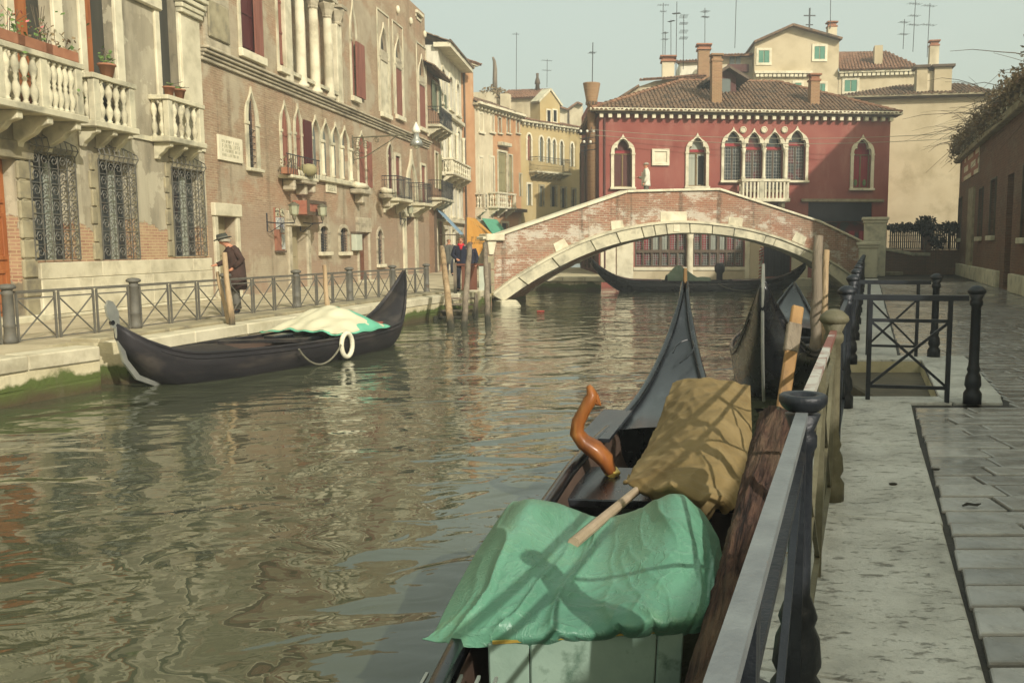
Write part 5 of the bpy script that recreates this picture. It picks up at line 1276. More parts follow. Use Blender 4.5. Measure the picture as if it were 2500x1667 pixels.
MB().box(Fw.s(2137, 130), Fw.s(2157, 130), .4, 1.2, z_w, Fw.z(2147, 108)).build('roof_hatch', 'cream_plaster', t)
for (xl, xr, yt, yb) in ((2062, 2092, 196, 224),):
    a, b, z0, z1 = Fw.rect(xl, xr, yt, yb); o = MB().ring([(a,z0),(a,z1),(b,z1),(b,z0)], [(a-.16,z0-.16),(a-.16,z1+.16),(b+.16,z1+.16),(b+.16,z0-.16)], -.06, .01, closed=True).build('window', 'white_trim', t)
    for (u, v) in ((.02,.46), (.54,.98)): MB().box(lerp(a,b,u), lerp(a,b,v), -.04, -.001, z0, z1).build('shutter', 'teal_shutter', o)
zt = Fw.z(2285, 108); chimney(t, Fw.s(2285, 130), 0.8, z_w-.5, zt-z_w+.5, .6, 'pale_plaster', 'terracotta', 1.1)
antenna(Fw.w(Fw.s(2242, 90), 2, z2-.6), 4.0, 'aerial with several short bars, middle of three right of the tiled wing', ((.95,.5),(.8,.9),(.6,.7),(.45,.8)))
antenna(Fw.w(Fw.s(2217, 90), 2, z2-.4), 2.0, 'low aerial, left of three right of the tiled wing', ((.9,.6),(.5,.6)))
antenna(Fw.w(Fw.s(2278, 105), 2, z2-1.0), 3.6, 'aerial above the small chimney, right of three', ((.95,.9),(.6,1.0)))
# plain cream house on the right
FP_ = Fac(ptY(2020, 52.5), ptY(2400, 52.5*.97)); t = fthing(FP_, 'plain_cream_house', 'plain windowless cream wall house behind the garden railing', 'house')
z_p = FP_.z(2250, 240); wall(t, [], 0, FP_.L, 0, z_p, 'cream_plaster', body=6)
MB().box(-.2, FP_.L+.2, -.35, 0.0, z_p, z_p+.16).build('eaves', 'frame_brown', t); MB().box(-.2, FP_.L+.2, -.45, -.355, z_p+.08, z_p+.2).build('gutter', 'grey_stone', t)
z2 = FP_.z(2190, 186)
tiles(t, (-.2,-.4,z_p+.17), (FP_.L+.2,-.4,z_p+.17), (FP_.L-1,3.5,z2+.05), (4.2,3.5,z2+.05), name='roof')
for (xl, xr) in ((2240, 2266), (2283, 2326)):
    s0, s1 = FP_.s(xl, 200), FP_.s(xr, 200)
    o = MB().box(s0, s1, .3, 1.3, z_p+.1, FP_.z(2280, 162)).build('chimney_block', 'cream_plaster', t)
    MB().box(s0-.15, s1+.15, .15, 1.45, FP_.z(2280, 162), FP_.z(2280, 156)).build('cap', 'frame_brown', o)
MB().box(FP_.s(2266, 200), FP_.s(2283, 200), .5, 1.2, z_p+.1, FP_.z(2275, 170)).build('flue', 'pale_plaster', t)
# lower roofs on the left behind the red roof
f, t = house(ptY(1480, 60), ptY(1706, 60), 'low_back_house', 'pale house with stepped tiled roofs left behind the red roof', 'pale_plaster', 9.6, None, 5)
zz = [f.z(1470, 262), f.z(1560, 212), f.z(1600, 198), f.z(1706, 185)]; ss = [0.0, f.s(1560, 220), f.s(1600, 210), f.L]
MB().prism([(0,9.5),(f.L,9.5)] + [(s_, z_) for s_, z_ in reversed(list(zip(ss, zz)))], .001, 5).build('gable_wall', 'pale_plaster', t)
tiles(t, (ss[1],-.5,f.z(1560,198)), (f.L+.3,-.5,f.z(1700,188)), (f.L+.3,3.0,f.z(1700,158)), (ss[2],3.0,f.z(1620,172)), name='roof', mat='roof_tile_red')
MB().bar((ss[0],-.05,zz[0]+.05), (ss[1],-.05,zz[1]+.05), .5, .12).build('roof_edge', 'roof_tile', t)
f2 = Fac(ptY(1655, 64), ptY(1735, 64)); t2 = fthing(f2, 'penthouse', 'small white attic house with red tiled roof among the chimneys', 'house'); zq = f2.z(1690, 152)
wall(t2, [], 0, f2.L, 8, zq, 'white_plaster', body=4); tiles(t2, (-.3,-.3,zq), (f2.L+.3,-.3,zq+.15), (f2.L+.3,3,f2.z(1720,132)), (.3,3,f2.z(1670,140)), name='roof', mat='roof_tile_red')
for (x_, yt, wd, lab) in ((1631, 139, .8, 'pale square chimney with wide cap left of the dormer'), (1718, 110, .75, 'tall brown chimney with flared cap behind the dormer')):
    q = at_y(x_, yt, 61); ct = thing('chimney', lab, 'chimney', (q.x, 61, 10)); chimney(ct, 0, 0, 0, q.z-10-.38, wd, 'pale_plaster' if x_ < 1700 else 'chimney_brick', 'terracotta', 1.25, 'stack')
f3 = Fac(ptY(1733, 63), ptY(1832, 63)); t3 = fthing(f3, 'attic_house', 'attic with gabled tiled roof and glazed loggia beside the tall cream gable', 'house'); zq = f3.z(1780, 140)
wall(t3, [], 0, f3.L, 8, zq, 'pale_plaster', body=4)
tiles(t3, (-.4,-.6,zq), (f3.L,-.6,zq+.1), (f3.L,3.4,f3.z(1800,116)), (.4,3.4,f3.z(1760,118)), name='roof', mat='roof_tile_red')
for (xl, xr) in ((1781, 1793), (1796, 1808)): a, b, z0, z1 = f3.rect(xl, xr, 137, 160); MB().box(a, b, -.05, -.001, z0, z1).build('window', 'pane_grey', t3)
a, b, z0, z1 = f3.rect(1775, 1826, 160, 178); MB().box(a, b, -.4, -.001, z0, z1).build('loggia_parapet', 'umber_plaster', t3)
for i, (x_, yt, yb, lab, brs) in enumerate(((1618, 8, 178, 'tall aerial mast with swept top arm, leftmost of the cluster', ((.97,.7),(.88,.4))), (1623, 78, 180, 'short aerial close to the leftmost mast', ((.97,.3),(.82,.4))), (1638, 50, 178, 'aerial with a red knob top in the cluster', ((.98,.2),)), (1650, 4, 200, 'tallest plain mast of the aerial cluster', ((.85,.3),)), (1668, 38, 170, 'aerial with many cross arms in the cluster', ((.98,.9),(.85,.6),(.7,.9),(.58,.7))), (1721, 20, 108, 'aerial on the tall brown chimney', ((.9,.5),(.75,.3))), (1794, -20, 118, 'lone tall mast over the attic roof', ((.95,.5),)), (2027, -10, 70, 'thin mast on the chimney of the cream gable', ((.95,.3),)))):
    Y = 61 + i*.2; q = at_y(x_, yb, Y); antenna(q, at_y(x_, yt, Y).z - q.z, lab, brs, rz=.4*i)
# ================================================================== water, quays
tag_ = lambda o, k='structure': o.__setitem__('kind', k)
wm = MB()
wm.add([(-150,-55,WZ),(150,-55,WZ),(150,210,WZ),(-150,210,WZ)], [(0,1,2,3)]).build('water', 'water', kind='structure')
def xedge(y): return plerp([(-10,-13.0),(11.65,-7.95),(13.2,-7.45),(14.06,-7.36),(15.9,-7.03),(18.2,-6.55),(20,-6.2),(22.2,-5.79),(23.85,-5.4),(25.1,-5.09),(26.6,-4.82),(28.4,-4.15),(31,-4.0)], y)
# left quay: pavement sheet, wall below it, edge stones
ys = [-10, 5, 9, 11, 12.2, 13.05, 13.06, 13.6, 13.61, 15, 17, 19, 21, 23, 25, 27, 28.4, 31]
ed = [(xedge(y) - (.9 if 13.055 < y < 13.605 else 0), y) for y in ys]
poly = [(-40,-10)] + ed + [(-4.0,90), (-40,90)]
n = len(poly)
lq = MB().add([(x,y,0) for x,y in poly] + [(x,y,WZ-.6) for x,y in poly], [tuple(range(n))] + [(i, i+n, (i+1) % n+n, (i+1) % n) for i in range(n)], 0)
lq.m[1:] = [1]*(len(lq.m)-1)
lqo = lq.build('left_quay', ['left_pavement', 'quay_wall'], kind='structure', fix=True)
rnd = random.Random(21)
y = 9.0
while y < 29.5:                                            # white edge stones with a step of kerb behind them
    y2 = y + rnd.uniform(1.3, 2.2)
    if not (y < 13.6 and y2 > 13.05) or True:
        if y < 13.05 < y2: y2 = 13.05
        if 13.04 <= y < 13.6: y = 13.6; y2 = y + 1.7
        p, q = Vector((xedge(y), y, 0)), Vector((xedge(y2), y2, 0)); d = (q-p).normalized(); nn = Vector((-d.y, d.x, 0)); L = (q-p).length
        mb = MB(); o = rnd.uniform(0, .02)
        for (w0, w1, za, zb) in ((-.03-o, .42, -.20, .012),):
            v = [p + d*.006 + nn*w0, q - d*.006 + nn*w0, q - d*.006 + nn*w1, p + d*.006 + nn*w1]
            mb.add([(a.x,a.y,za) for a in v] + [(a.x,a.y,zb) for a in v], [(3,2,1,0),(4,5,6,7),(0,1,5,4),(1,2,6,5),(2,3,7,6),(3,0,4,7)])
        mb.build('edge_stone', 'istrian_clean', lqo, bevel=.02)
        if y > 13:
            mb = MB(); v = [p + d*.006 + nn*.45, q - d*.006 + nn*.45, q - d*.006 + nn*.95, p + d*.006 + nn*.95]
            mb.add([(a.x,a.y,-.1) for a in v] + [(a.x,a.y,.06) for a in v], [(3,2,1,0),(4,5,6,7),(0,1,5,4),(1,2,6,5),(2,3,7,6),(3,0,4,7)])
            mb.build('kerb_stone', 'grey_stone', lqo, bevel=.015)
        for k in range(2):                                     # squared blocks of the wall under the edge
            za, zb = ((-.46, -.21), (-.74, -.465))[k]; sh_ = rnd.uniform(.01, .05)
            v = [p + d*.01 + nn*(-.0-sh_*.4), q - d*.01 + nn*(-.0-sh_*.4), q + nn*.3, p + nn*.3]
            mb = MB().add([(a.x,a.y,za) for a in v] + [(a.x,a.y,zb) for a in v], [(3,2,1,0),(4,5,6,7),(0,1,5,4),(1,2,6,5),(2,3,7,6),(3,0,4,7)])
            mb.build('wall_block', 'quay_wall', lqo, bevel=.02)
    y = y2
# quay in front of the red house side
MB().box(-9, FR.p.x+.1, 42.0, 60, WZ-.5, -.02).build('far_quay', ['quay_wall'], kind='structure')
for i in range(5): MB().box(-5.2+i*1.05, -5.2+(i+1)*1.05-.02, 41.9, 42.4, -.22, .01).build('edge_stone', 'istrian_clean', bpy.data.objects['far_quay'], bevel=.02)

# right quay
def xf(y): return -.187 + .294*y
def xe(y): return xf(y) - .17
NA, NB = 8.72, 11.55
poly = [(xe(-8),-8), (xe(NA),NA), (3.30,NA), (4.12,NB), (xe(NB),NB), (xe(41),41), (xe(41),60), (45,60), (45,-8)]
n = len(poly)
rq = MB().add([(x,y,-.022) for x,y in poly] + [(x,y,WZ-.6) for x,y in poly], [tuple(range(n))] + [(i, i+n, (i+1) % n+n, (i+1) % n) for i in range(n)])
rq.m[1:] = [1]*(len(rq.m)-1)
rqo = rq.build('right_quay', ['paver_joint', 'quay_wall'], kind='structure', fix=True)
US = Vector((.294, 1, 0)).normalized(); NS = Vector((-US.y, US.x, 0)); O1 = Vector((xf(2.37), 2.37, 0))
RZF = math.atan2(US.y, US.x)
def fl(x, y, z=0): return O1 + US*x + NS*y + Vector((0,0,z))
rnd = random.Random(5)
def quad_stone(v, za, zb, mat, parent, bevel=.012, jit=0):
    mb = MB().add([(a.x,a.y,za) for a in v] + [(a.x,a.y,zb+rnd.uniform(-jit,jit)) for a in v], [(0,1,2,3),(7,6,5,4),(4,5,1,0),(5,6,2,1),(6,7,3,2),(7,4,0,3)])
    return mb.build('kerb_stone' if mat == 'kerb_stone' else 'paver', mat, parent, bevel=bevel, seg=2, fix=True)
x = -3.0
ends = [-3.0, -1.25, .62, 2.55, 4.45, 6.35]
for a, b in zip(ends, ends[1:]): quad_stone([fl(a+.007,.165), fl(b-.007,.165+rnd.uniform(-.02,.0)), fl(b-.007,-.60+rnd.uniform(-.012,.01)), fl(a+.007,-.60+rnd.uniform(-.012,.01))], -.3, .012, 'kerb_stone', rqo)
ends = [9.9 + 1.9*i for i in range(16)]
for a, b in zip(ends, ends[1:]): quad_stone([fl(a+.007,.165), fl(b-.007,.165+rnd.uniform(-.02,.0)), fl(b-.007,-.60+rnd.uniform(-.012,.01)), fl(a+.007,-.60+rnd.uniform(-.012,.01))], -.3, .012, 'kerb_stone', rqo)
for (v) in ([(xe(8.15)+.0,8.36),(3.3,8.36),(3.3,NA-.01),(xe(NA)+.0,NA-.01)], [(3.31,8.36),(3.78,8.36),(3.92,NA),(3.31,NA)], [(3.31,NA+.01),(3.93,NA+.01),(4.35,10.2),(3.74,10.2)], [(3.75,10.21),(4.36,10.21),(4.75,NB),(4.13,NB)], [(xe(NB),NB+.01),(4.75,NB+.01),(4.85,11.98),(xe(11.98),11.98)]):
    quad_stone([Vector((a,b,0)) for a, b in v], -.3, .008, 'kerb_stone', rqo)
for i in range(5):                                           # water stairs in the notch
    x1 = 3.3 - .34*i
    MB().box(x1-.34-.02, x1+.85*(i == 0), NA+.01, NB-.01, WZ-.5, -.16-.16*i).build('water_step', 'dark_stone', rqo, bevel=.02)
# pavers: courses across the quay
cnt = 0; far = MB(); yv = 1.9
while yv < 36:
    dpt = rnd.uniform(.20, .29); y2 = yv + dpt
    xa = xf((yv+y2)/2) + .638
    if 8.3 < y2 and yv < 12.0: xa = max(xa, plerp([(8.3,3.82),(9,4.0),(12,4.9)], (yv+y2)/2))
    xmax = min(.50*y2 + 1.0, 4.6 + .287*yv) if yv > 3 else 3.4
    xs_ = xa + rnd.uniform(0, .02); first = True
    while xs_ < xmax:
        x2 = xs_ + (rnd.uniform(.25, .7) if first else rnd.uniform(.45, .85)); first = False
        sk = .012*(rnd.random()-.5); top = rnd.uniform(-.008, .004)
        o_ = .147*(y2-yv) if xs_ < xa + .03 and not (8.3 < y2 and yv < 12.0) else 0
        v = [Vector((xs_+.012-o_, yv+.009, 0)), Vector((x2-.009, yv+.009+sk, 0)), Vector((x2-.009, y2-.009+sk, 0)), Vector((xs_+.012+o_, y2-.009, 0))]
        if cnt < 295 and yv < 19: quad_stone(v, -.08, top, 'paver', rqo, .012); cnt += 1
        else: far.add([(a.x,a.y,-.08) for a in v] + [(a.x,a.y,top) for a in v], [(0,3,2,1),(4,5,6,7),(0,1,5,4),(1,2,6,5),(2,3,7,6),(3,0,4,7)])
        xs_ = x2
    yv = y2
far.build('far_pavers', 'paver', rqo, kind='stuff')

# ================================================================== railings
def post_mesh(h, r=.048, cap=True, ring_top=False, mat='black_iron'):
    sh = MB(); prof = [(.085,0),(.085,.10),(.06,.14),(.078,.18),(.07,.26),(.052,.30),(.062,.33),(.052,.36),(r,.40)]
    prof += [(r*.92, h-.18), (r*1.25, h-.16), (r*1.25, h-.13), (r, h-.11), (r*1.5, h-.06)]
    sh.lathe(prof, n=14)
    cp = MB()
    if ring_top: cp.lathe([(r*1.3,h-.05),(.066,h-.035),(.074,h-.02),(.074,h-.004),(.066,h+.002),(.042,h),(.038,h-.03),(.006,h-.04)], n=20)
    else: cp.lathe([(r*1.2,h-.07),(.076,h-.055),(.086,h-.038),(.08,h-.018),(.048,h+.012),(.02,h+.022)], n=16)
    return sh.mesh('post', mat, True), cp.mesh('cap', mat, True)
PM, CM = post_mesh(1.1); PO, CO = post_mesh(1.1, .046, mat='olive_iron'); PR, CR = post_mesh(1.035, .037, ring_top=True)
def add_post(T, loc, pm, cm):
    o = link('post', pm, T, loc=loc); link('cap', cm, o); return o
def panel(T, p, q, zt, zr, zb, mat='black_iron', topmat=None, toph=.03, topw=.055, bw=.026, ends=True, base=.0):
    """rails, uprights and crossed braces between two local points"""
    p, q = Vector(p), Vector(q)
    def b(u, za, v, zb_, w_, h_, nm, m_=mat): 
        MB().bar(p.lerp(q,u)+Vector((0,0,za)), p.lerp(q,v)+Vector((0,0,zb_)), w_, h_, (0,0,1) if abs(zb_-za) < .01 else (q-p).cross(Vector((0,0,1)))).build(nm, m_, T)
    b(0, zt, 1, zt, topw, toph, 'top_rail', topmat or mat)
    b(0, zr, 1, zr, bw, bw, 'rail'); b(0, zb, 1, zb, bw, bw, 'rail')
    if ends:
        for u in (.012, .988): b(u, base, u, zt-.01, bw*1.3, bw*1.3, 'upright')
    b(.03, zr-.015, .97, zb+.015, bw*.8, bw*.8, 'brace'); b(.03, zb+.015, .97, zr-.015, bw*.8, bw*.8, 'brace')
RF = thing('quay_railing', 'black iron railing with mushroom-capped posts along the right quay edge', 'railing', O1, RZF)
px_ = [.33, 2.85, 5.95, 9.1] + [9.1 + 2.95*i for i in range(1, 9)]
for i, x in enumerate(px_):
    add_post(RF, (x, 0, .01), PR if i == 0 else (PO if i == 1 else PM), CR if i == 0 else (CO if i == 1 else CM))
for i, (a, b) in enumerate(zip([-2.6] + px_, px_)):
    if i == 3: continue
    m_ = 'rail_top' if i == 0 else ('rail_red' if i == 1 else 'black_iron'); mm = 'olive_iron' if i == 1 else 'black_iron'
    nb = 2
    for k in range(nb):
        xa, xb = lerp(a+.05, b-.05, k/nb), lerp(a+.05, b-.05, (k+1)/nb)
        yo = lambda x_: -.016*(.33-x_) if i == 0 else 0
        panel(RF, (xa, yo(xa), 0), (xb, yo(xb), 0), .985 if i == 0 else 1.0, .84, .10, mm, m_, .026, .036, .024)
for (xa, ya, xb, yb, lab) in ((2100, 976, 2373, 985, 'black iron railing across the near side of the water stairs'), (2104, 868, 2279, 872, 'black iron railing across the far side of the water stairs')):
    p, q = at_z(xa, ya), at_z(xb, yb); d = q - p
    t = thing('stair_railing', lab, 'railing', p, math.atan2(d.y, d.x)); L = d.length
    add_post(t, (L, 0, 0), PM, CM)
    MB().bar((-.1,0,1.0), (L-.07,0,1.0), .05, .05).build('top_rail', 'black_iron', t)
    panel(t, (.06,0,0), (L-.22,0,0), .985, .78, .14, 'black_iron', None, .03, .03, .032)
# left railing
LP = [(-9.1,13.5), (-8.5,16.0), (-8.0,18.7), (-7.4,21.25), (-6.85,23.75), (-6.25,26.05), (-5.65,28.0)]
LRt = thing('canal_railing', 'grey iron railing with crossed braces and round posts along the left quay', 'railing', (*LP[0], 0))
o0 = Vector((*LP[0], 0)); hp = .84
pml = MB().lathe([(.10,0),(.10,.06),(.085,.09),(.08,.25),(.095,.27),(.08,.30),(.075,hp-.1),(.09,hp-.08),(.075,hp-.06),(.075,hp)], n=12).mesh('post', 'grey_rail', True)
pmc = MB().lathe([(.075,hp-.02),(.12,hp),(.125,hp+.03),(.09,hp+.06),(.02,hp+.07)], n=12).mesh('cap', 'grey_rail', True)
ext = [(-9.9,10.9)] + LP
for p in ext: add_post(LRt, Vector((*p, .0)) - o0, pml, pmc)
for p, q in zip(ext, ext[1:]):
    p, q = Vector((*p, 0)) - o0, Vector((*q, 0)) - o0; d = (q-p).normalized(); p2, q2 = p + d*.11, q - d*.11
    MB().bar(p2+Vector((0,0,hp-.06)), q2+Vector((0,0,hp-.06)), .04, .028).build('hand_rail', 'grey_rail', LRt)
    for k in range(3):
        a, b = p2.lerp(q2, k/3+.012), p2.lerp(q2, (k+1)/3-.012)
        panel(LRt, a, b, hp-.085, hp-.17, .03, 'grey_rail', None, .015, .02, .022)

# ================================================================== bridge
FBr = Fac((-4.19, 30.8), (12.1, 41.0))
Br = fthing(FBr, 'brick_bridge', 'brick footbridge with white stone arch and coping spanning the canal', 'bridge')
cop = [FBr.px(x, y) for x, y in ((1190, 578), (1214, 571), (1530, 464), (1640, 461), (1755, 459), (2000, 538), (2112, 591))]
cop[0] = (-.1, cop[0][1])
ext_ = [FBr.px(x, y) for x, y in ((1200, 722), (1211, 708), (1281, 664), (1362, 617), (1442, 582), (1524, 559), (1620, 545), (1660, 543.5), (1713, 546.5), (1809, 559), (1895, 582), (1989, 621), (2062, 664), (2085, 684))]
inn_ = [FBr.px(x, y) for x, y in ((1226, 736), (1234, 729), (1298, 685), (1386, 638), (1457, 608), (1527, 588), (1620, 571), (1660, 568), (1732, 569.5), (1828, 583), (1922, 612), (1990, 644), (2048, 690), (2066, 704))]
Wd = 2.7; SK = .89
def cz(s_): return plerp(cop, s_)
def ez(s_): return plerp(ext_, s_) if ext_[0][0] <= s_ <= ext_[-1][0] else WZ-.5
N = 90; Ls = cop[-1][0]
for (ya, yb, nm) in ((0, .38, 'parapet_wall'), (Wd-.38, Wd, 'parapet_wall')):
    mb = MB(); S = sorted(set([lerp(0, Ls, i/N) for i in range(N+1)] + [ext_[0][0]-.001, ext_[0][0]+.001, ext_[-1][0]-.001, ext_[-1][0]+.001]))
    S = [s_ for s_ in S if 0 <= s_ <= Ls]
    for s0, s1 in zip(S, S[1:]):
        t0, t1, b0, b1 = cz(s0)-.1, cz(s1)-.1, ez(s0)-.02, ez(s1)-.02
        ka, kb = ya*SK, yb*SK
        mb.add([(s0+ka,ya,b0),(s1+ka,ya,b1),(s1+ka,ya,t1),(s0+ka,ya,t0),(s0+kb,yb,b0),(s1+kb,yb,b1),(s1+kb,yb,t1),(s0+kb,yb,t0)], [(0,1,2,3),(7,6,5,4),(3,2,6,7)])
    mb.add([(ka,ya,WZ-.5),(kb,yb,WZ-.5),(kb,yb,cz(0)-.1),(ka,ya,cz(0)-.1)], [(0,3,2,1)]); mb.add([(Ls+ka,ya,WZ-.5),(Ls+kb,yb,WZ-.5),(Ls+kb,yb,cz(Ls)-.1),(Ls+ka,ya,cz(Ls)-.1)], [(0,1,2,3)])
    mb.build(nm, 'bridge_brick', Br)
# deck and soffit
mb = MB(); sf = MB()
for i in range(40):
    s0, s1 = lerp(0, Ls, i/40), lerp(0, Ls, (i+1)/40); z0, z1 = cz(s0)-1.05, cz(s1)-1.05
    k0, k1 = .38*SK, (Wd-.38)*SK; mb.add([(s0+k0,.38,z0),(s1+k0,.38,z1),(s1+k1,Wd-.38,z1),(s0+k1,Wd-.38,z0)], [(0,1,2,3)])
mb.build('deck', 'grey_stone', Br)
I2 = [inn_[0]] + inn_[1:]
for (p, q) in zip(I2, I2[1:]): k0, k1 = .3*SK, (Wd-.3)*SK; sf.add([(p[0]+k0,.3,p[1]+.02),(q[0]+k0,.3,q[1]+.02),(q[0]+k1,Wd-.3,q[1]+.02),(p[0]+k1,Wd-.3,p[1]+.02)], [(3,2,1,0)])
sf.build('vault', 'bridge_brick', Br)
for (sa, sb, z) in ((-.5, ext_[0][0]+.45, inn_[0][1]+.02), (ext_[-1][0]-.35, Ls+.4, inn_[-1][1]+.02)):
    k0, k1 = .385*SK, (Wd-.385)*SK
    MB().add([(sa+k0,.385,WZ-.6),(sb+k0,.385,WZ-.6),(sb+k1,Wd-.385,WZ-.6),(sa+k1,Wd-.385,WZ-.6),(sa+k0,.385,z),(sb+k0,.385,z),(sb+k1,Wd-.385,z),(sa+k1,Wd-.385,z)], [(0,3,2,1),(4,5,6,7),(0,1,5,4),(1,2,6,5),(2,3,7,6),(3,0,4,7)]).build('abutment', 'quay_wall', Br)
def along(pl, u):
    d = [0]
    for (p, q) in zip(pl, pl[1:]): d.append(d[-1] + math.hypot(q[0]-p[0], q[1]-p[1]))
    t = u*d[-1]
    for i in range(len(d)-1):
        if t <= d[i+1]+1e-9: k = (t-d[i])/max(1e-9, d[i+1]-d[i]); return (lerp(pl[i][0],pl[i+1][0],k), lerp(pl[i][1],pl[i+1][1],k))
    return pl[-1]
def smooth_pl(pl, n=40):
    P = [along(pl, i/n) for i in range(n+1)]
    for _ in range(3): P = [P[0]] + [((P[i-1][0]+2*P[i][0]+P[i+1][0])/4, (P[i-1][1]+2*P[i][1]+P[i+1][1])/4) for i in range(1, n)] + [P[-1]]
    return P
es, is_ = smooth_pl(ext_), smooth_pl(inn_)
NV = 15; rnd = random.Random(8); cuts = [0]
for i in range(NV): cuts.append(cuts[-1] + rnd.choice((.5, 1.0, 1.3, 1.5)))
cuts = [c/cuts[-1] for c in cuts]
for (ya, yb) in ((-.10, .42), (Wd-.42, Wd+.10)):
    for u, v in zip(cuts, cuts[1:]):
        k = [lerp(u+.0012, v-.0012, j/4) for j in range(5)]; pr_ = rnd.uniform(0, .015)
        of = SK*ya if ya > 0 else 0; sh2 = lambda P_: [(p_[0]+of, p_[1]) for p_ in P_]
        MB().ring(sh2([along(is_, q) for q in k]), sh2([along(es, q) for q in k]), ya-pr_*(ya < 0), yb+.0).build('voussoir', 'istrian', Br, bevel=.012)
mb = MB(); up = [(p[0], p[1]+.10) for p in es]; lo = [(p[0], p[1]+.005) for p in es]
MB().ring(lo, up, -.17, .02).build('archivolt', 'istrian', Br)
rnd = random.Random(12)
for (ya, yb) in ((-.09, .47), (Wd-.47, Wd+.09)):
    for (p, q) in zip(cop, cop[1:]):
        L = math.hypot(q[0]-p[0], q[1]-p[1]); k = max(1, round(L/1.7))
        for i in range(k):
            of = SK*Wd if ya > 0 else 0; a = (lerp(p[0],q[0],i/k)+.004+of, lerp(p[1],q[1],i/k)); b = (lerp(p[0],q[0],(i+1)/k)-.004+of, lerp(p[1],q[1],(i+1)/k))
            MB().prism([(a[0],a[1]-.1),(b[0],b[1]-.1),(b[0],b[1]-.005),(a[0],a[1]-.005)], ya, yb).build('coping_stone', 'white_trim', Br, bevel=.015)
for (pts, m_) in ((((1612,543),(1676,543),(1676,517),(1612,517)), 'white_trim'), (((1493,566),(1524,560),(1519,538),(1490,540)), 'white_trim'), (((1358,618),(1389,602),(1376,582),(1350,596)), 'white_trim'), (((1776,556),(1811,559),(1813,533),(1779,530)), 'istrian_clean'), (((1932,588),(1962,600),(1969,580),(1943,566)), 'istrian_clean'), (((1640,548),(1655,548),(1655,566),(1640,566)), 'white_trim')):
    q = [FBr.px(x, y) for x, y in pts]; pr_ = -.03 if pts[0][0] != 1640 else -.13
    MB().prism(q, pr_, .02).build('stone_block', m_, Br, bevel=.01)
s0, s1 = FBr.s(1184, 580), FBr.s(1229, 580)
MB().box(s0, s1, -.14, .52, FBr.z(1206, 588), FBr.z(1206, 571)).build('end_block', 'white_trim', Br, bevel=.03)
MB().prism([FBr.px(x, y) for x, y in ((1193,622),(1204,622),(1211,590),(1189,590))], -.06, .3).build('end_corbel', 'white_trim', Br, bevel=.02)
for i in range(3): MB().box(-.02, .35, -.03, .02, WZ+.3+i*.5, WZ+.75+i*.5).build('pier_stone', 'grey_stone', Br, bevel=.02)
p = FBr.px(1214, 745); MB().prism([FBr.px(x, y) for x, y in ((1213,772),(1270,772),(1262,745),(1252,731),(1213,733))], -.35, .5).build('footing', 'istrian', Br, bevel=.04)

# ================================================================== right bank
FG = Fac((4.84+.287*46, 46), (4.84+.287*12, 12))
G = fthing(FG, 'brick_warehouse', 'shaded dark brick building with narrow windows and vine-covered eaves on the right', 'building'); hG = []
def gg(xl, xr, yt, yb): return FG.rect(xl, xr, yt, yb)
for (xl, xr, yt, yb) in ((2341, 2347, 485, 582), (2391, 2399, 462, 578), (2419, 2431, 440, 575), (2498, 2520, 400, 580)):
    a, b, z0, z1 = gg(xl, xr, yt, yb); win(G, hG, (a, b, z0, z1), fw=.06, fill='pane', pmat='pane_dark', fmat='dark_stone', sill=.18, smat='istrian', depth=.24)
a, b, z0, z1 = gg(2455, 2470, 428, 690); hG.append(dict(a=a, b=b, z0=.05, z1=z1, d=.5)); MB().box(a, b, .4, .44, .05, z1).build('tall_door', 'dark_leaf', G)
s0, s1 = FG.s(2364, 600), FG.s(2376, 600); MB().box(s0, s1, -.1, 0.0, .02, FG.z(2370, 462)).build('pilaster', 'grey_stone', G)
L = FG.L; x = -.05; rnd = random.Random(4)
while x < L:
    x2 = min(x + rnd.uniform(1.8, 3), L)
    if not (a-.3 < (x+x2)/2 < b+.3): MB().box(x+.005, x2-.005, -.14, .03, 0, .58).build('plinth_stone', 'istrian', G, bevel=.02)
    x = x2
zg = FG.z(2370, 372)
MB().box(-.15, L*.62, -.28, 0.0, zg-.12, zg+.14).build('cornice', 'grey_stone', G, bevel=.03)
zt = FG.z(2440, 283)
for i in range(26): MB().box(lerp(3, L, i/25)-.14, lerp(3, L, i/25)+.14, -.3, 0.0, zt-.32, zt-.02).build('corbel', 'istrian', G, bevel=.02)
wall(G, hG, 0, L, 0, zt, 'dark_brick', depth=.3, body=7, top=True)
MB().box(-.1, L+.1, -.45, 7.1, zt, zt+.12).build('roof_slab', 'roof_tile', G)
# flag-like painted panel at the corner
a, b, z0, z1 = gg(2352, 2391, 377, 432)
t = thing('painted_sign', 'weathered red and cream painted sign high at the corner of the dark brick building', 'sign', FG.w((a+b)/2, 0, z0), FG.rz); hw = (b-a)/2; h = z1-z0
MB().box(-hw, hw, -.04, -.002, 0, h).build('board', 'white_trim', t)
for (x0, x1, u, v) in ((-.9, 1, .62, .8), (-.9, 1, .18, .35), (-1, -.75, 0, 1), (-.2, .1, .35, .62), (.4, .6, .8, 1), (-.5, -.3, .8, 1), (.2, .5, 0, .18), (.7, .9, .35, .62)): MB().box(hw*x0, hw*x1, -.05, -.041, h*u, h*v).build('painted_bar', 'sign_brown', t)
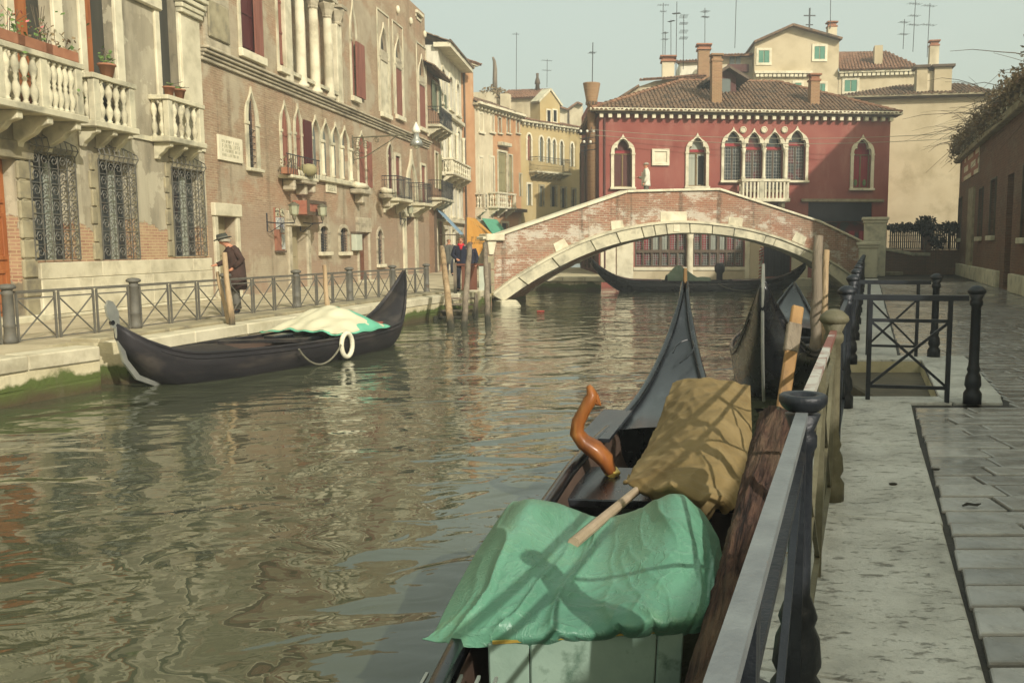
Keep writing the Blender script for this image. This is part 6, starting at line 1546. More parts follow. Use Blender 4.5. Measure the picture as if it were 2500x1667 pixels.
# vines on the roof
r = random.Random(6); mb = MB(); lv = MB()
vt = thing('roof_vine', 'tangle of dry brown vines hanging over the eaves of the dark brick building', 'vine', FG.w(0, 0, zt), FG.rz)
for i in range(150):
    s_ = r.uniform(-.6, 22); pts = [Vector((s_, r.uniform(0,1.5), .1))]; d = Vector((r.gauss(0,.5), r.gauss(-.3,.4), abs(r.gauss(.35,.3))))
    for k in range(6): pts.append(pts[-1] + d*.35); d += Vector((r.gauss(0,.35), r.gauss(-.12,.25), r.gauss(-.22,.2)))
    mb.tube(pts, [.022*(1-k/8) for k in range(7)], 4, cap=False)
mb.build('stems', 'twig', vt)
for i in range(15000):
    s_ = r.uniform(-.2, 22); hh = .5*(0.5+.5*math.sin(s_*.9)) + .45 + .3*math.sin(s_*2.3+1)
    q = Vector((s_, r.uniform(-.55,1.2), r.triangular(-.35 - .35*max(0, math.sin(s_*1.3)), hh, .1))); a_ = Vector((r.gauss(0,1), r.gauss(0,1), r.gauss(0,1))).normalized(); b_ = a_.orthogonal().normalized()*.035; a_ *= r.uniform(.10,.24)
    lv.add([q, q+a_*.5+b_, q+a_, q+a_*.5-b_], [(0,1,2,3)])
lv.build('dry_leaves', 'vine_brown', vt)
tw = thing('bare_twigs', 'bare arching twigs against the sky above the vine-covered roof', 'twigs', FG.w(1.0, 0, zt), FG.rz); mb = MB(); r = random.Random(16)
for i in range(34):
    pts = [Vector((r.uniform(-1.2, 5), r.uniform(0,1.5), .3))]; d = Vector((r.gauss(-.15,.35), r.gauss(0,.25), r.uniform(.4,.8)))
    for k in range(9): pts.append(pts[-1] + d*.42); d += Vector((r.gauss(-.03,.22), r.gauss(-.05,.16), -r.uniform(.04,.16)))
    mb.tube(pts, [.018*(1-k/11) for k in range(10)], 4, cap=False)
mb.build('branches', 'twig', tw)
# low brick wall with coping, pillars at the bridge foot, railing and garden
p0, p1 = at_z(2150, 672), at_z(2318, 669)
FLw = Fac((p0.x, p0.y), (p1.x+.9, p1.y)); t = fthing(FLw, 'low_brick_wall', 'low dark brick wall with pale coping between bridge pillar and dark building', 'wall')
pr = [FLw.px(x, y) for x, y in ((2150, 604), (2222, 618), (2226, 619), (2330, 619))]; pr[-1] = (FLw.L, pr[-1][1])
MB().prism([(0,0),(FLw.L,0),(pr[3][0],pr[3][1]-.1),(pr[2][0],pr[2][1]-.1),(pr[1][0],pr[1][1]-.1),(0,pr[0][1]-.1)], 0, .4).build('brickwork', 'low_brick', t)
for (a, b) in ((pr[0], pr[1]), (pr[2], ((pr[2][0]+pr[3][0])/2, pr[3][1])), (((pr[2][0]+pr[3][0])/2, pr[3][1]), pr[3])): MB().prism([(a[0],a[1]-.12),(b[0],b[1]-.12),(b[0],b[1]+.04),(a[0],a[1]+.04)], -.08, .48).build('coping_stone', 'istrian', t, bevel=.02)
MB().box(FLw.s(2298, 640), FLw.L, -.06, .46, 0, pr[3][1]-.122).build('end_pier', 'istrian', t, bevel=.02)
MB().box(.1, .9, -.6, -.1, 0, .18).build('stone_step', 'grey_stone', t, bevel=.03)
def pillar(px0, px1, yt, yb, Y, name, label, mats, z0=0):
    p, q = at_y(px0, yt, Y), at_y(px1, yb, Y); wd = (q.x-p.x); h = p.z - z0
    t = thing(name, label, 'pillar', ((p.x+q.x)/2, Y+wd/2, z0), -.25)
    MB().box(-wd/2+.05, wd/2-.05, -wd/2+.05, wd/2-.05, 0, h-.28).build('shaft', mats[0], t, bevel=.02)
    MB().box(-wd/2, wd/2, -wd/2, wd/2, h-.28, h-.14).box(-wd/2-.06, wd/2+.06, -wd/2-.06, wd/2+.06, h-.14, h).build('cap', mats[1], t, bevel=.02)
    return t
pillar(2102, 2150, 591, 680, 40.4, 'bridge_pillar', 'squat stone pillar at the right foot of the bridge, in front', ('istrian', 'istrian_clean'))
pillar(2117, 2172, 530, 600, 42.6, 'bridge_pillar', 'taller pale stone and brick pillar behind the squat one at the bridge foot', ('istrian', 'istrian_clean'))
p0, p1 = at_y(2168, 600, 45.2), at_y(2345, 600, 45.0)
Fg = Fac((p0.x, p0.y), (p1.x, p1.y)); t = fthing(Fg, 'garden_railing', 'black iron garden railing above the low brick wall', 'railing'); za, zb = Fg.z(2250, 607), Fg.z(2250, 549)
for i in range(34): MB().bar((lerp(.1, Fg.L-.1, i/33),0,za), (lerp(.1, Fg.L-.1, i/33),0,zb), .06).build('bar', 'black_iron', t)
for u in (0, .28, .55, .8, 1): zz = lerp(za, zb, u); MB().bar((0,.01,zz), (Fg.L,.01,zz), .03, .06 if u in (0,1) else .03).build('rail', 'black_iron', t)
s_ = Fg.s(2263, 580); MB().box(s_-.2, s_+.2, -.1, .3, za-.5, zb+.1).build('middle_post', 'low_brick', t)
MB().box(-.2, Fg.L, -.1, .4, 0, za-.05).build('garden_wall', 'low_brick', t)
for (x_, y_, r3, n, lab, sd) in ((2260, 552, (.55,.5,.5), 700, 'round dark shrub at the middle post of the garden railing', 2), (2205, 556, (1.0,.5,.22), 420, 'low dark shrub over the left part of the garden railing', 3), (2320, 556, (.7,.5,.3), 360, 'low dark shrub over the right part of the garden railing', 5), (2285, 590, (.5,.4,.45), 260, 'dark leafy climber drooping below the round shrub', 7)):
    q = at_y(x_, y_, 45.0); t = thing('garden_shrub', lab, 'shrub', (q.x, 45.0, 0), 0, 'shrubs at the garden railing'); leafball(t, 'foliage', 'leaf_dark', (0, 0, q.z), r3, n, .16, sd)
    MB().tube([(0,0,.5), (0,0,q.z)], .04, 5).build('stem', 'twig', t)
# houses outside the view on the right: they shade the quay and throw the slanting shadow on the red house
def offhouse(p0, p1, h, name, label, mat, body, ridge=0):
    f, t = house(p0, p1, name, label, mat, h, lambda f, t, hh: [win(t, hh, (f.L*u-.45, f.L*u+.45, z, z+1.5), fw=.12, cmat='green_shutter', sill=.12) for u in (.2, .5, .8) for z in ([1.4, h-2.4] if h > 4 else [1.2]) if z+1.5 < h-.1], body)
    if ridge: tiles(t, (-.1,-.4,h), (f.L+.1,-.4,h), (f.L+.1,body/2,h+ridge), (-.1,body/2,h+ridge), name='roof', sp=.35, seg=.8)
offhouse((21, 36.8), (21, 22.5), 16.0, 'tall_house', 'tall plastered house out of view behind the dark brick building', 'pale_plaster', 2.2)
offhouse((4.84+.287*11.9, 11.9), (4.84-.287*16, -16), 4.15, 'low_quay_house', 'low plastered house out of view on the right of the quay', 'pale_plaster', 5)
# ================================================================== boats
def gondola(name, label, p_stern, p_bow, beam=1.36, sh_mid=.46, bow_h=1.55, stern_h=1.6, worn=False, group='gondolas', ferro=True, open_=(-.42, .42), deckmat='deck_grey', seats=True, bow_start=.60, stern_start=.58, full=2.3, bowp=(2.3, .85), gw=.03, sunk=0.0):
    a, b = Vector((*p_stern, WZ)), Vector((*p_bow, WZ)); d = b - a; L = d.length; c = (a+b)/2
    T = thing(name, label, 'boat', c, math.atan2(d.y, d.x), group)
    def sheer(u):
        z = sh_mid + .10*u*u
        if u > bow_start: z += (bow_h-sh_mid-.1)*((u-bow_start)/(1-bow_start))**2.1
        if u < -stern_start: z += (stern_h-sh_mid-.1)*((-u-stern_start)/(1-stern_start))**2.0
        return z
    def keel(u):
        z = -.22
        if u > .55: z += (bow_h*.82+.2)*((u-.55)/.45)**2.6
        if u < -.50: z += (stern_h*.86+.2)*((-u-.50)/.50)**2.4
        return min(z, sheer(u)-.05)
    def hb(u): return beam/2*(max(0, 1-abs(u)**full)**.85 if u < 0 else max(0, 1-u**bowp[0])**bowp[1]) + .022
    N = 48; U = [-1 + 2*i/N for i in range(N+1)]
    rings = []
    for u in U:
        k, s_, w_ = keel(u), sheer(u), hb(u); x = u*L/2
        prof = [(w_, s_), (w_*.985, lerp(k, s_, .7)), (w_*.9, lerp(k, s_, .35)), (w_*.68, lerp(k, s_, .06)), (0, k)]
        rings.append([(x, y, z) for y, z in prof] + [(x, -y, z) for y, z in reversed(prof[:-1])])
    hull = MB().loft(rings, cap=False, closed=False).build('hull', 'gondola_worn' if worn else 'gondola_black', T, True)
    m_ = hull.modifiers.new('solid', 'SOLIDIFY'); m_.thickness = .03; m_.offset = 0
    for sg in (-1, 1):
        MB().tube([(u*L/2, sg*hb(u), sheer(u)+.01) for u in U], [gw if abs(u) < .9 else gw*.7 for u in U], 6).build('gunwale', 'gondola_worn' if worn else 'gondola_black', T, True)
        MB().tube([(u*L/2, sg*(hb(u)+.012), sheer(u)-.07) for u in U if abs(u) < .88], .014, 5).build('rubbing_strake', 'gondola_worn', T, True)
    dk = []
    for (u0, u1) in ((open_[1], 1.0), (-1.0, open_[0])):
        rg = []
        for i in range(17):
            u = lerp(u0, u1, i/16); w_ = max(hb(u)-.03, .004); s_ = sheer(u); cr = .10*min(1, w_/.4) - sunk*min(1, w_/.15)
            rg.append([(u*L/2, lerp(-w_, w_, j/8), s_ - .015 + cr*(1-(j/4-1)**2)) for j in range(9)])
        dk.append(MB().loft(rg, cap=False, closed=False).build('deck', deckmat, T, True))
    fl_ = []
    for i in range(13):
        u = lerp(open_[0]-.03, open_[1]+.03, i/12); w_ = hb(u)-.04; s_ = sheer(u)
        fl_.append([(u*L/2, -w_, s_-.03), (u*L/2, -w_*.92, .2), (u*L/2, -w_*.7, -.02), (u*L/2, w_*.7, -.02), (u*L/2, w_*.92, .2), (u*L/2, w_, s_-.03)])
    MB().loft(fl_, cap=False, closed=False).build('inside', 'brown_wood_in', T)
    if seats:
        for u in (-.25, .02, .28): MB().box(u*L/2-.14, u*L/2+.14, -hb(u)+.05, hb(u)-.05, sheer(u)-.14, sheer(u)-.09).build('thwart', 'gondola_worn', T, bevel=.01)
    # stem irons
    bx, bz = L/2, bow_h
    T['_'] = 0; del T['_']
    return T, L, sheer, hb, keel
# left gondola with silver bow iron
pb, ps = at_z(330, 955, WZ), at_z(960, 810, WZ)
GL, L, sh, hb, kl = gondola('gondola', 'black gondola with silver bow blade moored by the left quay', (-4.6, 20.3), (-7.12, 12.85), beam=1.75, sh_mid=.40, bow_h=.98, stern_h=1.55, worn=True, stern_start=.70, open_=(-.62, .52), deckmat='gondola_worn', seats=False, bow_start=.70)
x0 = L/2
poly = [(x0-.95,-.05),(x0-.62,.0),(x0-.30,.14),(x0-.09,.42),(x0+.0,.78),(x0+.02,.94),(x0+.08,.95),(x0+.07,1.02),(x0+.14,1.12),(x0+.16,1.26),(x0+.11,1.35),(x0+.03,1.32),(x0-.05,1.18),(x0-.06,1.0),(x0-.07,.82),(x0-.16,.46),(x0-.36,.2),(x0-.65,.06),(x0-.95,.0)]
MB().prism(poly, -.018, .018).build('bow_iron', 'steel', GL)
MB().lathe([(.035,-.022),(.035,.022)], n=10).build('iron_eye', 'gondola_black', GL, rot=(R(90),0,0), loc=(x0+.06, 0, 1.02))
for (x, y0_, y1_, z) in ((.6, -.66, .5, .40),): MB().bar((x, .8, .46), (x+.5, -.7, .42), .26, .05).build('loose_board', 'gondola_worn', GL)
MB().box(-.75, .1, -.5, .42, .36, .44).build('thwart', 'gondola_black', GL, bevel=.02); MB().box(-2.2, -1.5, -.5, .5, .40, .46).build('thwart', 'brown_wood_in', GL, bevel=.02)
MB().box(-2.5, -2.2, -.3, .35, .46, .52).build('red_cushion', 'red_seat', GL, bevel=.02)
MB().box(.05, .6, -.2, .05, .36, .50).build('seat_back', 'gondola_black', GL, bevel=.02)
def wpt(T, v): return Matrix.Translation(T.location) @ Matrix.Rotation(T.rotation_euler.z, 4, 'Z') @ Vector(v)
# covers on the left gondola
def drape(T, nm, mat, fn, nu=26, nv=26, thick=.012):
    mb = MB().loft([[fn(i/nu, j/nv) for j in range(nv+1)] for i in range(nu+1)], cap=False, closed=False)
    o = mb.build(nm, mat, T, True); m_ = o.modifiers.new('s', 'SOLIDIFY'); m_.thickness = thick; return o
r_ = random.Random(2); ph = [r_.uniform(0, 6) for _ in range(12)]
t = thing('boat_cover', 'cream canvas cover with mint green edges over the left gondola seats', 'tarpaulin', wpt(GL, (0,0,0)), GL.rotation_euler.z)
def fcov(k):
    def fn(u, v):
        x = lerp(-.15, -1.75, u); y = lerp(-.86, .86, v); q = 1-abs(2*v-1)**2.2
        z = .50 + .42*q*math.exp(-((u-.62)/.33)**2) + .12*q*math.exp(-((u-.2)/.2)**2) + .018*math.sin(y*17+ph[0]+x*3) + .012*math.sin(x*13+ph[1]+y*9)
        if k: z -= .025; x *= 1.13; y *= 1.04; x += .06
        return (x + .03*math.sin(y*8), y, z)
    return fn
drape(t, 'canvas', 'pale_tarp', fcov(0)); drape(t, 'green_underlay', 'mint_tarp', fcov(1))
# rope ring fender and its line
q = wpt(GL, (-.25, .96, .28)); t = thing('ring_fender', 'white rope ring fender hanging on the side of the left gondola', 'fender', q, GL.rotation_euler.z)
MB().tube([(.17*math.cos(i*math.tau/20), .03, .22*math.sin(i*math.tau/20)) for i in range(21)], .045, 8, cap=False).build('ring', 'rope_white', t, True)
tag(MB().tube([wpt(GL, (lerp(1.15, -.1, i/14), 1.0, .36 - .34*(1-(i/7-1)**2)**.9)) for i in range(15)], .018, 6).build('slack_rope', 'rope_grey'), 'slack grey rope looped along the side of the left gondola', 'rope')
# near gondola on the right, under two covers
GN, L, sh, hb, kl = gondola('gondola', 'black gondola under green and brown covers in the right foreground', (-.32, 1.2), (1.02, 11.5), beam=1.24, bow_h=1.64, stern_h=.62, open_=(-.93, .30), seats=False, bow_start=.34, full=4.0, bowp=(1.6, 1.35), gw=.042, sunk=.05)
zz = [wpt(GN, (L/2-.03, 0, 1.60)), wpt(GN, (L/2+.02, 0, 1.78))]
MB().tube([(L/2-.05,0,1.52), (L/2,0,1.64), (L/2+.01,0,1.84)], [.03,.028,.022], 6).build('stem_tip', 'fresh_wood', GN)
MB().tube([(L/2-1.5+.3*math.sin(i*.5), -.05+.12*math.cos(i*.62), sh(1-2*(1.5-.3*math.sin(i*.5))/L)+.085) for i in range(9)], .008, 5).build('deck_line', 'gondola_black', GN)
for sg in (-1, 1): MB().bar((L*.10, sg*.60, sh(.2)+.02), (L*.21, sg*.52, sh(.42)+.03), .28, .03).build('side_board', 'deck_grey', GN)
MB().box(-L*.03, L*.06, -.62, .62, sh(0)-.16, sh(0)-.1).build('thwart', 'gondola_black', GN, bevel=.01)
for i in range(5): MB().bar((-L*.30, .48+.07*i-.1, .46), (-L*.40, .40+.07*i-.1, .48), .012, .012).build('highlight_line', 'steel', GN)  # thin pale bars added to stand in for bright highlights along the gunwale
# brown cover on the fore part: built where it lies
def px_on(x, y, z): return at_z(x, y, z)
def patch(name, label, cat, mat, rows, zf, nu=30, nv=30, fold=None, thick=.008, sub=0, zs=None):
    """cloth spanned between rows of points (image rows at given heights), smoothed, with folds"""
    P = [[px_on(x, y, z) for (x, y, z) in r] for r in rows]
    def cat_(p, t):
        n = len(p)-1; t = min(max(t, 0), 1)*n; i = min(int(t), n-1); f = t-i
        a, b, c, d = p[max(i-1,0)], p[i], p[i+1], p[min(i+2,n)]
        return .5*((2*b) + (c-a)*f + (2*a-5*b+4*c-d)*f*f + (3*b-a-3*c+d)*f**3)
    g = []
    for i in range(nu+1):
        col = [cat_(r, i/nu) for r in P]
        g.append([cat_(col, j/nv) for j in range(nv+1)])
    if fold:
        for i in range(nu+1):
            for j in range(nv+1): g[i][j] = g[i][j] + fold(i/nu, j/nv, g[i][j])
    o = MB().loft(g, cap=False, closed=False).build(name, mat, None, True)
    m_ = o.modifiers.new('s', 'SOLIDIFY'); m_.thickness = thick
    tag(o, label, cat); return o
import mathutils
def ridged(x, y, k): return 1 - abs(mathutils.noise.noise(Vector((x, y, k))))*2
def nz(p, s, k=0): return mathutils.noise.noise(Vector((p.x*s+k, p.y*s, p.z*s)))
zc_ = -.08
rows = [[(1642,938,.10),(1690,922,.19),(1770,928,.20),(1832,942,.10)],
        [(1622,988,.0),(1685,975,.15),(1760,978,.165),(1834,1002,.02)],
        [(1602,1042,-.08),(1675,1040,.11),(1755,1043,.13),(1836,1064,-.06)],
        [(1572,1102,-.10),(1655,1095,.085),(1745,1103,.10),(1830,1128,-.08)],
        [(1543,1152,-.08),(1635,1150,.07),(1725,1163,.08),(1812,1190,-.08)],
        [(1523,1188,-.06),(1622,1192,.06),(1715,1212,.05),(1795,1238,-.10)],
        [(1535,1170,-.14),(1625,1235,-.10),(1715,1262,-.12),(1760,1255,-.12)]]
patch('brown_cover', 'brown canvas cover over the fore part of the near gondola', 'tarpaulin', 'brown_tarp', rows, None, 90, 110,
      fold=lambda u, v, p: Vector((0, 0, .02*nz(p, 4) + .030*max(0, ridged(u*3+v*5, v*7-u*4, 3.1)-.45)**1.4 + .014*nz(p, 11, 3) + .05*math.sin(u*15+1.5*math.sin(v*9))*max(0, v-.62)*1.6)))
# green cover with two humps
rows = [[(1300,1226,-.06),(1345,1250,-.10),(1420,1262,-.16),(1520,1275,-.16),(1575,1262,-.10),(1640,1235,-.06)],
        [(1240,1232,.02),(1300,1216,.16),(1390,1238,.04),(1480,1262,-.02),(1570,1235,.10),(1640,1203,.20),(1700,1232,.10)],
        [(1190,1300,-.02),(1270,1262,.16),(1390,1290,.04),(1480,1300,.0),(1580,1275,.12),(1660,1240,.20),(1745,1290,.06)],
        [(1140,1380,-.06),(1240,1345,.10),(1370,1370,.03),(1480,1375,.01),(1590,1350,.10),(1670,1320,.14),(1760,1330,.02)],
        [(1090,1470,-.08),(1200,1440,.03),(1340,1460,.0),(1470,1460,-.01),(1590,1440,.05),(1680,1410,.07),(1768,1400,.0)],
        [(1060,1530,-.10),(1160,1520,-.04),(1310,1535,-.04),(1460,1530,-.04),(1590,1515,.0),(1690,1490,.02),(1770,1460,-.02)],
        [(1030,1556,-.13),(1150,1578,-.12),(1300,1580,-.13),(1450,1572,-.14),(1590,1560,-.13),(1690,1545,-.10),(1772,1520,-.08)]]
rows[0].insert(0, (1262,1226,-.02))
def ridged(x, y, k): return 1 - abs(mathutils.noise.noise(Vector((x, y, k))))*2
def gfold(u, v, p):
    wu = u + .05*math.sin(v*6+u*9) + .03*nz(p, 3, 4)
    e = min(1, .15 + 1.3*v)
    a = max(0, ridged(wu*6, v*1.0, 1.7)-.35)**2.0 * .075 * e           # long folds falling from the humps
    b = max(0, ridged(wu*14, v*2.0, 5.2)-.5)**2.2 * .03 * e
    c = max(0, ridged(u*7+v*6, v*9-u*3, 9.1)-.5)**1.8 * .035 * min(1, max(0, v-.35)*2.2) * (1.4-u) * min(1, u*5)   # crumpled lower left
    hem = 1 - max(0, min(1, (v-.86)/.12))
    return Vector((0, 0, (a + b + c - .02*e)*(.25+.75*hem)))
patch('green_cover', 'glossy green tarpaulin with two humps over the near gondola', 'tarpaulin', 'green_tarp', rows, None, 200, 150, fold=gfold, thick=.005)
# painted board in the stern
a, b, c, d = px_on(1190, 1572, -.10), px_on(1672, 1540, -.08), px_on(1660, 1720, -.42), px_on(1195, 1750, -.42)
t = thing('painted_board', 'pale mint painted wooden board at the stern of the near gondola', 'board', (a+b)/2)
for i in range(3):
    u0, u1 = (0, .21, .86, 1)[i]+.003, (0, .21, .86, 1)[i+1]-.003
    q = [a.lerp(b,u0), a.lerp(b,u1), d.lerp(c,u1), d.lerp(c,u0)]; nn = (q[1]-q[0]).cross(q[3]-q[0]).normalized()*-.02
    if nn.y < 0: nn = -nn
    MB().add([v-t.location for v in q] + [v+nn-t.location for v in q], [(0,3,2,1),(4,5,6,7),(0,1,5,4),(1,2,6,5),(2,3,7,6),(3,0,4,7)]).build('plank', 'mint_board', t, bevel=.006, fix=True)
MB().bar(a-t.location+Vector((.02,0,.008)), a.lerp(b,.86)-t.location+Vector((0,0,.008)), .012, .012).build('yellow_edge', 'brass', t)
# oar and rowlock
p, q = px_on(1400, 1325, .17), px_on(1590, 1165, .02); p = at_y(1400, 1325, 4.25); q = at_y(1600, 1160, 6.0)
tag(MB().tube([p, p.lerp(q,.3), q, q+(q-p)*.25], [.03,.029,.027,.026], 10).build('oar', 'oar_wood'), 'grey wooden oar handle lying across the covers of the near gondola', 'oar')
Yf = 6.75; bs = at_y(1492, 1150, Yf); t = thing('rowlock', 'orange varnished carved wooden rowlock on the near gondola', 'rowlock', bs)
pts = [(1490,1152,22),(1478,1122,30),(1452,1096,33),(1424,1078,28),(1408,1056,26),(1412,1030,24),(1428,1000,22),(1440,978,24),(1446,962,20),(1440,948,13),(1436,941,8)]
MB().tube([at_y(x, y, Yf) - bs for x, y, _ in pts], [1.2*w_/FP*Yf for _, _, w_ in pts], 9, flat=.6).build('carved_arm', 'forcola_wood', t, True)
MB().tube([at_y(x, y, Yf) - bs for x, y in ((1446,980),(1462,985),(1456,968),(1444,955))], [.03,.045,.035,.015], 6, flat=.7).build('jaw', 'forcola_wood', t, bevel=.01)
MB().lathe([(.070,-.03),(.074,-.02),(.074,.02),(.070,.03)], n=6).build('brass_collar', 'brass', t, bevel=.006, rot=(R(10),R(28),0))
MB().box(-.12, .12, -.08, .08, -.22, -.04).build('socket', 'gondola_worn', t, bevel=.02)
# second gondola on the right, bow towards the camera
G2, L, sh, hb, kl = gondola('gondola', 'black gondola with its tall bow towards the viewer between cover and right railing', (4.35, 20.6), (1.99, 11.3), beam=1.62, bow_h=1.66, stern_h=1.25, open_=(-.3, .35), bow_start=.40, bowp=(1.9, 1.0))
MB().tube([(L/2+.01-.55*t_*t_, 0, lerp(1.72, .05, t_)) for t_ in [i/10 for i in range(11)]], .022, 6).build('stem_band', 'steel', G2)
MB().tube([(L/2+.0,0,1.6), (L/2+.01,0,1.9)], [.03,.02], 6).build('stem_tip', 'steel', G2)
# far gondola below the bridge arch
GF, L, sh, hb, kl = gondola('gondola', 'long black gondola moored in front of the red house, seen under the arch', (-.75, 41.0), (9.3, 41.6), beam=1.36, bow_h=1.30, stern_h=1.55, open_=(-.35, .3))
t = thing('boat_cover', 'faded green tarpaulin heap on the far gondola under the arch', 'tarpaulin', wpt(GF, (-.6,0,.42)), GF.rotation_euler.z)
drape(t, 'canvas', 'faded_tarp', lambda u, v: (lerp(-.9, 1.1, u), lerp(-.6, .6, v), .05 + (.55*math.exp(-((u-.3)/.25)**2)+.15)*(1-abs(2*v-1)**2) + .03*math.sin(u*19+v*7)))
MB().tube([(lerp(.8, 3.2, i/10), -.72, .35-.30*(1-(i/5-1)**2)) for i in range(11)], .02, 5).build('rope', 'rope_grey', GF)
q = at_y(1765, 690, 41.9); t = thing('mooring_bollard', 'dark iron bollard standing at the canal edge of the red house', 'bollard', (q.x, 43.2, WZ)); MB().lathe([(.16,0),(.15,.75),(.24,.85),(.26,1.1),(.15,1.25)], n=12).build('body', 'black_iron', t, True)
# mooring poles
def pole(label, top, bot, r0, r1, mat='pole_wood', name='mooring_pole', group='wooden mooring poles', bend=0.0):
    top, bot = Vector(top), Vector(bot); b2 = bot + (bot-top).normalized()*.7
    t = thing(name, label, 'pole', bot, 0, group); rr_ = random.Random(int(top.x*100))
    n = 9; pts = [b2.lerp(top, i/n) - bot + Vector((bend*math.sin(math.pi*i/n)+rr_.gauss(0,.008), rr_.gauss(0,.008), 0)) for i in range(n+1)]
    MB().tube(pts, [lerp(r1, r0, i/n)*rr_.uniform(.95,1.05) for i in range(n+1)], 10).build('shaft', mat, t, True)
    return t
def pp(xt, yt, Yt, xb, yb, label, r0, r1, **kw):
    b = at_z(xb, yb, WZ) if yb else None; return pole(label, at_y(xt, yt, Yt), b, r0, r1, **kw)
bq = Vector((-6.4, 16.6, WZ)); pole('tall leaning wooden pole in front of the man with the hat', at_y(546, 617, 16.9), at_y(570, 815, 16.5), .045, .06)
pole('shorter wooden pole leaning against the tall one by the man with the hat', at_y(532, 665, 17.2), at_y(566, 830, 16.6), .035, .05)
pole('crooked thin wooden pole behind the left gondola', at_y(792, 648, 20.3), at_y(815, 800, 19.9), .045, .075, bend=-.06)
pp(1079, 604, 25.6, 1102, 800, 'leaning pale pole at the left of the wooden landing steps', .07, .10)
pp(1146, 597, 25.4, 1133, 800, 'leaning pole in the middle of the wooden landing steps', .07, .09, mat='pole_grey')
pp(1184, 595, 27.0, 1191, 788, 'upright grey pole beside the bridge end and landing steps', .07, .085, mat='pole_grey')
pole('thick grey wooden pole between second gondola and right railing', at_y(1996, 576, 14.5), at_y(1990, 905, 14.2), .075, .10, mat='pole_grey')
pole('thin pole with a scraped yellow patch beside the thick grey one', at_y(2018, 610, 15.5), at_y(2008, 880, 15.3), .05, .075, mat='pole_wood')
t = pole('red and white striped pole at the water gate of the red house', at_y(1859, 606, 42.5), at_y(1857, 712, 42.5), .085, .09, mat='white_paint', name='striped_pole', group=None)
for i in range(8):
    MB().tube([(.097*math.cos(k*.785+i*1.2), .097*math.sin(k*.785+i*1.2), .55+i*.19+k*.03) for k in range(9)], .03, 5).build('red_stripe', 'red_paint', t)
# bark-covered log and planks by the near railing
t = thing('log_fender', 'rough bark-covered log slanting beside the near railing post', 'log', (.42, 3.4, -.13))
A_, B_ = at_y(1893, 1022, 4.9), at_y(1700, 1800, 3.0)
ln = (B_-A_).length; n = 60; rg = []; qr = (B_-A_).to_track_quat('Z', 'Y').to_euler()
for i in range(n+1):
    ring_ = []
    for k in range(48):
        th = k*math.tau/48; cx_, cy_ = math.cos(th), math.sin(th); zq_ = i/n*ln
        r0 = .086 + .006*math.sin(th*3+zq_*2) + .020*max(0, ridged(th*2.6+.5*math.sin(zq_*5), zq_*2.2, 2)-.1) - .010 + .008*mathutils.noise.noise(Vector((cx_*2, cy_*2, zq_*4)))
        ring_.append((cx_*r0, cy_*r0, zq_))
    rg.append(ring_)
MB().loft(rg).build('bark', 'bark', t, True, loc=A_-t.location, rot=qr)
MB().tube([(0,0,-.012), (0,0,.02)], .078, 16).build('cut_end', 'pole_grey', t, loc=A_-t.location, rot=qr)
t = thing('upright_plank', 'sunlit raw wooden plank standing in the water by the near railing', 'plank', at_y(1915, 1000, 5.9))
MB().bar(at_y(1948, 748, 6.2)-t.location, at_y(1908, 1010, 5.85)-t.location, .085, .04, (0,1,0)).build('board', 'fresh_wood', t, bevel=.01)
MB().bar(at_y(1940, 790, 6.13)-t.location, at_y(1930, 860, 6.05)-t.location, .10, .06, (0,1,0)).build('cleat', 'pole_grey', t, bevel=.01)
# wooden landing steps with gate by the bridge
t = thing('landing_steps', 'wooden landing steps down to the water beside the bridge', 'steps', (-4.35, 26.6, WZ))
for i in range(6):
    z = .52 - .17*i; MB().box(-.55, .45, -.15-.22*i, .13-.22*i, z, z+.05).build('tread', 'pole_grey', t, bevel=.01)
for x in (-.55, .45): MB().bar((x, .15, .62), (x, -1.25, -.45), .06, .2).build('stringer', 'pole_grey', t); MB().bar((x,-1.1,-.6), (x,-1.1,.1), .1).build('leg', 'pole_grey', t); MB().bar((x,0,-.6), (x,0,.6), .1).build('leg', 'pole_grey', t)
t = thing('landing_gate', 'brown plank gate panel with pale board above the landing steps', 'gate', (-4.6, 27.4, 0), .1)
MB().box(.15, .62, -.02, .02, .12, .84).build('plank_panel', 'brown_door', t); MB().box(.68, .86, -.03, .01, .1, .84).build('pale_board', 'box_green', t)
for x in (-.05, 1.0): MB().box(x-.05, x+.05, -.05, .05, 0, .95).build('post', 'pole_grey', t)
MB().box(0, .95, -.03, .03, .86, .92).build('top_bar', 'brown_door', t)
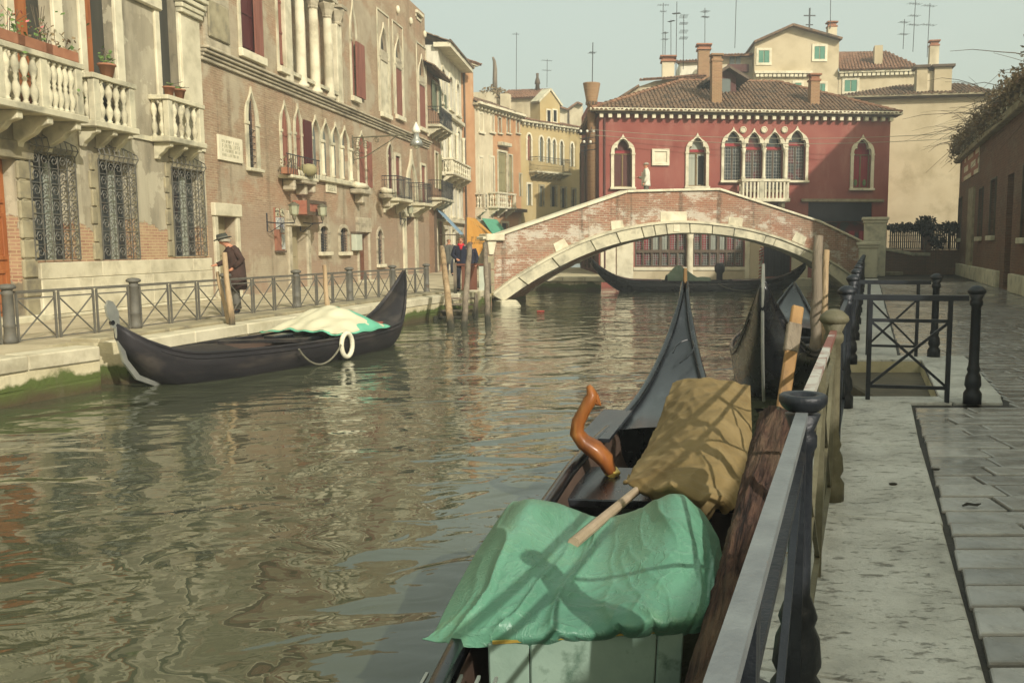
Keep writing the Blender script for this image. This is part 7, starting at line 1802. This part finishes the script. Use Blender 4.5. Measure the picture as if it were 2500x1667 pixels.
# ================================================================== people
def person(label, loc, rz, k=1.0, coat='coat_grey', trouser='trouser_dark', hem=.62, hat=None, hair='hair_brown', pose=None, scarf=None, pocket=False, bulk=1.0):
    T = thing('person', label, 'person', loc, rz)
    J = dict(pel=((0,0,.95),.13), spi=((0,0,1.15),.13), che=((0,0,1.36),.14), nek=((0,-.01,1.50),.055), hd0=((0,-.03,1.57),.065), hd1=((0,-.035,1.645),.088), hd2=((0,-.02,1.715),.07), nos=((0,-.135,1.63),.014))
    for s, n in ((-1,'R'), (1,'L')):
        J['sh'+n] = ((s*.17,0,1.43),.06); J['el'+n] = ((s*.25,.03,1.16),.045); J['wr'+n] = ((s*.25,-.07,.93),.032); J['ha'+n] = ((s*.25,-.10,.86),.034)
        J['hi'+n] = ((s*.09,0,.92),.09); J['kn'+n] = ((s*.10,-.01,.50),.062); J['an'+n] = ((s*.105,.02,.09),.042); J['to'+n] = ((s*.12,-.14,.045),.035); J['ea'+n] = ((s*.085,-.02,1.635),.016)
    if pose: 
        for q, v in pose.items(): J[q] = (v, J[q][1])
    for n in 'RL':
        w_, h_ = Vector(J['wr'+n][0]), Vector(J['ha'+n][0]); d = (h_-w_).normalized(); sx = d.cross(Vector((0,-.4,1))).normalized(); 
        for i in range(4): J[f'f{i}{n}'] = (h_ + d*(.07-.006*abs(i-1.4)) + sx*(.022*(i-1.5)) + Vector((0,-.008,-.006)), .0085)
        J['th'+n] = (h_ + d*.02 + sx*.05*(1 if n == 'R' else -1), .0095)
    E = [('pel','spi'),('spi','che'),('che','nek'),('nek','hd0'),('hd0','hd1'),('hd1','hd2'),('hd1','nos')]
    for n in 'RL':
        E += [('che','sh'+n),('sh'+n,'el'+n),('el'+n,'wr'+n),('wr'+n,'ha'+n),('pel','hi'+n),('hi'+n,'kn'+n),('kn'+n,'an'+n),('an'+n,'to'+n),('hd1','ea'+n),('ha'+n,'th'+n)] + [('ha'+n, f'f{i}{n}') for i in range(4)]
    nm = list(J); me = bpy.data.meshes.new('body')
    me.from_pydata([tuple(Vector(J[q][0])*k) for q in nm], [(nm.index(a), nm.index(b)) for a, b in E], []); me.materials.append(M('skin'))
    o = link('body', me, T); o.modifiers.new('skin', 'SKIN')
    for q, d in zip(nm, me.skin_vertices[0].data): d.radius = (J[q][1]*k, J[q][1]*k); d.use_root = (q == 'pel')
    sb = o.modifiers.new('sub', 'SUBSURF'); sb.levels = sb.render_levels = 1
    P = lambda q: Vector(J[q][0])*k
    # coat: body of the coat and sleeves
    def ring_(c, rx, ry, n=14):
        rx, ry = rx*bulk, ry*bulk
        return [(c[0]+rx*math.cos(i*math.tau/n), c[1]+ry*math.sin(i*math.tau/n), c[2]) for i in range(n)]
    ch, sp, pe, nk = P('che'), P('spi'), P('pel'), P('nek')
    hm = Vector((pe.x, pe.y+.0, hem*k)); mid = pe.lerp(hm, .5)
    ct = MB().loft([ring_(nk-Vector((0,0,.02*k)), .07*k, .07*k), ring_(ch+Vector((0,0,.09*k)), .17*k, .10*k), ring_(ch, .205*k, .135*k), ring_(sp, .20*k, .145*k), ring_(pe, .21*k, .155*k), ring_(mid, .225*k, .165*k), ring_(hm, .235*k, .175*k)])
    co = ct.build('coat', coat, T, True)
    for n in 'RL':
        MB().tube([P('che').lerp(P('sh'+n),.6), P('sh'+n), P('sh'+n).lerp(P('el'+n),.5), P('el'+n), P('el'+n).lerp(P('wr'+n),.5), P('wr'+n)], [.07*k,.078*k,.07*k,.064*k,.058*k,.052*k], 10).build('sleeve', coat, co, True)
        MB().tube([P('hi'+n), P('hi'+n).lerp(P('kn'+n),.5), P('kn'+n), P('kn'+n).lerp(P('an'+n),.6), P('an'+n)], [.105*k,.095*k,.08*k,.075*k,.078*k], 10).build('trouser_leg', trouser, T, True)
        a, t_ = P('an'+n), P('to'+n); MB().ell(((a.x+t_.x)/2, (a.y+t_.y)/2, .045*k), .05*k, .135*k, .048*k).build('shoe', 'shoe', T, True)
    MB().ring([( -.005*k, hem*k+.02), (-.005*k, 1.35*k)], [(.02*k, hem*k+.02), (.02*k, 1.35*k)], -.19*k, -.15*k).build('coat_front', coat, co)
    MB().tube([nk+Vector((-.07,-.02,-.03))*k, nk+Vector((-.05,.06,.0))*k, nk+Vector((.05,.06,.0))*k, nk+Vector((.07,-.02,-.03))*k, nk+Vector((.04,-.10,-.14))*k], .028*k, 6).build('collar', coat, co, True)
    hd = P('hd1'); h2 = P('hd2')
    hr = MB()
    rg = []
    for j in range(6):
        t_ = j/5; c = hd.lerp(h2, -.1+1.25*t_) + Vector((0,.022*k,0)); rr_ = (.103, .106, .103, .094, .07, .02)[j]*k
        rg.append(ring_(c, rr_*.95, rr_, 12))
    hr.loft(rg).build('hair', hair, T, True)
    for s in (-1, 1): MB().ell(hd + Vector((s*.033, -.088, .012))*k, .012*k, .008*k, .009*k, 6, 4).build('eye', 'shoe', T)
    MB().ell(hd + Vector((0, -.09, -.045))*k, .022*k, .008*k, .006*k, 6, 4).build('mouth', 'red_seat', T)
    if hat:
        up = (h2-hd).normalized(); b = up.cross(Vector((1,0,0))).normalized(); c0 = hd + up*.055*k
        def hring(off, r1, r2, tilt=0): return [c0 + up*off*k + (Vector((1,0,0))*math.cos(i*math.tau/16)*r1 + b*math.sin(i*math.tau/16)*r2)*k + up*tilt*abs(math.cos(i*math.tau/16))*k for i in range(16)]
        ht = MB().loft([hring(-.005,.10,.11), hring(-.012,.165,.19,.03), hring(.0,.165,.19,.03), hring(.012,.105,.12), hring(.08,.098,.115), hring(.115,.075,.095), hring(.10,.03,.05)]).build('hat', hat, T, True)
        MB().loft([hring(.015,.108,.123), hring(.045,.105,.12)], cap=False).build('hat_band', 'hat_band', ht, True)
    if scarf:
        MB().tube([nk+Vector((-.06,.03,.02))*k, nk+Vector((-.07,-.05,.0))*k, nk+Vector((0,-.09,-.03))*k, nk+Vector((.07,-.05,.0))*k, nk+Vector((.06,.03,.02))*k], .04*k, 8).build('scarf', scarf, T, True)
        MB().loft([ring_(nk+Vector((0,-.08,-.02))*k, .06*k, .03*k, 8), ring_(ch+Vector((0,-.13,-.02))*k, .035*k, .02*k, 8)]).build('scarf_end', scarf, T, True)
    return T
q = at_z(581, 764); 
person('man in brown overcoat and grey hat looking down behind the left railing', (q.x, q.y, 0), R(-62), 1.0, 'coat_brown', 'trouser_grey', .52, 'hat_felt', 'hair_grey',
       dict(che=(0,-.06,1.35), nek=(0,-.13,1.47), hd0=(0,-.18,1.52), hd1=(0,-.23,1.575), hd2=(0,-.25,1.65), nos=(0,-.32,1.535), eaR=(-.085,-.215,1.57), eaL=(.085,-.215,1.57),
            shR=(-.17,-.06,1.42), shL=(.17,-.05,1.42), elR=(-.26,-.12,1.16), wrR=(-.22,-.36,1.06), haR=(-.2,-.42,1.05), elL=(.31,.10,1.18), wrL=(.24,-.06,1.0), haL=(.21,-.12,.96), knL=(.12,-.05,.5), anL=(.13,-.02,.09), toL=(.15,-.18,.045)), bulk=1.28)
q = at_z(1097, 673); person('man in long grey coat walking on the left quay near the awnings', (q.x, q.y, 0), R(25), 1.02, 'coat_grey', 'trouser_dark', .55, None, 'hair_brown', dict(knL=(.10,-.12,.52), anL=(.10,-.16,.12), toL=(.11,-.30,.06)))
q = at_z(1127, 712); person('person in dark jacket with red scarf on the wooden landing', (q.x, q.y, 0), R(10), 1.0, 'coat_navy', 'trouser_dark', .82, None, 'hair_brown', dict(elR=(-.27,.0,1.17), wrR=(-.14,-.20,1.04), haR=(-.1,-.25,1.02)), scarf='scarf_red')
q = at_z(1150, 706); person('person in dark coat with red trousers behind the landing pole', (q.x, q.y, 0), R(-20), .93, 'coat_navy', 'scarf_red', .72, None, 'hair_brown')
q = FBr.px(1578, 458, -1.0); w_ = FBr.w(q[0], 1.0, 0); q2 = at_y(1578, 396, w_.y)
person('white-haired man in pale jacket crossing the bridge', (w_.x, w_.y, q2.z-1.74), R(-96), 1.0, 'coat_white', 'trouser_grey', .80, None, 'hair_grey', dict(wrR=(-.2,-.3,1.15), haR=(-.18,-.36,1.17), elR=(-.24,-.05,1.15)))

# ================================================================== awnings
def cloth(name, label, polys, mat, thick=.03, cat='awning'):
    c = Vector(polys[0][1][0]); t = thing(name, label, cat, c)
    for nm, pts in polys:
        pts = [Vector(q)-c for q in pts]; n = len(pts); nn = (pts[1]-pts[0]).cross(pts[2]-pts[0]).normalized()*thick
        MB().add(pts + [q+nn for q in pts], [tuple(range(n)), tuple(range(2*n-1, n-1, -1))] + [(i, i+n, (i+1) % n+n, (i+1) % n) for i in range(n)]).build(nm, mat, t, fix=True)
    return t
Y1, Y2 = 54.5, 57.2
sp_ = [at_y(x, y, Y1) for x, y in ((1140,531), (1184,572), (1184,598), (1168,626), (1161,641), (1140,641))]
dpt = Vector((.1, Y2-Y1, 0))
t = cloth('shop_awning', 'orange canvas awning with hanging side curtain beside the bridge end', [('side_curtain', sp_), ('slope', [sp_[0], sp_[1], sp_[1]+dpt, sp_[0]+dpt]), ('valance', [sp_[1], sp_[2], sp_[2]+dpt, sp_[1]+dpt])], 'orange_canvas')
MB().bar(sp_[0]-sp_[0]+Vector((-.06,-.04,.1)), sp_[5]-sp_[0]+Vector((-.06,-.04,-.3)), .09).build('post', 'frame_brown', t)
m_ = marks(t, 'faded_lettering', 'ink_dark', .22, 1.08, -1.62, -1.12, 3, -.02, 5, (1,))
for i in range(4): MB().bar(Vector((.25+.1*i,-.015,-.15)), Vector((.45+.2*i,-.015,-1.0)), .012, .02).build('fold', 'orange_canvas', t)
a = [at_y(x, y, Y_) for x, y, Y_ in ((1177,533,60.2), (1213,536,62), (1233,563,60.8), (1202,570,58.8))]
cloth('shop_awning', 'green canvas awning right of the orange one at the bridge end', [('slope', a), ('valance', [a[2], a[3], a[3]-Vector((0,0,.35)), a[2]-Vector((0,0,.35))])], 'green_canvas')
a = [at_y(x, y, Y_) for x, y, Y_ in ((1066,508,49.0), (1072,507,51.5), (1131,570,51.0), (1129,574,48.6))]
t = cloth('shop_awning', 'faded blue canvas awning seen edge-on past the brick palace', [('slope', a)], 'blue_canvas', .06)
MB().tube([a[3]-a[0], at_y(1070, 573, 49.0)-a[0]], .03, 5).tube([Vector((-.1,0,0)), Vector((-.1,0,-3.9))], .09, 6).build('frame', 'frame_brown', t)
# small shrine-like box on the wall and other bits
# ================================================================== bits
q = at_z(2370, 1238); t = thing('fallen_leaf', 'curled dark leaf lying on the wet paving stones', 'leaf', q + Vector((0,0,.006))); MB().loft([[(-.05,-.008,.0),(-.02,-.02,.012),(.03,-.015,.004),(.06,.0,.014)], [(-.05,.004,.006),(-.02,.012,.02),(.03,.015,.012),(.06,.004,.018)]], cap=False, closed=False).build('blade', 'leaf_dark', t)
for i, (x, y, lab) in enumerate(((2180, 1188, 'small dark stone chip on the white kerb nearest to the second post'), (2285, 1152, 'dark scrap on the paving edge by the kerb'))):
    q = at_z(x, y); t = thing('debris', lab, 'debris', q + Vector((0,0,.015))); MB().ell((0,0,.004), .03, .018, .008, 7, 4).build('chip', 'leaf_dark', t)
q = at_z(1320, 761, WZ); t = thing('floating_litter', 'scrap of red litter floating on the canal near the bridge', 'litter', q + Vector((0,0,.005))); MB().box(-.12, .12, -.06, .06, 0, .03).build('scrap', 'red_paint', t, bevel=.01)
# ================================================================== air
hz = MB().box(-155, 155, -60, 215, WZ-2.2, 26).build('haze', 'haze_air', kind='stuff')
